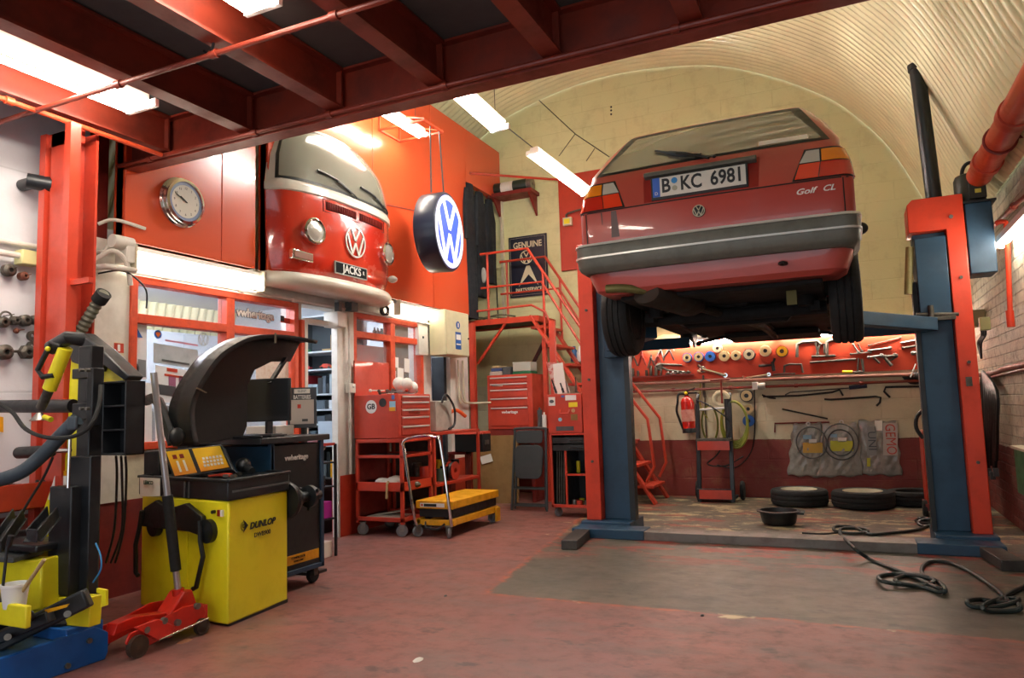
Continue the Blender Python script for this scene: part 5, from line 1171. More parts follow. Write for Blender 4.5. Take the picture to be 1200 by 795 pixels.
# ================================================================ yellow scissor lift table
sc_ = T('scissor_lift_table', 'yellow scissor lift table on wheels with a bent chrome push handle', 'lift table', (-3.45, 6.3, 0))
zt = A(515, 588, Y=5.78).z; tx0, tx1, ty0, ty1 = -3.63, -3.24, 5.66, 6.58
B().box(tx0, tx1, ty0, ty1, zt-.05, zt+.02).build('table_top', YEL2, sc_, bevel=.006)
b = B()
for x in (tx0+.01, tx1-.05): b.box(x, x+.04, ty0, ty1, .10, .16)
b.box(tx0, tx1, ty0, ty0+.05, .10, .15).box(tx0, tx1, ty1-.05, ty1, .10, .15).build('base_frame', YEL2, sc_, bevel=.004)
b = B()
for x in (tx0+.07, tx1-.10): b.bar((x, ty0+.06, .16), (x, ty1-.06, zt-.06), .02, .05).bar((x+.02, ty0+.06, zt-.06), (x+.02, ty1-.06, .16), .02, .05)
b.build('scissor_legs', BLKM, sc_); B().box(tx0+.02, tx1-.02, ty0+.03, ty1-.03, .17, zt-.055).build('safety_bellows', BLK, sc_)
YH = 5.50; h_ = [A(x, y, Y=YH) for x, y in ((486, 608), (474, 530), (472, 521), (478, 514), (498, 511), (511, 513), (516, 520), (528, 608))]
B().tube([(tx0+.03, ty0+.01, .12)]+h_+[(tx1-.03, ty0+.01, .12)], .013, 10, smooth=3).build('push_handle', CHR, sc_)
b = B()
for i, (x, y) in enumerate(((tx0+.03, ty0-.02), (tx1-.04, ty0-.02), (tx0+.04, ty1-.06), (tx1-.05, ty1-.06))):
    castor(sc_, x, y, .048, [.9, 2.3, 0, 0][i])
B().box(tx1, tx1+.02, ty1-.1, ty1-.02, 0.02, .15).build('rear_leg', YEL2, sc_)
st2 = B().box(tx0+.05, tx0+.30, ty0-.004, ty0, zt-.035, zt-.0).build('warning_strip', WHT, sc_); B().box(tx0+.09, tx0+.22, ty0-.006, ty0-.003, zt-.030, zt-.006).build('black_text_block', BLK, st2); B().prism(circ(.011, 16), (tx0+.07, ty0-.004, zt-.018), EX, EZ, (0, -.002, 0)).build('red_dot', RED, st2)
B().tube([(tx0+.1, ty0-.0, .13), (tx0+.14, ty0-.05, .09), (tx0+.25, ty0-.05, .08), (tx0+.3, ty0, .12)], .008, 6, smooth=4).build('foot_pedal', BLKM, sc_)
# ================================================================ board, chest of drawers, folding chairs, sticker cabinet
bd = T('brown_board', 'large brown board leaning behind the yellow lift table with a small white tag', 'board', (-3.95, 7.9, 0))
B().hexa([(-4.22, 7.86, .0), (-3.62, 7.86, .0), (-3.62, 7.89, .0), (-4.22, 7.89, .0), (-4.22, 7.89, .80), (-3.62, 7.89, .80), (-3.62, 7.92, .80), (-4.22, 7.92, .80)]).build('panel', CARD, bd)
B().obox((-4.03, 7.868, .52), (.075, 0, .02), (0, .003, 0), (-.015, 0, .045)).build('tag', PAPER, bd)
ch = T('tool_chest', 'red tool chest with lettering, on a plinth above the brown board', 'tool chest', (-3.65, 8.2, .9))
cx0, cx1, cz0, cz1, cy = A(572, 505, Y=8.0).x, A(625, 505, Y=8.0).x, A(600, 503, Y=8.0).z, A(600, 439, Y=8.0).z, 8.0
B().box(cx0, cx1, cy+.01, cy+.42, cz0, cz1).build('body', RED, ch, bevel=.004)
hgt = cz1-cz0
for za, zb in ((.86, .96), (.75, .84), (.59, .73), (.42, .57), (.06, .40)):
    d_ = B().box(cx0+.04, cx1-.06, cy, cy+.012, cz0+hgt*za, cz0+hgt*zb).build('drawer', RED, ch, bevel=.003); B().box(cx0+.045, cx1-.065, cy-.01, cy, cz0+hgt*zb-.018, cz0+hgt*zb-.002).build('drawer_handle', HND, d_, bevel=.002)
B().box(cx0-.01, cx1+.01, cy+.02, cy+.4, cz0-.10, cz0).box(cx0, cx0+.04, cy+.02, cy+.38, 0, cz0-.1).box(cx1-.05, cx1, cy+.02, cy+.38, 0, cz0-.1).build('plinth', DKRED, ch, bevel=.004)
text('lettering', 'vwheritage', ((cx0+cx1)/2, cy-.002, cz0+hgt*.31), EX, EZ, .035, WHT, ch, bold=.03, sx=1.0)
B().bar((cx0+.08, cy-.004, cz0+hgt*.81), (cx0+.22, cy-.004, cz0+hgt*.805), .003, .02).build('maker_badge', CHR, ch)
for i, (u0, u1, h0, h1, m_, la) in enumerate([(.02, .30, 0, .05, LGRY, 'grey plastic organiser box, lower of the left pair on the red chest with lettering'), (.05, .30, .05, .09, mat('lid_blue', '#3c4c78', .5), 'box with a blue lid, upper of the left pair on the red chest with lettering'), (.32, .50, 0, .10, GRY, 'dark grey box between the organisers on the red chest with lettering'), (.54, .95, 0, .035, mat('case_green', '#1d6a44', .5), 'green flat case under the clear organiser on the red chest'), (.55, .94, .037, .15, mat('clear_organiser', '#a7a79c', .35), 'clear plastic organiser box on top of the green case'), (.08, .26, .092, .12, WOOD, 'small cream carton topmost of the left pile on the red chest')]):
    thingmesh('organiser_box' if i not in (3, 5) else ('flat_case' if i == 3 else 'carton'), B().box(cx0+(cx1-cx0)*u0, cx0+(cx1-cx0)*u1, cy+.06, cy+.26, cz1+h0+.001, cz1+h1), m_, la, 'box', bevel=.004)
# folding chairs
def folding_chair():
    o = T('folding_chair', 'charcoal metal folding chair, front one of the folded stack leaning by the sticker cabinet', 'chair', (0, 0, 0))
    G = mat('charcoal_chair', '#333a3c', .45, dirt=.2, dcol='#1e2223', scale=6)
    def p(x, z, y=0): return V((x, y+z*.10, z))
    B().tube([p(-.215, .01), p(-.20, .5), p(-.19, .84), p(-.165, .89), p(.165, .89), p(.19, .84), p(.20, .5), p(.215, .01)], .012, 8, smooth=3).build('back_frame', G, o)
    B().tube([p(-.19, .02, .03), p(-.175, .6, .03)], .011, 8).tube([p(.19, .02, .03), p(.175, .6, .03)], .011, 8).build('rear_legs', G, o)
    B().prism(rrect(.32, .135, .03), p(0, .80, -.014), EX, V((0, .1, 1)), (0, -.008, 0)).build('backrest', G, o, bevel=.003)
    b = B(); pts = [(x*(1-.06*(z < 0)), z) for x, z in rrect(.35, .36, .08)]; b.prism(pts, p(0, .53, -.02), EX, V((0, .1, 1)), (0, -.018, 0)); b.build('seat', G, o, bevel=.005)
    b = B()
    for z in (.24, .06): b.cyl(p(-.20, z), p(.20, z), .008, seg=8)
    b.build('cross_bar', G, o)
    return o
c0 = A(620, 597, Y=7.30); f1 = folding_chair(); f1.location = (c0.x, 7.30, 0); f1.rotation_euler = (0, 0, -.05)
dup(f1, (c0.x-.035, 7.375, 0), -.04, 'charcoal metal folding chair, middle one of the folded stack leaning by the sticker cabinet')
dup(f1, (c0.x-.06, 7.45, 0), -.04, 'charcoal metal folding chair, rearmost of the folded stack leaning by the sticker cabinet')
# black/red cabinet with sticker box on top
cbn = T('open_cabinet', 'black open tool cabinet with a red frame, half hidden behind the left lift post', 'cabinet', (-2.6, 7.2, 0))
x0, x1, y0, y1 = A(645, 550, Y=7.0).x, -2.28, 7.0, 7.4; zc = A(660, 508, Y=7.0).z
b = B(); b.box(x0, x0+.025, y0, y0+.02, .1, zc).box(x0, x1, y0, y0+.02, zc-.02, zc).box(x0, x1, y0, y0+.02, .1, .13); b.build('red_frame', RED, cbn, bevel=.002)
b = B(); b.box(x0, x0+.012, y0+.02, y1, .1, zc).box(x1-.012, x1, y0+.02, y1, .1, zc).box(x0, x1, y1-.01, y1, .1, zc).box(x0, x1, y0+.02, y1, .1, .115).box(x0, x1, y0+.01, y1, zc-.015, zc-.002).box(x0+.16, x0+.17, y0+.03, y1, .1, zc-.15).box(x0+.16, x1, y0+.03, y1, zc-.43, zc-.42)
b.build('shell', BLKM, cbn)
for k, z in enumerate((zc-.075, zc-.15)): d_ = B().box(x0+.03, x1-.02, y0+.005, y0+.02, z-.03, z+.03).build('drawer', BLK, cbn, bevel=.003); B().box(x0+.22, x0+.36, y0-.006, y0+.005, z-.006, z+.006).build('drawer_handle', CHR, d_)
B().bar((x0+.17, y0+.01, .13), (x0+.17, y0+.01, zc-.18), .02).bar((x0+.17, y0+.01, zc-.42), (x1, y0+.01, zc-.42), .02).build('red_shelf_edge', RED, cbn)
for x in (x0+.05, x1-.05): castor(cbn, x, y0+.06, .045, 1.0)
for i in range(12):
    p = V((random.uniform(x0+.2, x1-.06), random.uniform(y0+.06, y0+.25), .117 if i < 8 else zc-.418)); r = random.uniform(.02, .035)
    thingmesh('spray_can' if i >= 8 else 'socket', B().cyl(p, p+EZ*(.12 if i >= 8 else .05), r), [RED, STL, OLDS, YEL][i % 4], 'small can on the upper shelf inside the open black cabinet' if i >= 8 else 'loose socket on the floor of the open black cabinet', 'can' if i >= 8 else 'socket', 'cans in the open cabinet' if i >= 8 else 'sockets in the open cabinet')
for k in range(5):
    x = x0+.03+.026*k; thingmesh('steel_rod', B().cyl((x, y0+.08, .117), (x+.005, y0+.12, zc-.17), .008, seg=8), OLDS, 'thin dark steel rod standing upright inside the open black cabinet', 'rod', 'rods in the open cabinet')
sbx = T('sticker_chest', 'red tool chest covered in stickers on the open black cabinet', 'tool chest', (-2.6, 7.2, zc))
sx0, sx1, szt = A(642, 485, Y=7.0).x, A(682, 485, Y=7.0).x, A(660, 462, Y=7.0).z
B().box(sx0, sx1, 7.0, 7.38, zc+.002, szt).build('body', RED, sbx, bevel=.005); B().box(sx1+.004, sx1+.16, 7.02, 7.38, zc+.002, szt-.02).build('drawer_block', RED, sbx, bevel=.004)
for k in range(4): B().box(sx1+.01, sx1+.155, 7.005, 7.02, zc+.05+.085*k, zc+.066+.085*k).build('drawer_handle', HND, sbx)
W = sx1-sx0; Hh = szt-zc
for u, v, w_, h_, m_, nm in ((.12, .82, .22, .22, PAPER, 'beetle_sticker'), (.68, .90, .34, .13, WHT, 'white_sticker'), (.74, .72, .28, .12, YEL, 'yellow_sticker'), (.76, .40, .22, .16, CARD, 'brown_sticker'), (.48, .12, .54, .11, GRY, 'maker_plate'), (.45, .94, .12, .05, MATS['sticker_blue'], 'blue_sticker')):
    s_ = B().box(sx0+W*(u-w_/2)+.01, sx0+W*(u+w_/2), 6.996, 7.0, zc+Hh*(v-h_/2), zc+Hh*(v+h_/2)).build(nm, m_, sbx)
    if nm == 'beetle_sticker': B().sph((sx0+W*u+.004, 6.995, zc+Hh*v), .022, sy=.1, sx=1.2, sz=.8).build('beetle_shape', GRY, s_)
B().prism(circ(.02, 20), (sx0+W*.36, 7.0, zc+Hh*.35), EX, EZ, (0, -.004, 0)).build('round_sticker', MATS['sky_sticker'], sbx)
B().prism(circ(.02, 20), (sx0+W*.75, 7.0, zc+Hh*.57), EX, EZ, (0, -.004, 0)).build('round_sticker', WOOD, sbx)
B().tube([(sx0+W*.36, 7.0, zc+Hh*.60), (sx0+W*.38, 6.975, zc+Hh*.50), (sx0+W*.62, 6.975, zc+Hh*.50), (sx0+W*.64, 7.0, zc+Hh*.60)], .009, 8).build('carry_handle', RED, sbx)
b = B(); q = [A(x, y, Y=7.2) for x, y in ((650, 462), (662, 461), (653, 425), (640, 425))]; b = slab(B(), q, .01)
thingmesh('brochure', b, mat('red_white_print', '#c9a79e', .6, dirt=.7, dcol='#b03020', scale=14, dthr=(.5, .52)), 'red and white printed leaflet propped on the sticker chest', 'leaflet')
q = [A(x, y, Y=7.12) for x, y in ((653, 462), (664, 461), (659, 425), (648, 427), (649, 445))]; b = B(); b.prism([(p.x, p.z) for p in q], (0, 7.12, 0), EX, EZ, (0, .01, 0)); thingmesh('white_template', b, PAPER, 'tall white cut-out sheet propped beside the printed leaflet', 'sheet')
for i in range(8):
    p = V((sx0+random.uniform(.05, W+.1), random.uniform(7.06, 7.3), szt+.015)); d = V((random.uniform(-.05, .05), 0, .1+random.uniform(0, .06))); thingmesh('hand_tool', B().cyl(p, p+d, .008, seg=8).cyl(p, p+d*.45, .013, seg=10), [OLDS, STL, BLKM][i % 3], 'upright hand tool on top of the sticker chest', 'tool', 'tools standing on the sticker chest')
B().box(-3.02, -2.97, 7.5, 7.56, .9, 1.1)
# dark locker/frames behind (px 632-645)
thingmesh('steel_angle', B().box(-3.06, -2.99, 7.62, 7.66, 0, 2.1), RED, 'upright red angle iron between the two red chests', 'upright')
for i, (x, y, r, hgt_, m_, la) in enumerate([(633, 500, .03, .22, GRY, 'grey spray can beside the red chest with lettering'), (638, 497, .026, .16, WHT, 'white spray can behind the folded chairs')]):
    c = A(x, y, Y=8.05); thingmesh('spray_can', B().cyl((c.x, 8.05, cz0), (c.x, 8.05, cz0+hgt_), r).cyl((c.x, 8.05, cz0+hgt_), (c.x, 8.05, cz0+hgt_+.03), r*.4), m_, la, 'can')
thingmesh('bracket_shelf', B().box(A(627, 500, Y=8.0).x+.02, A(646, 500, Y=8.0).x, 7.98, 8.2, cz0-.02, cz0), DKRED, 'small dark red shelf beside the red chest with lettering', 'shelf')
# ================================================================ electrical cabinet, piping on the facade
ec = T('electrical_cabinet', 'cream wall-mounted electrical cabinet with blue safety signs', 'electrical cabinet', (-4.2, 7.6, 1.75))
pz0, pz1 = A(522, 416, X=-4.08).z, A(522, 363, X=-4.08).z
yl, yr_ = A(522, 390, X=-4.06).y, A(549, 390, X=-4.06).y
CRM = mat('cabinet_cream', '#c8c3a0', .45, dirt=.15, dcol='#8d886c')
B().box(-4.27, -4.06, yl, yr_, pz0, pz1).build('case', CRM, ec, bevel=.006)
B().box(-4.063, -4.05, yl+.01, yr_-.01, pz0+.01, pz1-.01).build('door', CRM, ec, bevel=.003)
SB2 = mat('safety_blue', '#1d4f94', .5)
yc = (yl+yr_)/2; s_ = B().prism(circ(.045, 24), (-4.05, yc, pz1-.16), EY, EZ, (.003, 0, 0)).build('round_sign', SB2, ec); B().box(-4.047, -4.044, yc-.01, yc+.01, pz1-.185, pz1-.135).build('figure_mark', WHT, s_)
s_ = B().box(-4.05, -4.047, yc-.065, yc+.065, pz1-.44, pz1-.24).build('square_sign', SB2, ec); B().box(-4.047, -4.044, yc-.05, yc+.05, pz1-.33, pz1-.27).build('figure_mark', WHT, s_)
for k in (0,): B().box(-4.047, -4.044, yc-.05, yc+.05, pz1-.39, pz1-.375).build('text_line', WHT, s_)
B().sph((-4.045, yr_-.03, pz1-.30), .012).build('latch', BLKM, ec)
pan = T('side_panel_box', 'flat white box on the pier left of the electrical cabinet', 'box', (-4.3, 7.0, 1.75)); B().box(-4.33, -4.28, 6.8, yl-.01, pz0, pz1-.06).build('case', WHITE, pan, bevel=.005); B().sph((-4.28, yl-.12, pz0+.2), .015).build('knob', BLKM, pan)
pipe('conduit', [(-4.27, 3.2, 2.10), (-4.27, 4.4, 2.11), (-4.27, 7.45, 2.10)], .012, WHITE, 'thin pale conduit running under the glowing battens along the shop front', fit=[((-4.27, y, 2.105), EY) for y in (3.5, 4.2, 4.8, 5.6, 6.2, 6.9)])
pipe('conduit', [(-4.26, 5.54, 2.08), (-4.26, 5.54, .56)], .013, WHITE, 'vertical white conduit down the pier right of the doorway', fit=[((-4.26, 5.54, z), EZ) for z in (1.6, 1.05)])
sw = T('wall_switch', 'white switch box on the vertical conduit right of the doorway', 'switch', (-4.26, 5.56, 1.35)); B().box(-4.29, -4.235, 5.51, 5.60, 1.31, 1.40).build('case', WHITE, sw, bevel=.005); B().sph((-4.232, 5.56, 1.37), .012).build('lever', WHT, sw)
jb = T('fused_isolator', 'white isolator box hanging under the van bumper above the doorway', 'isolator', (-4.24, 5.35, 1.98)); c = A(399, 372, X=-4.2); B().box(-4.345, -4.18, c.y-.06, c.y+.06, c.z-.09, c.z+.05).build('case', WHITE, jb, bevel=.006); B().box(-4.25, -4.2, c.y-.02, c.y+.02, c.z+.05, c.z+.14).build('gland', GRY, jb)
c = A(415, 360, X=-4.2); thingmesh('junction_box', B().box(-4.27, -4.19, c.y-.05, c.y+.05, c.z-.04, c.z+.05), GRY, 'small grey junction box over the vertical conduit, right of the isolator', 'junction box', bevel=.005)
b = B()
for k in range(5): b.torus((-4.19+.01*k, 5.98+.03*random.random(), 2.13+.02*random.random()), (random.uniform(-.5, .5), 1, random.uniform(-.5, .5)), .045, .006, 16, 5)
tag(b.build('cable_tangle', BLKM), 'small tangle of dark cable under the right end of the van bumper', 'cable')
for y in (7.60, 7.72): pipe('conduit', [(-4.24, y, 1.72), (-4.24, y+.01, 1.3), (-4.24, y+.05, 1.2)], .012, CREAM, 'cream pipe below the electrical cabinet' if y < 7.7 else 'second cream pipe below the electrical cabinet, nearer the corner', smooth=4)
pipe('conduit', [(-4.24, 7.62, 1.35), (-4.23, 7.7, 1.22), (-4.22, 7.9, 1.20), (-4.0, 7.97, 1.2)], .012, CREAM, 'cream pipe bending right below the electrical cabinet toward the red chest', smooth=4)
thingmesh('steel_angle', B().box(-4.27, -4.20, 7.94, 8.0, 0, 2.2), RED, 'upright red post at the end of the shop front carrying the stair landing', 'upright')
# wall clock
ck = T('wall_clock', 'round chrome-rimmed wall clock on the orange panel', 'clock', (-4.22, 3.6, 2.65)); c = V((-4.25, A(216, 237, X=-4.2).y, A(216, 237, X=-4.2).z))
B().lathe([(0, 0), (.175, 0), (.18, .02), (.168, .03), (.172, .045), (.158, .055), (.16, .07), (.142, .075), (.135, .06), (0, .06)], c, EX, 48).build('rim', CHR, ck)
B().lathe([(.118, .060), (.138, .060), (.138, .066), (.118, .066), (.118, .060)], c, EX, 48).build('blue_ring', mat('clock_blue_grey', '#6e7fa0', .4), ck)
fc = B().prism(circ(.120, 40), c+EX*.060, EY, EZ, (.004, 0, 0)).build('dial', mat('clock_dial', '#c9c6b8', .5), ck)
for h_ in range(12): a = pi/2-2*pi*h_/12; text('numeral', str(h_ or 12), c+EX*.065+EY*cos(a)*.095+EZ*sin(a)*.095, EY, EZ, .018, BLK, fc, depth=.001)
cc_ = c+EX*.068
for a, L, w_, n_ in ((radians(148), .055, .010, 'hour_hand'), (radians(155), .085, .007, 'minute_hand')):
    d = V((0, cos(a), sin(a))); B().bar(cc_-d*.012, cc_+d*L, .003, w_, up=EX).build(n_, BLK, ck)
# ================================================================ window signs and posters
def onwin(name, x0, y0, x1, y1, m, par=None, X=-4.352, th=.003):
    q = [A(x, y, X=X) for x, y in ((x0, y1), (x1, y1+(x1-x0)*.16), (x1, y0+(x1-x0)*.16), (x0, y0))]
    return slab(B(), q, th).build(name, m, par)
def poster(name, x0, y0, x1, y1, m, label, cat='poster'):
    o = T(name, label, cat, A((x0+x1)/2, y1, X=-4.352)); onwin('sheet', x0, y0, x1, y1, m, o); return o
lt = T('window_lettering', 'white outlined lettering across the upper right window pane', 'lettering', A(300, 370, X=-4.352)); c = A(300, 369, X=-4.345)
text('lettering', 'vwheritage', c, EY, EZ, .068, WHT, lt, bold=.03, sx=.98); text('letter_outline', 'vwheritage', c-EX*.004, EY, EZ, .068, GRY, lt, bold=.07, sx=.98)
PW = mat('cool_white_poster', '#e2e7ec', .6, dirt=.3, dcol='#a7adb4', scale=6)
BM = mat('sticker_mid_blue', '#2f62b4', .5); OM = mat('sticker_orange', '#e8701c', .5)
p1 = poster('window_poster', 150, 378, 172, 442, PW, 'tall pale poster with a blue triangle and a wheel picture, leftmost in the shop window')
q = [A(x, y, X=-4.348) for x, y in ((156, 395), (167, 396), (161, 385))]; B().prism([(p.y, p.z) for p in q], (-4.349, 0, 0), EY, EZ, (.002, 0, 0)).build('blue_triangle', BM, p1)
c = A(157, 432, X=-4.349); B().torus(c, EX, .03, .01, 20, 6).sph(c, .012).build('wheel_picture', GRY, p1); onwin('dark_picture', 162, 421, 171, 441, mat('picture_grey', '#777b80', .6), p1, X=-4.349)
s_ = T('round_sticker', 'round blue sticker with an orange diamond on the shop window', 'sticker', A(185, 400, X=-4.352)); c = A(185, 392, X=-4.350); B().prism(circ(.030, 24), c, EY, EZ, (.002, 0, 0)).build('blue_disc', BM, s_); B().prism([(-.02, .004), (0, -.022), (.02, .004), (.012, .015), (-.012, .015)], c+EX*.002, EY, EZ, (.001, 0, 0)).build('orange_diamond', OM, s_)
GT = mat('frosted_picture', '#b3bcc2', .4, dirt=.5, dcol='#7f8a92', scale=8)
p2 = poster('window_poster', 180, 402, 232, 425, GT, 'wide grey drawing of a van outline on the shop window')
for (a, b_, c_, d_) in ((194, 398, 232, 400), (190, 421, 222, 423)): onwin('outline_bar', a, b_, c_, d_, GRY if b_ > 410 else mat('pink_line', '#c9808c', .5), p2, X=-4.348)
c = A(238, 398, X=-4.349); o_ = T('window_emblem', 'grey circular emblem sticker at the right of the shop window', 'sticker', c); emblem('emblem', c, EY, EZ, .05, LGRY, o_, .002)
p3 = poster('window_poster', 182, 428, 236, 470, PW, 'large white notice with red text lines in the shop window behind the raised guard'); onwin('red_line', 196, 431, 208, 435, RED, p3, X=-4.349); onwin('red_line', 193, 438, 224, 440.5, RED, p3, X=-4.349)
onwin('dark_photo', 184, 450, 206, 462, mat('photo_dark', '#3a4046', .5), p3, X=-4.349); c = A(206, 445, X=-4.348); onwin('pink_photo', 198, 441, 206, 452, mat('pink_print', '#9a5a7c', .6), p3, X=-4.349); onwin('pink_photo', 210, 441, 220, 455, mat('pink_print2', '#7a4a68', .6), p3, X=-4.349)
p4_ = poster('window_poster', 182, 472, 232, 520, PW, 'lower white notice with a blue-grey photo in the shop window'); onwin('grey_photo', 186, 474, 210, 486, mat('photo_blue_grey', '#6f7c88', .5), p4_, X=-4.349)
p5_ = poster('window_poster', 150, 445, 178, 520, PW, 'pale sheet behind the tyre changer box in the shop window')
p6_ = poster('window_poster', 300, 412, 338, 480, mat('print_mixed', '#d8ccbf', .6, dirt=.5, dcol='#c08a5a', scale=20), 'printed leaflet sheet in the right-hand shop window behind the monitor')
s_ = poster('small_sticker', 329, 372, 341, 378, RED, 'small red sticker in the lower corner of the lettered pane', 'sticker'); onwin('dark_dot', 329, 370, 333, 376, BLK, s_, X=-4.349)
# office furniture seen through the upper panes: counter, cupboards
of = T('office_cupboard', 'white wall cupboards inside the office behind the shop windows', 'cupboard', (-6.3, 4.6, 1.2))
b = B().box(-6.42, -6.2, 3.5, 5.9, 1.2, 2.0); b.build('carcass', mat('office_white', '#c4ccd4', .5), of)
for k in range(4): d_ = B().box(-6.2, -6.185, 3.52+.6*k, 4.08+.6*k, 1.22, 1.98).build('door', MATS['office_white'], of, bevel=.004); B().box(-6.185, -6.17, 4.02+.6*k, 4.04+.6*k, 1.5, 1.6).build('handle', STL, d_)
dk = T('office_desk', 'plain desk inside the office behind the shop windows', 'desk', (-5.6, 4.2, 0)); B().box(-5.9, -5.1, 3.3, 4.9, .72, .76).build('top', WOOD, dk)
for x in (-5.85, -5.15):
    for y in (3.35, 4.85): B().box(x-.02, x+.02, y-.02, y+.02, 0, .72).build('leg', GRY, dk)
# stock shelves seen through the doorway
ys = 5.78; xa, xb = A(350, 430, Y=ys).x-.12, min(-4.56, A(393, 430, Y=ys).x+.03)
shf = T('stock_shelving', 'white shelving packed with parts and model cars, seen through the open doorway', 'shelving', ((xa+xb)/2, ys+.15, 0))
b = B(); zl = [A(370, y, Y=ys).z for y in (412, 433, 462, 480, 497, 520, 560)]
for z in zl+[2.12]: B().box(xa, xb, ys, ys+.35, z-.015, z).build('shelf_board', mat('shelf_white', '#bcc6cc', .5), shf)
B().box(xa-.02, xa, ys, ys+.37, 0, 2.12).build('side_panel', mat('shelf_grey', '#4a5358', .6), shf); B().box(xb, xb+.02, ys, ys+.37, 0, 2.12).build('side_panel', MATS['shelf_grey'], shf); B().box(xa, xb, ys+.35, ys+.37, 0, 2.12).build('back_panel', MATS['shelf_grey'], shf)
def toy_car(p, m_, la):
    o = T('model_car', la, 'model car', p); B().prism([(-.07, .012), (.07, .012), (.075, .03), (.04, .036), (.02, .055), (-.035, .055), (-.055, .036), (-.075, .034)], V(p)+V((0, -.025, 0)), EX, EZ, (0, .05, 0)).build('body', m_, o, bevel=.004)
    for dx in (-.045, .045):
        for dy in (-.027, .027): B().cyl(V(p)+V((dx, dy-.004, .014)), V(p)+V((dx, dy+.004, .014)), .014, seg=12).build('wheel', BLK, o)
GT_ = mat('toy_green', '#1f9a4a', .3); TR_ = mat('toy_red', '#a82a30', .3)
toy_car((xa+.12, ys+.08, zl[0]), GT_, 'green model car on the top shelf seen through the doorway'); toy_car((xa+.14, ys+.08, zl[1]), TR_, 'dark red model car at the left of the second shelf seen through the doorway')
toy_car((xb-.2, ys+.08, zl[1]), RED, 'red model car in the middle of the second shelf seen through the doorway'); toy_car((xb-.06, ys+.08, zl[1]), YEL2, 'yellow model car at the right of the second shelf seen through the doorway')
cols = [mat('part_black', '#22282c', .5), mat('part_silver_blue', '#8fa0aa', .4), mat('part_grey_blue', '#4c5a64', .5), YEL2, TR_, mat('part_white', '#c8d2d8', .5)]
thingmesh('model_boat', B().prism([(-.09, 0), (.08, 0), (.11, .03), (-.10, .03)], (xb-.18, ys+.1, zl[0]), EX, EZ, (0, .05, 0)).cyl((xb-.18, ys+.12, zl[0]+.03), (xb-.18, ys+.12, zl[0]+.17), .004), WOOD, 'small wooden model boat on the top shelf seen through the doorway', 'model boat')
for li, z in enumerate(zl[2:], 2):
    x = xa+.02; up = zl[li-1]-.03-z
    while x < xb-.08:
        w_ = random.uniform(.03, .12); h_ = up*random.uniform(.45, .9)
        thingmesh('boxed_part', B().box(x, min(x+w_, xb-.01), ys+.02, ys+.25, z+.001, z+h_), random.choice(cols[:3] if random.random() < .8 else cols), 'boxed car part on one of the lower stock shelves seen through the doorway', 'box', 'boxed parts on the stock shelves', bevel=.003); x += w_+.006
thingmesh('black_bag', B().sph((xa+.2, ys-.15, .62), .2, sx=1.3, sy=.6, sz=1.3).box(xa, xb, ys-.3, ys-.05, 0, .5), mat('bag_black', '#15181b', .7), 'dark bag heaped before the stock shelves in the doorway', 'bag')
thingmesh('white_sack', B().box(xb-.2, xb-.02, ys-.06, ys-.02, .8, 1.05), mat('sack_blue_white', '#a7b6c2', .6), 'pale blue-white sheet hanging in front of the stock shelves', 'sheet')
# things in window 2: red locker, pinned notes
lk = T('steel_locker', 'red steel locker standing right behind the left half of the second window', 'locker', (-4.6, 6.0, 0))
y0_, y1_ = A(413, 430, X=-4.45).y, A(459, 430, X=-4.45).y
B().box(-4.52, -4.46, y0_, y1_, .2, A(430, 405, X=-4.46).z).build('body', RED, lk, bevel=.004)
zz_ = [A(440, y, X=-4.45).z for y in (425, 447, 470)]
for z in zz_: B().box(-4.46, -4.45, y0_+.02, y1_-.02, z-.006, z+.006).build('door_seam', DKRED, lk)
B().box(-4.455, -4.44, y0_+.02, y0_+.07, A(420, 447, X=-4.45).z, A(420, 422, X=-4.45).z).build('black_strip', BLK, lk); B().box(-4.442, -4.438, y0_+.03, y0_+.06, A(420, 447, X=-4.45).z, A(420, 440, X=-4.45).z).build('green_label', mat('lime_label', '#a8c828', .4), lk)
for i, (x0, y0, x1, y1) in enumerate(((459, 418, 467, 430), (466, 431, 473, 443), (474, 420, 480, 436), (458, 434, 464, 445))):
    poster('pinned_note', x0, y0, x1, y1, PAPER, ['white note at the upper left of the right half of the second window', 'white note in the middle of the right half of the second window', 'tall white note at the right edge of the second window', 'small white note beside the red locker in the second window'][i], 'note')
for i in range(7):
    y = A(436+8*(i % 3), 390, X=-4.5).y+.02*i; c = V((-4.47, y, 1.90)); thingmesh('bottle', B().lathe([(0, 0), (.02, 0), (.02, .07), (.008, .09), (.008, .11), (0, .11)], c, EZ, 12), [GRY, BLKM, WHT][i % 3], 'small bottle standing behind the transom of the second window', 'bottle', 'bottles behind the second window')
thingmesh('transom_shelf', B().box(-4.52, -4.43, 5.7, 6.9, 1.885, 1.90), WHITE, 'narrow shelf behind the transom of the second window', 'shelf')
# narrow doorway clutter
for i in range(10):
    y = 7.2+.05*(i % 5); z = 1.1+.11*(i//2); thingmesh('hanging_part', B().torus((-4.6-.03*(i % 3), y, z), (1, .3*(i % 3), 0), .04, .008, 18, 5), [YEL2, OLDS, RED, BLKM, STL][i % 5], 'ring or coil hanging in the narrow doorway left of the electrical cabinet', 'ring', 'coils hanging in the narrow doorway')
struct('door_2', B().box(-4.5, -4.33, 7.42, 7.47, 0, 1.75), BLKM)
struct('wall_store_back', B().box(-4.9, -4.86, 7.1, 7.8, 0, 2.3), CARD)
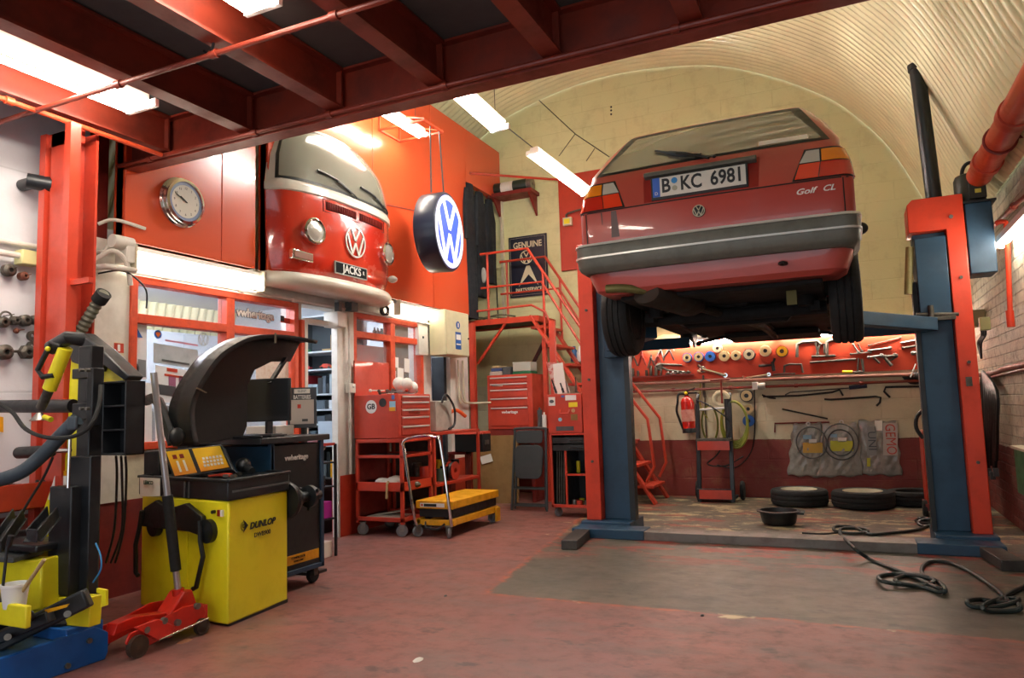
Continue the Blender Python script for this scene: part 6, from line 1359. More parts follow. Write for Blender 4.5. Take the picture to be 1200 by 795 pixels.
# ================================================================ stair and landing at the back left
sr = T('steel_stair', 'red steel stair with handrails climbing to a landing in the back left corner', 'stair', (-2.8, 8.45, 0))
YN, YF = 8.14, 8.72
top, bot = V((-3.50, YN, 2.25)), V((-2.05, YN, .03))
RS = mat('stair_red', '#bb3a20', .4, dirt=.35, dcol='#5e2015', scale=9)
for Y in (YN, YF): B().bar(V((top.x, Y, top.z)), V((bot.x, Y, 0.0)), .03, .10, up=EY).build('stringer', RS, sr, bevel=.003)
for k in range(9):
    t = (k+.6)/9.4; x = top.x+(bot.x-top.x)*t; z = top.z+(0-top.z)*t; B().box(x-.10, x+.10, YN, YF, z-.02, z+.01).build('tread', RS, sr, bevel=.003)
B().box(-4.6, -3.42, YN, YF, 2.20, 2.235).build('landing_deck', mat('chequer_dark', '#3b2a25', .5, .3, dirt=.4), sr)
b = B()
for Y in (YN, YF): b.bar((-4.6, Y, 2.215), (-3.42, Y, 2.215), .04, .07)
b.bar((-3.42, YN, 2.215), (-3.42, YF, 2.215), .04, .07); b.build('landing_edge', RS, sr)
for Y in (YN, YF):
    B().tube([(-4.18, Y, 3.10), (-3.52, Y, 3.10), (-2.48, Y, 1.46), (-2.10, Y, .95), (-2.05, Y, .42), (-2.14, Y, .25)], .018, 8).build('handrail', RS, sr)
    B().tube([(-4.18, Y, 2.66), (-3.34, Y, 2.66), (-2.42, Y, 1.10)], .015, 8).build('mid_rail', RS, sr)
    for x, z0, z1 in ((-3.32, 2.0, 2.80), (-4.08, 2.2, 3.10), (-2.75, 1.05, 1.88)): B().cyl((x, Y, z0), (x, Y, z1), .016, seg=8).build('rail_post', RS, sr)
B().tube([(-4.55, YN-.02, 2.36), (-3.48, YN-.02, 2.38), (-3.30, YN-.02, 2.28), (-3.2, YN-.02, 2.06)], .014, 8).build('toe_rail', RS, sr)
B().bar((-4.25, YN, 1.70), (-3.85, YN, 2.18), .03).build('brace', RS, sr); B().bar((-3.75, YF, 1.68), (-3.45, YF, 2.18), .04).build('brace', mat('dark_brace', '#4a2119', .5), sr); B().bar((-3.33, YN+.0, 0.0), (-3.33, YN+.0, 1.96), .05).build('leg_post', RS, sr)
B().tube([(-2.47, YN-.005, .72), (-2.2, YN-.005, .72)], .012, 6).build('tread_edge', RS, sr)
for k, (za, xa_) in enumerate(((2.24, -4.4), (2.26, -4.1), (2.25, -4.25))): 
    b = B().tube([(xa_-.15, 8.25+.05*k, za+.02), (xa_+.1, 8.22+.05*k, za+.06), (xa_+.3, 8.3+.05*k, za+.03)], .012, 6, smooth=4); thingmesh('air_hose', b, mat('olive_hose2', '#5b5a40', .6), 'olive hose lying on the stair landing', 'hose', 'hoses on the stair landing')
# blue and white bottles on the stair's back shelf
for i, x in enumerate((673, 680)):
    c = A(x, 415, Y=8.86); thingmesh('oil_bottle', B().lathe([(0, 0), (.05, 0), (.05, .12), (.02, .17), (.02, .2), (0, .2)], (c.x, 8.86, c.z-.1), EZ, 14), [mat('oil_blue', '#245a98', .4), WHT][i], ['blue bottle on the shelf behind the stair', 'white bottle on the shelf behind the stair'][i], 'bottle')
c = A(676, 420, Y=8.86); thingmesh('bottle_shelf', B().box(c.x-.3, c.x+.3, 8.78, 8.94, c.z-.095, c.z-.075), DKRED, 'dark red shelf on the back wall behind the stair', 'shelf')
# overalls hanging at the opening above the landing
NV = mat('navy_overalls', '#11161d', .8, dirt=.3, dcol='#20262e', scale=10)
def overalls(y, la, zt=4.02, L=1.35, w=.17, dx=0):
    o = T('overalls', la, 'overalls', (-4.22, y, zt-L))
    rows = []
    for i in range(13):
        t = i/12; z = zt-L*t; ww = w*(.5+.6*min(1, t*4)) if t < .3 else w*(1.05-.15*t); r = []
        for k in range(24):
            a = 2*pi*k/24; fold = 1+.16*sin(a*5+t*3+y*7)*min(1, t*3)
            r.append(V((-4.275+dx+.04*sin(a)*fold, y+ww*cos(a)*fold, z)))
        rows.append(r)
    b = B().grid(rows, closed_u=True); b.f += [tuple(range(24))[::-1], tuple(12*24+k for k in range(24))]; b.m += [0, 0]; b.build('garment', NV, o)
    B().tube([(-4.27+dx, y-w*.8, zt-.10), (-4.24+dx, y-w*1.1, zt-.4), (-4.24+dx, y-w*1.02, zt-.75)], [.05, .045, .035], 10, smooth=3).build('sleeve', NV, o)
    B().tube([(-4.27+dx, y, zt+.0), (-4.27+dx, y, zt+.06), (-4.27+dx, y+.03, zt+.09)], .005, 6).build('hanger', OLDS, o)
    return o
overalls(8.06, 'navy overalls hanging nearest the round sign at the opening above the landing', 4.02, 1.75); overalls(8.34, 'navy overalls hanging second at the opening above the landing', 3.98, 1.4); overalls(8.62, 'navy overalls hanging third at the opening above the landing, nearest the back wall', 3.95, 1.15, .15)
tag(B().cyl((-4.27, 7.93, 4.12), (-4.27, 8.94, 4.12), .012).build('clothes_rail', RED), 'thin red rail carrying the navy overalls', 'rail')
thingmesh('white_rag', B().sph((-4.22, 8.3, 2.86), .04, sy=.8, sz=2.6), mat('rag_grey', '#9a9a92', .8), 'small pale rag tucked in the pocket of the hanging overalls', 'rag')
c1, c2 = A(541, 208, Y=8.0), A(652, 216, Y=8.93); tag(B().cyl((-4.22, 8.0, 4.14), (-3.34, 8.9, 4.16), .016).build('steel_rod', RED), 'long thin red bar running from the orange wall to the red wall board', 'bar')
# shelf with gas bottle on back wall
a, d = A(574, 228, Y=8.8), A(627, 219, Y=8.8); zz = (a.z+d.z)/2-.04
sh2 = T('bracket_shelf', 'dark red bracket shelf high on the back wall beside the overalls', 'shelf', ((a.x+d.x)/2, 8.8, zz)); B().box(a.x, d.x, 8.66, 8.95, zz-.05, zz).build('board', DKRED, sh2, bevel=.004)
for x in (a.x+.1, d.x-.05): B().prism([(8.95, zz-.05), (8.68, zz-.05), (8.95, zz-.32)], (x-.012, 0, 0), EY, EZ, (.025, 0, 0)).build('bracket', DKRED, sh2)
gs = T('gas_bottle', 'dark gas bottle lying on the bracket shelf, white band round its middle', 'gas bottle', ((a.x+d.x)/2, 8.8, zz)); x0 = a.x-.02
B().lathe([(0, 0), (.06, .0), (.085, .05), (.085, .62), (.06, .66), (0, .66)], (x0, 8.8, zz+.087), EX, 24).build('bottle', mat('dark_green_bottle', '#1f2a22', .35), gs)
B().lathe([(.087, .22), (.0875, .22), (.0875, .40), (.087, .40), (.087, .22)], (x0, 8.8, zz+.087), EX, 24).build('white_band', WHITE, gs); B().lathe([(.02, 0), (.088, 0), (.088, .07), (.02, .07), (.02, 0)], (x0+.6, 8.8, zz+.087), EX, 24).build('collar', STL, gs)
B().lathe([(.02, 0), (.06, 0), (.06, .08), (.02, .08), (.02, 0)], (x0-.06, 8.8, zz+.087), EX, 20).build('valve_cap', STL, gs)
# genuine parts sign
sgn = T('parts_sign', 'navy framed sign with cream lettering on the back wall', 'sign', (-3.87, 8.94, 2.63)); q = [A(x, y, Y=8.93) for x, y in ((598, 350), (642, 345), (641, 272), (596, 280))]
X0, X1, Z0, Z1 = (q[0].x+q[3].x)/2, (q[1].x+q[2].x)/2, (q[0].z+q[1].z)/2, (q[2].z+q[3].z)/2
NB = mat('sign_navy', '#10182c', .4); CI = mat('sign_cream', '#d6cfae', .5)
B().box(X0, X1, 8.925, 8.948, Z0, Z1).build('panel', NB, sgn, bevel=.003)
b = B(); i_ = .025
for p_, q_ in (((X0+i_, Z0+i_), (X1-i_, Z0+i_)), ((X1-i_, Z0+i_), (X1-i_, Z1-i_)), ((X1-i_, Z1-i_), (X0+i_, Z1-i_)), ((X0+i_, Z1-i_), (X0+i_, Z0+i_))): b.bar((p_[0], 8.924, p_[1]), (q_[0], 8.924, q_[1]), .007, .002)
b.build('border_line', CI, sgn)
xc = (X0+X1)/2; text('lettering', 'GENUINE', (xc, 8.923, Z1-.13), EX, EZ, .085, CI, sgn, bold=.02, sx=.85); text('lettering', 'PARTS/SERVICE', (xc, 8.923, Z0+.09), EX, EZ, .055, CI, sgn, bold=.02, sx=.75)
emblem('round_emblem', (xc-.02, 8.924, Z1-.30), EX, EZ, .095, CI, sgn, .003)
B().prism([(-.14, -.30), (-.02, -.02), (.03, -.02), (.15, -.30), (.01, -.14)], (xc-.005, 8.924, Z1-.40), EX, EZ, (0, -.003, 0)).build('wedge_mark', CI, sgn)
# items on the red wall board, thin wires, vent holes
bx_ = T('wall_socket', 'small cream box with a yellow cover on the red wall board', 'socket', (-3.2, 8.9, 3.3)); c = A(665, 261, Y=8.9); B().box(c.x-.05, c.x+.07, 8.85, 8.915, c.z-.05, c.z+.06).build('box', CREAM, bx_, bevel=.005); B().box(c.x-.03, c.x+.05, 8.843, 8.85, c.z-.03, c.z+.04).build('cover', YEL, bx_, bevel=.003)
B().tube([(c.x, 8.88, c.z+.06), (c.x+.02, 8.88, c.z+.12), (c.x+.35, 8.88, c.z+.16)], .014, 8, smooth=3).build('pipe', OLDS, bx_)
def wire(pts, r, la, Y=8.93): return tag(B().tube([A(x, y, Y=Y) for x, y in pts], r, 5).build('wire', BLK), la, 'wire')
wire([(602, 90), (674, 157), (714, 184)], .006, 'thin dark wire slanting down the back wall to the red board'); wire([(674, 157), (655, 183)], .005, 'short branch wire left of the slanting wire'); wire([(697, 174), (687, 189)], .005, 'short branch wire at the lower end of the slanting wire')
tag(B().tube([A(590, 146, X=-2.8), A(628, 176, Y=8.0), A(640, 183, Y=8.9)], .006, 5).build('wire', BLK), 'dark wire running from the vault lamp to the back wall', 'wire')
for i, y in enumerate((125.5, 129.5, 134)): c = A(716.2, y, Y=8.948); thingmesh('vent_hole', B().cyl((c.x, 8.951, c.z), (c.x, 8.944, c.z), .013, seg=12), BLK, 'small black round vent high on the back wall, %s of the three in a column' % ('topmost', 'middle', 'lowest')[i], 'vent')
tag(B().box(-4.25, -4.21, 8.90, 8.95, 2.3, 4.0).build('trunking', CREAM), 'vertical cream cable trunking on the back wall beside the overalls', 'trunking')
wire([(581, 318), (584, 378)], .008, 'vertical dark wire on the back wall left of the navy sign')
# ================================================================ pipes under the tool board
z1_, z2_ = 1.425, 1.335
pipe('conduit', [(-2.75, 8.90, A(740, 452, Y=8.9).z+.02), (1.15, 8.90, A(1060, 440, Y=8.9).z)], .02, mat('pale_pipe', '#9c6a5a', .5, dirt=.4), 'upper pale pipe along the back wall under the orange tool board')
pipe('conduit', [(-2.75, 8.90, A(740, 459.5, Y=8.9).z), (1.15, 8.90, A(1060, 447, Y=8.9).z)], .016, STEEL_RED, 'lower dark red pipe along the back wall under the orange tool board', fit=[((A(x, 455, Y=8.9).x, 8.9, A(x, 459-.037*(x-740), Y=8.9).z), EX) for x in (789, 856, 933, 1010)])
tag(B().box(-2.7, -1.7, 8.86, 8.92, 1.455, 1.47).build('tool_ledge', DKRED), 'narrow dark red ledge holding sockets at the left end of the orange tool board', 'ledge')
# ---------------------------------------------------------------- tools on the board
YT = 8.912
def W2(x, y, Y=YT): return A(x, y, Y=Y)
def tool(name, label, pts_list, m, r=.008, cat=None, group=None, extra=None, flat=True):
    b = B()
    for pts, rr in pts_list:
        y_ = 8.925-rr if max(p[1] for p in pts) < 446 else 8.95-rr
        b.tube([W2(*p, y_) for p in pts], rr, 6)
    if extra: extra(b)
    return thingmesh(name, b, m, label, cat or name.replace('_', ' '), group)
for i, (x, y) in enumerate([(733, 425), (742, 422), (752, 421), (763, 424), (771, 422)]):
    tool('pliers', ['pliers hanging at the far left of the orange tool board', 'second pair of pliers from the left on the orange tool board', 'third pair of pliers from the left, handles spread', 'fourth pair of pliers from the left on the orange tool board', 'narrow pair of pliers left of the snips'][i], [([(x-4, y+8), (x-1, y-3), (x, y-8)], .010), ([(x+5, y+7), (x+1, y-3), (x, y-9)], .010)], OLDS if i % 2 else DKRED, cat='pliers', extra=lambda b, x=x, y=y: b.sph(W2(x, y-4), .016, 8, 6))
tool('snips', 'snips with bright jaws near the middle left of the orange tool board', [([(767, 424), (773, 412), (776, 409)], .010), ([(778, 423), (775, 411), (772, 408)], .010)], STL, cat='snips', extra=lambda b: b.sph(W2(774, 411), .022, 8, 6))
tool('pliers', 'pliers with dark handles spread in an A shape left of the blue tape rolls', [([(778, 419), (783, 411), (786, 408)], .010), ([(790, 422), (785, 411), (782, 408)], .010)], BLKM, cat='pliers'); tool('pliers', 'pale pointed pliers hanging high just left of the blue tape rolls', [([(784, 410), (788, 406), (790, 412)], .007)], STL, cat='pliers')
tool('slip_joint_pliers', 'large rusty slip-joint pliers lying with handles to the right', [([(769, 429), (775, 427), (799, 428)], .015), ([(776, 431), (783, 434), (803, 436)], .013), ([(768, 431), (775, 434), (774, 440)], .013)], OLDS, cat='pliers', extra=lambda b: b.sph(W2(773, 430), .05, 10, 7, sy=.3))
def adj(b):
    c = W2(823, 433); b.sph(c, .045, 12, 8, sy=.3); b.tube([W2(822, 431), W2(818, 428)], .018, 6); b.tube([W2(821, 436), W2(817, 435)], .018, 6); b.lathe([(.012, -.008), (.028, -.008), (.028, .008), (.012, .008), (.012, -.008)], W2(850, 440), EY, 16)
tool('adjustable_wrench', 'large chrome adjustable wrench on the orange tool board under the blue rolls', [([(823, 433), (850, 440)], .019)], CHR, cat='wrench', extra=adj)
def comb(b):
    b.tube([W2(874, 443), W2(870, 441)], .012, 6); b.tube([W2(874, 442), W2(871, 446)], .012, 6); b.lathe([(.010, -.006), (.022, -.006), (.022, .006), (.010, .006), (.010, -.006)], W2(901, 439), EY, 16)
tool('combination_spanner', 'chrome combination spanner right of the adjustable wrench', [([(873, 443), (901, 439)], .011)], CHR, cat='spanner', extra=comb)
for i, (x, h_, r) in enumerate([(742, 10, .018), (748, 7, .016), (758, 7, .018), (763, 12, .018), (769, 9, .02)]):
    c = W2(x, 445, 8.885); thingmesh('socket', B().cyl((c.x, 8.885, 1.471), (c.x, 8.885, 1.471+h_*.0105), r, seg=12), OLDS, 'upright socket standing on the ledge, %s from the left' % ('first', 'second', 'third', 'fourth and tallest', 'fifth')[i], 'socket')
for i in range(5): 
    c = W2(783+6*i, 444, 8.885); thingmesh('small_tool', B().bar((c.x-.03, 8.885, 1.482), (c.x+.03, 8.885, 1.49), .02).sph((c.x, 8.885, 1.495), .02, 8, 6), [OLDS, STL][i % 2], 'small steel tool lying at the right end of the ledge', 'tool', 'small tools on the ledge')
# tape rolls
TAN = mat('masking_tape_tan', '#c2ab7c', .6); TBL = mat('tape_blue', '#1f5fb4', .45); TCR = mat('tape_cream', '#c9c1a0', .6); TYL = mat('tape_yellow', '#e0b010', .45)
def roll(x, y, r, mo, mf, la, Y=None, w=.05, hole=.35):
    Y = Y or (8.905 if y < 450 else 8.93); c = W2(x, y, Y); o = T('tape_roll', la, 'tape roll', (c.x, c.y, c.z-r))
    B().lathe([(r*hole, 0), (r, 0), (r, w), (r*hole, w), (r*hole, 0)], c-EY*w*.6, EY, 28).build('roll', mo, o)
    B().lathe([(r*hole, 0), (r*.86, 0), (r*.86, .004), (r*hole, .004), (r*hole, 0)], c-EY*(w*.6+.004), EY, 28).build('side_face', mf, o); B().cyl(c-EY*w*.5, c+EY*w*.3, r*hole*.95, seg=20).build('core', BLK if mf is not TYL else OLDS, o)
    return o
rl = [(805.5, 419.5, .062, TBL, TAN, 'tan-faced tape roll with a blue edge, leftmost in the row on the board'), (819, 418.5, .064, TBL, TAN, 'tape roll with a tan face and blue edge, second in the row'), (832.5, 418, .067, TBL, TBL, 'solid blue tape roll, third in the row'),
      (841, 408.5, .058, TCR, TCR, 'cream tape roll sitting above the row beside the blue roll'), (849, 417.5, .068, TAN, TAN, 'tan tape roll, fourth in the row with a brown core'), (862.5, 417, .062, TCR, TAN, 'smaller tan tape roll with a red core, fifth in the row'), (878, 415.5, .075, GRY, TCR, 'large grey and cream roll with a dark hole, sixth in the row'), (897, 411.5, .072, TCR, TAN, 'tan roll hanging with red wire below it, seventh in the row'), (916.5, 412, .075, mat('tape_brown', '#5a3420', .5), TYL, 'bright yellow roll, last at the right end of the row')]
for a_ in rl: roll(a_[0], a_[1], a_[2]*.93, a_[3], a_[4], a_[5])
for x, y, r, mo, mf, la in ((875, 464, .078, BLK, TAN, 'tan tape roll hanging topmost of the column of three below the board'), (877, 479.5, .066, TCR, TAN, 'tan tape roll hanging in the middle of the column of three'), (877.5, 493.5, .070, TBL, TBL, 'blue tape roll hanging lowest of the column of three')): roll(x, y, r*.95, mo, mf, la)
tool('red_wire', 'loop of thin red wire hanging from the seventh tape roll', [([(889, 414), (892, 422), (900, 426), (908, 424)], .005), ([(874, 422), (878, 427), (884, 428)], .004)], RED, cat='wire')
tool('black_gun', 'black hand tool hanging below the yellow roll', [([(889, 429), (905, 428), (908, 420)], .016), ([(905, 424), (907, 435)], .02)], BLKM, cat='tool')
# clamps
def clamp(pts, la, r=.014, screw=None, m_=None):
    b = B().tube([W2(*p) for p in pts], r, 6)
    if screw: b.tube([W2(*p) for p in screw], r*.7, 6)
    return thingmesh('clamp', b, m_ or OLDS, la, 'clamp', 'clamps on the orange tool board')
clamp([(934, 419), (934, 404), (941, 401), (958, 400), (962, 404)], 'large G-clamp, leftmost and highest of the clamps beside the yellow roll', .02, [(956, 402), (959, 416)])
clamp([(957, 416), (961, 403), (966, 403), (966, 414)], 'narrow clamp between the two large G-clamps on the tool board', .012)
clamp([(969, 416), (969, 401), (974, 399), (982, 398)], 'large G-clamp partly behind the right rear tyre', .02, [(951, 418), (979, 417)])
clamp([(919, 437), (919, 429), (925, 427), (939, 427), (941, 437)], 'small G-clamp below the two large ones', .014, [(906, 439), (932, 438)])
clamp([(949, 425), (1003, 421)], 'long straight bar clamp across the middle right of the tool board', .014, [(1006, 420), (1005, 435)]); clamp([(1010, 421), (1012, 436), (1002, 437)], 'upright clamp with a turned foot at the end of the long bar', .016)
tg = T('screwdriver', 'yellow-handled screwdriver at the foot of the long bar clamp', 'screwdriver', W2(993, 436)); B().cyl(W2(987, 436), W2(999, 436), .016).build('handle', YEL, tg); B().cyl(W2(999, 436), W2(1009, 435), .006).build('shaft', STL, tg)
for i, (p_, q_, r) in enumerate([((1018, 405), (1055, 396), .008), ((1018, 411), (1043, 408), .011), ((997, 415), (1020, 413), .009), ((1018, 419), (1033, 417), .014), ((1037, 418), (1049, 417), .016), ((1056, 402), (1078, 398), .010), ((1058, 408), (1081, 404), .012), ((1000, 404), (1006, 413), .010), ((1006, 404), (1010, 412), .009), ((1070, 414), (1082, 412), .018)]):
    b = B().tube([W2(*p_), W2(*q_)], r, 6); c = W2(*q_); b.sph(c, r*1.9, 8, 6, sy=.5); a_ = W2(*p_); b.sph(a_, r*1.4, 8, 6)
    thingmesh('spanner', b, [OLDS, STL][i % 2], 'long steel spanner or puller crowded at the right end of the orange tool board', 'spanner', 'long spanners on the tool board')
tool('ratchet_puller', 'dark two-legged puller below the crowded spanners', [([(1037, 420), (1045, 429)], .02), ([(1041, 424), (1048, 420)], .012), ([(1024, 419), (1031, 426)], .014)], OLDS, cat='puller')
# scoop full of tools right
c = W2(1066, 437, 8.9); sp = T('scoop_tray', 'black scoop-shaped tray of rods beside the right lift post', 'tray', (c.x, c.y, c.z-.1)); rows = []
for i in range(9): a_ = pi*i/8; rows.append([V((c.x-.0+.13*cos(a_)+.05, 8.945, c.z-.12*sin(a_)*1.1)), V((c.x+.13*cos(a_)+.35, 8.945-.16, c.z-.10*sin(a_)))])
B().grid(rows).build('scoop', BLK, sp, solid=.006)
B().prism([(.13*cos(pi*i/8), -.13*sin(pi*i/8)) for i in range(9)][::-1], (c.x+.05, 8.945, c.z), EX, EZ, (0, -.006, 0)).build('end_plate', BLK, sp)
for i in range(5): p = V((c.x+.0+.03*i, 8.85, c.z-.05)); thingmesh('rod', B().cyl(p, p+V((.06+.02*i, -.02, .14)), .006, seg=6), [WHT, STL, OLDS][i % 3], 'thin rod standing in the black scoop tray', 'rod', 'rods in the scoop tray')
# crowbars and hacksaw below pipes
hs_ = T('hacksaw', 'long hacksaw with a dark blue handle hung under the pipes on the back wall', 'hacksaw', W2(960, 455)); B().tube([W2(920, 463, 8.94), W2(926, 460, 8.94), W2(995, 455, 8.94)], .008, 6).build('frame', OLDS, hs_); B().tube([W2(995, 454.5), W2(1016, 452.5)], .022, 8).build('handle', mat('navy_handle', '#1b2b48', .5), hs_)
tool('saw_blade', 'black pruning-style saw below the hacksaw', [([(894, 465), (935, 464), (975, 460), (984, 457), (988, 464)], .012)], BLK, cat='saw')
tool('crowbar', 'black crowbar with a hooked right end in the middle of the cream wall', [([(966, 468), (974, 468.5), (1026, 465), (1032, 466), (1031, 472), (1027, 476)], .013)], BLK); tool('crowbar', 'black crowbar with its hook at the left, beside the right lift post', [([(1043, 466), (1036, 459), (1038, 454), (1050, 453.5), (1090, 453)], .013)], BLK)
tool('steel_bar', 'thin dark bar slanting down to the plastic bags', [([(916.5, 479.5), (970, 491)], .010)], BLK, cat='bar'); tool('corner_iron', 'dark right-angled iron hanging left of the plastic bags', [([(908, 507), (908, 496.5), (972, 495)], .010)], DKRED, cat='iron')
tool('pipe_hook', 'dark curved tool hanging right of the tape roll column', [([(893, 463), (902, 466.5), (909, 467)], .011)], BLK, cat='tool')
b = B().tube([W2(884, 456, 8.9), W2(884.5, 500, 8.94), W2(880, 530, 8.94), W2(862, 548, 8.94), W2(840, 545, 8.94)], .007, 6, smooth=5); thingmesh('power_cable', b, BLK, 'black cable dropping from the white socket beside the tape roll column', 'cable')
ws = T('wall_socket', 'white socket on the lower red pipe above the tape roll column', 'socket', W2(886, 453)); c = W2(886, 453, 8.87); B().box(c.x-.04, c.x+.02, 8.84, 8.92, c.z-.04, c.z+.05).build('case', WHT, ws, bevel=.006); B().cyl((c.x+.02, 8.88, c.z), (c.x+.10, 8.88, c.z), .04).build('plug', mat('clear_plug', '#b9b4a6', .3), ws)
# ================================================================ fire extinguisher
fe = T('fire_extinguisher', 'red fire extinguisher hanging on the cream back wall', 'fire extinguisher', W2(806, 508, 8.85)); b0 = W2(808, 507, 8.84); t0 = W2(804.5, 464, 8.84)
u_ = (t0-b0); L = u_.length; RF = mat('extinguisher_red', '#b81e14', .25, coat=.4)
B().lathe([(0, 0), (.075, 0), (.078, .02), (.078, L*.82), (.06, L*.92), (.03, L*.97), (.028, L), (0, L)], b0, u_, 28).build('cylinder', RF, fe); B().lathe([(0, 0), (.082, 0), (.082, .05), (.079, .055), (0, .055)], b0-u_.normalized()*.005, u_, 28).build('base_ring', BLK, fe)
B().lathe([(.0795, L*.30), (.0796, L*.30), (.0796, L*.62), (.0795, L*.62), (.0795, L*.30)], b0, u_, 28).build('label', mat('label_pinkish', '#cf8f80', .5, dirt=.5, dcol='#b03020', scale=30), fe)
B().box(t0.x-.02, t0.x+.02, 8.82, 8.86, t0.z, t0.z+.05).bar((t0.x-.0, 8.84, t0.z+.03), (t0.x+.13, 8.82, t0.z+.03), .02).bar((t0.x, 8.84, t0.z+.05), (t0.x+.11, 8.82, t0.z+.09), .015).build('valve', BLK, fe); B().sph((t0.x, 8.815, t0.z+.03), .02).build('gauge', YEL, fe)
B().tube([(t0.x-.01, 8.83, t0.z+.02), (t0.x-.09, 8.82, t0.z+.02), W2(794, 472, 8.8), W2(793, 482, 8.8), W2(797, 494, 8.8), W2(801, 504, 8.8)], .014, 8, smooth=5).build('hose', RUB, fe)
# jumper leads etc. hanging by it
b = B().tube([W2(824, 440, 8.93), W2(825, 460, 8.93), W2(826, 466, 8.93)], .016, 8).tube([W2(826, 466, 8.93), W2(827, 500, 8.93), W2(828, 515, 8.93)], .007, 6); thingmesh('tyre_inflator', b, OLDS, 'long dark inflator tool hanging between the extinguisher and the gas trolley', 'inflator')
thingmesh('hose', B().tube([W2(821, 448), W2(820, 470), W2(823, 482), W2(829, 490)], .007, 6, smooth=4), mat('yellow_green_hose', '#9a9a2c', .5), 'thin yellow-green hose hanging beside the inflator', 'hose')
# ================================================================ gas welding trolley
gt = T('welding_trolley', 'black and red upright trolley with hoses standing at the back wall', 'trolley', (-1.45, 8.6, 0))
pL, pR = A(820, 587, Y=8.45).x, A(861, 587, Y=8.45).x; zt = A(840, 468, Y=8.6).z
for x, k in ((pL, 1), (pR-.02, -1)): B().bar((x, 8.46, 0), (x+.00, 8.62, zt-.05), .045).build('side_rail', BLKM, gt, bevel=.004); B().tube([(x, 8.61, zt-.1), (x-.0, 8.64, zt), (x, 8.70, zt+.06)], .02, 8, smooth=3).build('grab_end', BLKM, gt)
B().box(pL-.02, pR+.01, 8.42, 8.70, .03, .06).box(pL-.02, pR+.01, 8.40, 8.43, .03, .15).build('base_tray', BLKM, gt, bevel=.003); B().box(pL+.01, pR-.02, 8.395, 8.40, .04, .14).build('red_front', RED, gt)
zs_ = A(840, 516, Y=8.5).z; B().box(pL-.01, pR, 8.44, 8.62, zs_-.01, zs_+.02).build('shelf', OLDS, gt, bevel=.003); B().box(pL+.01, pR-.02, 8.432, 8.44, zs_-.11, zs_-.01).build('red_front', RED, gt)
B().cyl((pL, 8.62, zt-.12), (pR-.02, 8.62, zt-.10), .014).build('white_bar', WHT, gt); B().cyl((pR-.10, 8.62, zt-.05), (pR-.10, 8.62, zt+.22), .012).cyl((pR-.22, 8.62, zt+.22), (pR+.0, 8.62, zt+.225), .013).build('t_handle', STEEL_RED, gt)
B().torus((pR-.11, 8.64, zt+.0), (0, 1, 0), .075, .028, 24, 8).build('tape_ring', TCR, gt)
for k in range(5): B().torus((pR+.02, 8.66-.008*k, zt-.26-.01*k), (.1*(k-2), 1, .05), .22+.008*k, .012, 32, 6, ru=.62, rv=1.05).build('yellow_hose', mat('olive_yellow_hose', '#7d8128', .5), gt)
for k in range(2): B().torus((pR-.26, 8.66, zt-.28), (.2, 1, 0), .16, .011, 28, 6, ru=.6, rv=1.3).build('yellow_hose', MATS['olive_yellow_hose'], gt)
B().tube([(pL, 8.6, zt-.0), (pL+.2, 8.5, zt-.1), (pR, 8.5, zt-.3), (pR-.15, 8.48, .55), (pL+.1, 8.5, .42), (pL+.3, 8.52, .4), (pR+.1, 8.6, .5)], .008, 6, smooth=5).build('cable', BLK, gt)
for x in (pR+.06,): B().lathe([(0, -.02), (.10, -.02), (.11, 0), (.10, .02), (0, .02)], (x, 8.68, .11), EX, 24).build('wheel', RUB, gt)
B().lathe([(0, -.02), (.10, -.02), (.11, 0), (.10, .02), (0, .02)], (pL-.05, 8.68, .11), EX, 24).build('wheel', RUB, gt)
B().box(pR-.24, pR-.20, 8.46, 8.5, .06, .13).build('white_tag', WHT, gt); B().lathe([(0, 0), (.05, 0), (.05, .02), (.03, .06), (.03, .5), (0, .5)], (pR-.05, 8.62, zt-.5), EZ, 16).build('torch', BLKM, gt)
# ================================================================ bags with gaskets on the wall
PLB = mat('dusty_clear_plastic', '#989389', .3, dirt=.6, dcol='#5c574f', scale=7, bump=1., bscale=12, coat=.4)
def bag(px, la, Y=8.945, rings=(), labels=(), group='gasket bags hanging on the back wall'):
    q = [W2(x, y, Y) for x, y in px]; o = T('gasket_bag', la, 'plastic bag', (q[0]+q[1])/2, group=group); rows = []; n = 32
    for j in range(n+1):
        v = j/n; a_, b_ = q[0].lerp(q[3], v), q[1].lerp(q[2], v); r = []
        for i in range(n+1):
            u = i/n; p = a_.lerp(b_, u); bul = sin(pi*u)**.6*sin(pi*min(1, v*1.02))**.6; r.append(p-EY*(.015+.035*bul+(.010*sin(u*17+v*9)+.004*sin(u*31-v*27+q[0].x*9)+.005*sin(v*23-u*19+3*u*v))*bul)+V((.010*sin(v*19+q[0].x*5), 0, .010*sin(u*15)))*(1 if i in (0, n) or j in (0, n) else 0))
        rows.append(r)
    B().grid(rows).build('bag_skin', PLB, o, solid=.01)
    for (x, y, rr) in rings: B().torus(W2(x, y, Y-.06), EY, rr, .008, 32, 6, ru=1, rv=1.1).build('gasket_ring', mat('gasket_dark', '#4a4946', .6), o)
    for (x0, y0, x1, y1, m_) in labels:
        l_ = [W2(x, y, Y-.062) for x, y in ((x0, y1), (x1, y1), (x1, y0), (x0, y0))]; slab(B(), l_, .003).build('label', m_, o)
    return o
GY = mat('label_amber', '#c39a2c', .5); GL = mat('label_lime', '#b8b81c', .5); LB = mat('label_blue_pale', '#7fa0b4', .5)
bag([(923, 557), (968, 560), (962, 496), (929, 497)], 'dusty plastic gasket bag with an amber label, leftmost on the back wall', rings=[(951, 519, .16)], labels=[(941, 519, 964, 531, GY), (948, 515, 957, 520, PAPER), (941, 510, 951, 515, LB)])
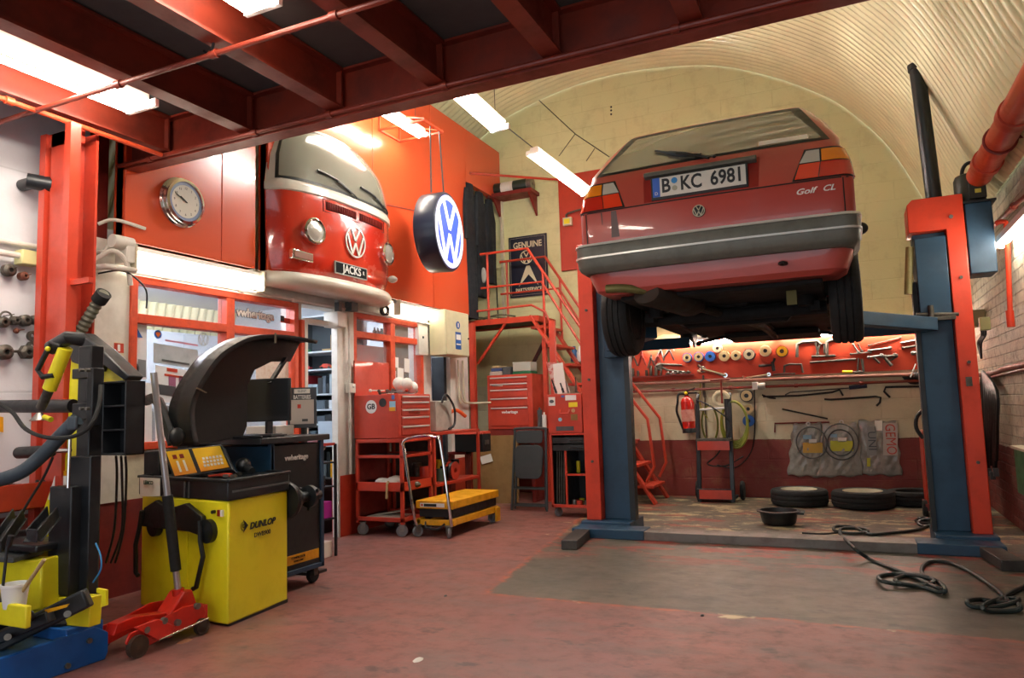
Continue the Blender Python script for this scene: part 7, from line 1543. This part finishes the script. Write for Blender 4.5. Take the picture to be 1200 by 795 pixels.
bag([(958, 559), (1012, 558), (1005, 496), (964, 497)], 'dusty plastic gasket bag with a lime yellow label, middle one on the back wall', Y=8.93, rings=[(985, 518, .18), (985, 519, .13)], labels=[(973, 517, 1000, 529, GL), (982, 513, 992, 518, PAPER), (973, 509, 981, 513, LB)])
gb3 = bag([(1005, 556), (1057, 558), (1050, 494), (1006, 492)], 'dusty plastic gasket bag with red and grey vertical lettering, rightmost on the back wall', Y=8.945, labels=[(1035, 496, 1052, 534, mat('label_dirty_white', '#b9aea2', .5)), (1016, 500, 1027, 534, mat('label_grey', '#8d8c86', .5)), (1025, 493, 1034, 505, PAPER), (1016, 537, 1020, 547, GL)])
text('lettering', 'GEMO', W2(1043.5, 515, 8.877), -EZ, EX, .10, mat('print_red', '#b8402c', .5), gb3, bold=.0, sx=.85); text('lettering', 'UNI', W2(1021.5, 517, 8.877), -EZ, EX, .08, GRY, gb3, sx=1.1)
for i, (x, y) in enumerate(((947, 497), (986, 495))): c = W2(x, y, 8.925); thingmesh('bag_hook', B().torus(c, EY, .018, .007, 14, 6), WHT, 'white hook ring holding the %s gasket bag' % ('leftmost', 'middle')[i], 'hook')
# ================================================================ tyres, basin
def floor_tyre(x, y, la, R_=.29, w=.175, rim=True):
    o = T('spare_wheel', la, 'wheel', (x, y, 0))
    B().lathe([(R_*.62, .01), (R_*.8, 0), (R_*.95, .015), (R_, .04), (R_, w*.35), (R_*.985, w*.38), (R_, w*.42), (R_, w*.6), (R_*.985, w*.64), (R_, w*.68), (R_, w-.035), (R_*.95, w-.01), (R_*.8, w), (R_*.62, w-.01), (R_*.62, .01)], (x, y, 0), EZ, 44).build('tyre', RUB, o)
    if rim: B().lathe([(0, w*.5), (R_*.25, w*.52), (R_*.4, w*.62), (R_*.5, w*.55), (R_*.6, w-.02), (R_*.63, w-.005), (R_*.62, .02), (R_*.5, .03), (0, .03)], (x, y, 0), EZ, 28).build('rim', mat('cream_rim', '#b9b39a', .4, dirt=.3), o)
    return o
floor_tyre(-.565, 8.42, 'black tyre with a pale rim lying flat, left of the pair under the bags'); floor_tyre(.05, 8.36, 'black tyre with a pale rim lying flat, right of the pair under the bags', .30)
floor_tyre(.53, 8.66, 'black tyre without a rim lying flat behind the right one of the pair', .27, .15, False)
ba = T('drain_pan', 'black round drain pan on the concrete floor before the tyres', 'pan', (-.66, 7.08, 0))
B().lathe([(0, .005), (.13, .005), (.145, .02), (.165, .11), (.19, .115), (.19, .125), (.16, .128), (.135, .03), (0, .02)], (-.66, 7.08, 0), EZ, 32).build('pan', BLK, ba); B().box(-.50, -.44, 7.0, 7.16, .10, .12).build('grip', BLK, ba, bevel=.004)
# red machine behind the right post and its cable
rmx = T('red_machine', 'narrow red machine on black wheels behind the right lift post', 'machine', (.62, 7.9, 0)); a_, b_ = A(1080, 505, Y=7.8), A(1100, 586, Y=7.8)
B().prism([(a_.x, .12), (a_.x, a_.z-.02), (a_.x+.02, a_.z), (a_.x+.35, a_.z), (a_.x+.35, .12)], (0, 7.8, 0), EX, EZ, (0, .35, 0)).build('body', RED, rmx, bevel=.01); B().box(a_.x-.02, a_.x+.3, 7.78, 8.15, .06, .12).build('base', DKRED, rmx)
for x in (a_.x-.02, a_.x+.3): B().lathe([(0, -.02), (.07, -.02), (.075, 0), (.07, .02), (0, .02)], (x, 7.85, .075), EX, 20).build('wheel', RUB, rmx)
B().tube([A(1086, 478, Y=7.8), A(1075, 488, Y=7.8), A(1074, 502, Y=7.8), A(1082, 514, Y=7.79)], .018, 8, smooth=4).build('handle', BLK, rmx)
# ================================================================ right wall
bp_ = T('duct_pipe', 'large orange-red duct pipe running along the top of the right brick wall', 'pipe', (1.0, 5, 2.8))
DP = mat('duct_orange', '#b23a1c', .4, dirt=.3, dcol='#6e2414', scale=4)
PX, PZ = 1.0, 2.765
B().cyl((PX, -1.5, PZ), (PX, 6.34, PZ), .086, seg=28).build('pipe_run', DP, bp_)
for y in (4.98, 5.95, 3.0): B().cyl((PX, y, PZ), (PX, y+.11, PZ), .098, seg=28).build('collar', DP, bp_)
for y in (5.5, 3.6): B().torus((PX, y, PZ), EY, .092, .010, 28, 6).bar((PX+.085, y, PZ), (1.2, y, PZ), .02).build('strap', DKRED, bp_)
pipe('conduit', [A(1158, 272, X=1.15), A(1190, 240, X=1.15), A(1240, 200, X=1.15)], .018, STEEL_RED, 'thin dark red pipe rising along the right brick wall above the strip lamp', fit=[(A(1188, 242, X=1.15), EY)])
pipe('conduit', [A(1145, 440, X=1.16), A(1163, 438, X=1.16), A(1178, 432, X=1.16), A(1240, 420, X=1.16)], .022, mat('pinkish_pipe', '#8f4a40', .5, dirt=.4), 'dull red pipe along the right brick wall above the hanging cables')
pipe('conduit', [A(1150, 445, X=1.16), A(1240, 424, X=1.16)], .012, STEEL_RED, 'thin red pipe just under the dull red pipe on the right brick wall')
c = A(1147, 373, X=1.16); thingmesh('junction_box', B().box(1.08, 1.2, c.y-.12, c.y+.1, c.z-.08, c.z+.07), mat('old_cream_box', '#9d9872', .5), 'old cream junction box on the right brick wall behind the lift post', 'junction box', bevel=.006)
b = B()
for k in range(3): b.tube([A(1147+3*k, 380, X=1.13), A(1151+2*k, 392, X=1.13), A(1146+2*k, 402, X=1.13), A(1150, 420, X=1.13)], .01, 6, smooth=4)
thingmesh('cable', b, BLK, 'tangled dark cables dropping from the old junction box', 'cable')
hc = T('hanging_cables', 'thick bundle of black cables hanging on the right brick wall below the pipe', 'cable', A(1160, 560, X=1.1))
for k in range(9):
    x = 1150+2.2*k; B().tube([A(1152, 436, X=1.14), A(x, 458, X=1.13), A(x+1, 500, X=1.12), A(x+2-(k % 3), 540+5*(k % 4), X=1.12)], .016, 6, smooth=4).build('cable_strand', BLK, hc)
for k in range(3): B().box(*(lambda c: (c.x-.02, c.x+.02, c.y-.02, c.y+.02, c.z-.04, c.z+.03))(A(1159+4*k, 553+4*(k % 2), X=1.11))).build('cable_plug', GRY, hc)
gx = T('green_box', 'green steel box with a pale rim at the right edge of the frame', 'box', A(1194, 580, X=1.05)); ya, yb_ = A(1190, 550, X=1.0).y, A(1190, 550, X=1.0).y-1.2
zb_, zt_ = A(1193, 578, X=1.0).z, A(1189, 526, X=1.0).z
B().box(1.0, 1.19, yb_, ya, zb_, zt_).build('body', mat('box_green', '#1e6a40', .45, dirt=.3), gx, bevel=.008); B().box(.985, 1.19, yb_-.01, ya+.01, zt_, zt_+.02).build('rim', CREAM, gx, bevel=.003); B().box(1.02, 1.18, yb_+.1, yb_+.16, 0, zb_).box(1.02, 1.18, ya-.16, ya-.10, 0, zb_).build('feet', DKRED, gx)
# ================================================================ air line on the floor
def fl(x, y, z=.014):
    p = A(x, y, Z=z)
    return A(x, y, Z=.094) if 5.90 < p.y < 6.42 and p.x > -1.6 and y > 626 else p
cp = [(1098, 612), (1075, 621), (1040, 625), (1018, 626), (1000, 618), (980, 617), (978, 622), (995, 625), (1016, 624), (1012, 620), (990, 619), (984, 624), (998, 640), (1020, 656), (1050, 668), (1078, 680), (1100, 690), (1107, 691), (1102, 684), (1082, 676), (1050, 673), (1030, 676), (1036, 682), (1062, 686), (1086, 686), (1094, 680), (1074, 674), (1052, 677), (1052, 683), (1080, 688), (1100, 694), (1108, 692), (1100, 682), (1084, 676), (1080, 668), (1086, 660), (1100, 658), (1120, 662), (1145, 675), (1165, 689), (1174, 697), (1180, 707), (1150, 703), (1134, 705), (1140, 711), (1165, 712), (1190, 706), (1192, 702), (1170, 703), (1152, 711), (1160, 716), (1188, 716), (1196, 712), (1188, 706), (1170, 706), (1180, 698), (1200, 688), (1240, 672)]
tag(B().tube([fl(x, y, .014+.018*(i % 3 == 1)*(14 < i < 34 or 40 < i < 54)) for i, (x, y) in enumerate(cp)], .0125, 8, smooth=5).build('air_line', mat('dark_green_hose', '#1e2a28', .45)), 'long dark green air line looped across the floor at the lower right', 'hose')
tag(B().tube([fl(940, 625), fl(965, 626), fl(985, 624)], .008, 6, smooth=4).build('cable', BLK), 'thin black cable on the floor in front of the flat tyres', 'cable')
b = B()
for k in range(6): b.torus(fl(1088+random.uniform(-6, 6), 611+random.uniform(-2, 2), .03), (random.uniform(-.3, .3), random.uniform(-.3, .3), 1), .07, .012, 18, 6)
tag(b.build('cable_heap', BLK), 'small heap of coiled cable at the foot of the right lift post', 'cable')
for i, (x, y, w_, la, m_) in enumerate([(490, 774, .035, 'scrap of white paper on the red floor at the bottom', PAPER), (216, 752, .045, 'small brown rag on the floor beside the trolley jack', mat('brown_rag', '#8a5638', .8)), (522, 699, .015, 'small dark crumb of dirt on the red floor', GRY), (823, 722, .018, 'small black lump on the edge of the bare concrete', BLK)]):
    p = fl(x, y, .0); thingmesh('floor_scrap', B().lathe([(0, 0), (w_, 0), (w_*.7, .006), (0, .008)], p, EZ, 7, 1., .6), m_, la, 'scrap')
# ================================================================ camera, world, colour
cam = bpy.data.cameras.new('camera'); co = bpy.data.objects.new('camera', cam); COL.objects.link(co)
cam.sensor_fit = 'HORIZONTAL'; cam.sensor_width = 36.; cam.lens = FPX/1200*36; cam.clip_start = .02; cam.clip_end = 60
m = Matrix.Identity(3); 
for i, a in enumerate((CR, CU, -CF)): m.col[i] = a if i < 9 else a
m = Matrix((CR, CU, -CF)).transposed()
co.matrix_world = Matrix.Translation((0, 0, HC)) @ m.to_4x4()
SC.camera = co
w = bpy.data.worlds.new('world'); SC.world = w; w.use_nodes = True
bg = w.node_tree.nodes['Background']; bg.inputs[0].default_value = (.86, .93, 1., 1); bg.inputs[1].default_value = 1.0
vs_ = SC.view_settings; vs_.view_transform = 'Standard'; vs_.look = 'None'; vs_.gamma = 1; vs_.use_curve_mapping = False; vs_.exposure = .8
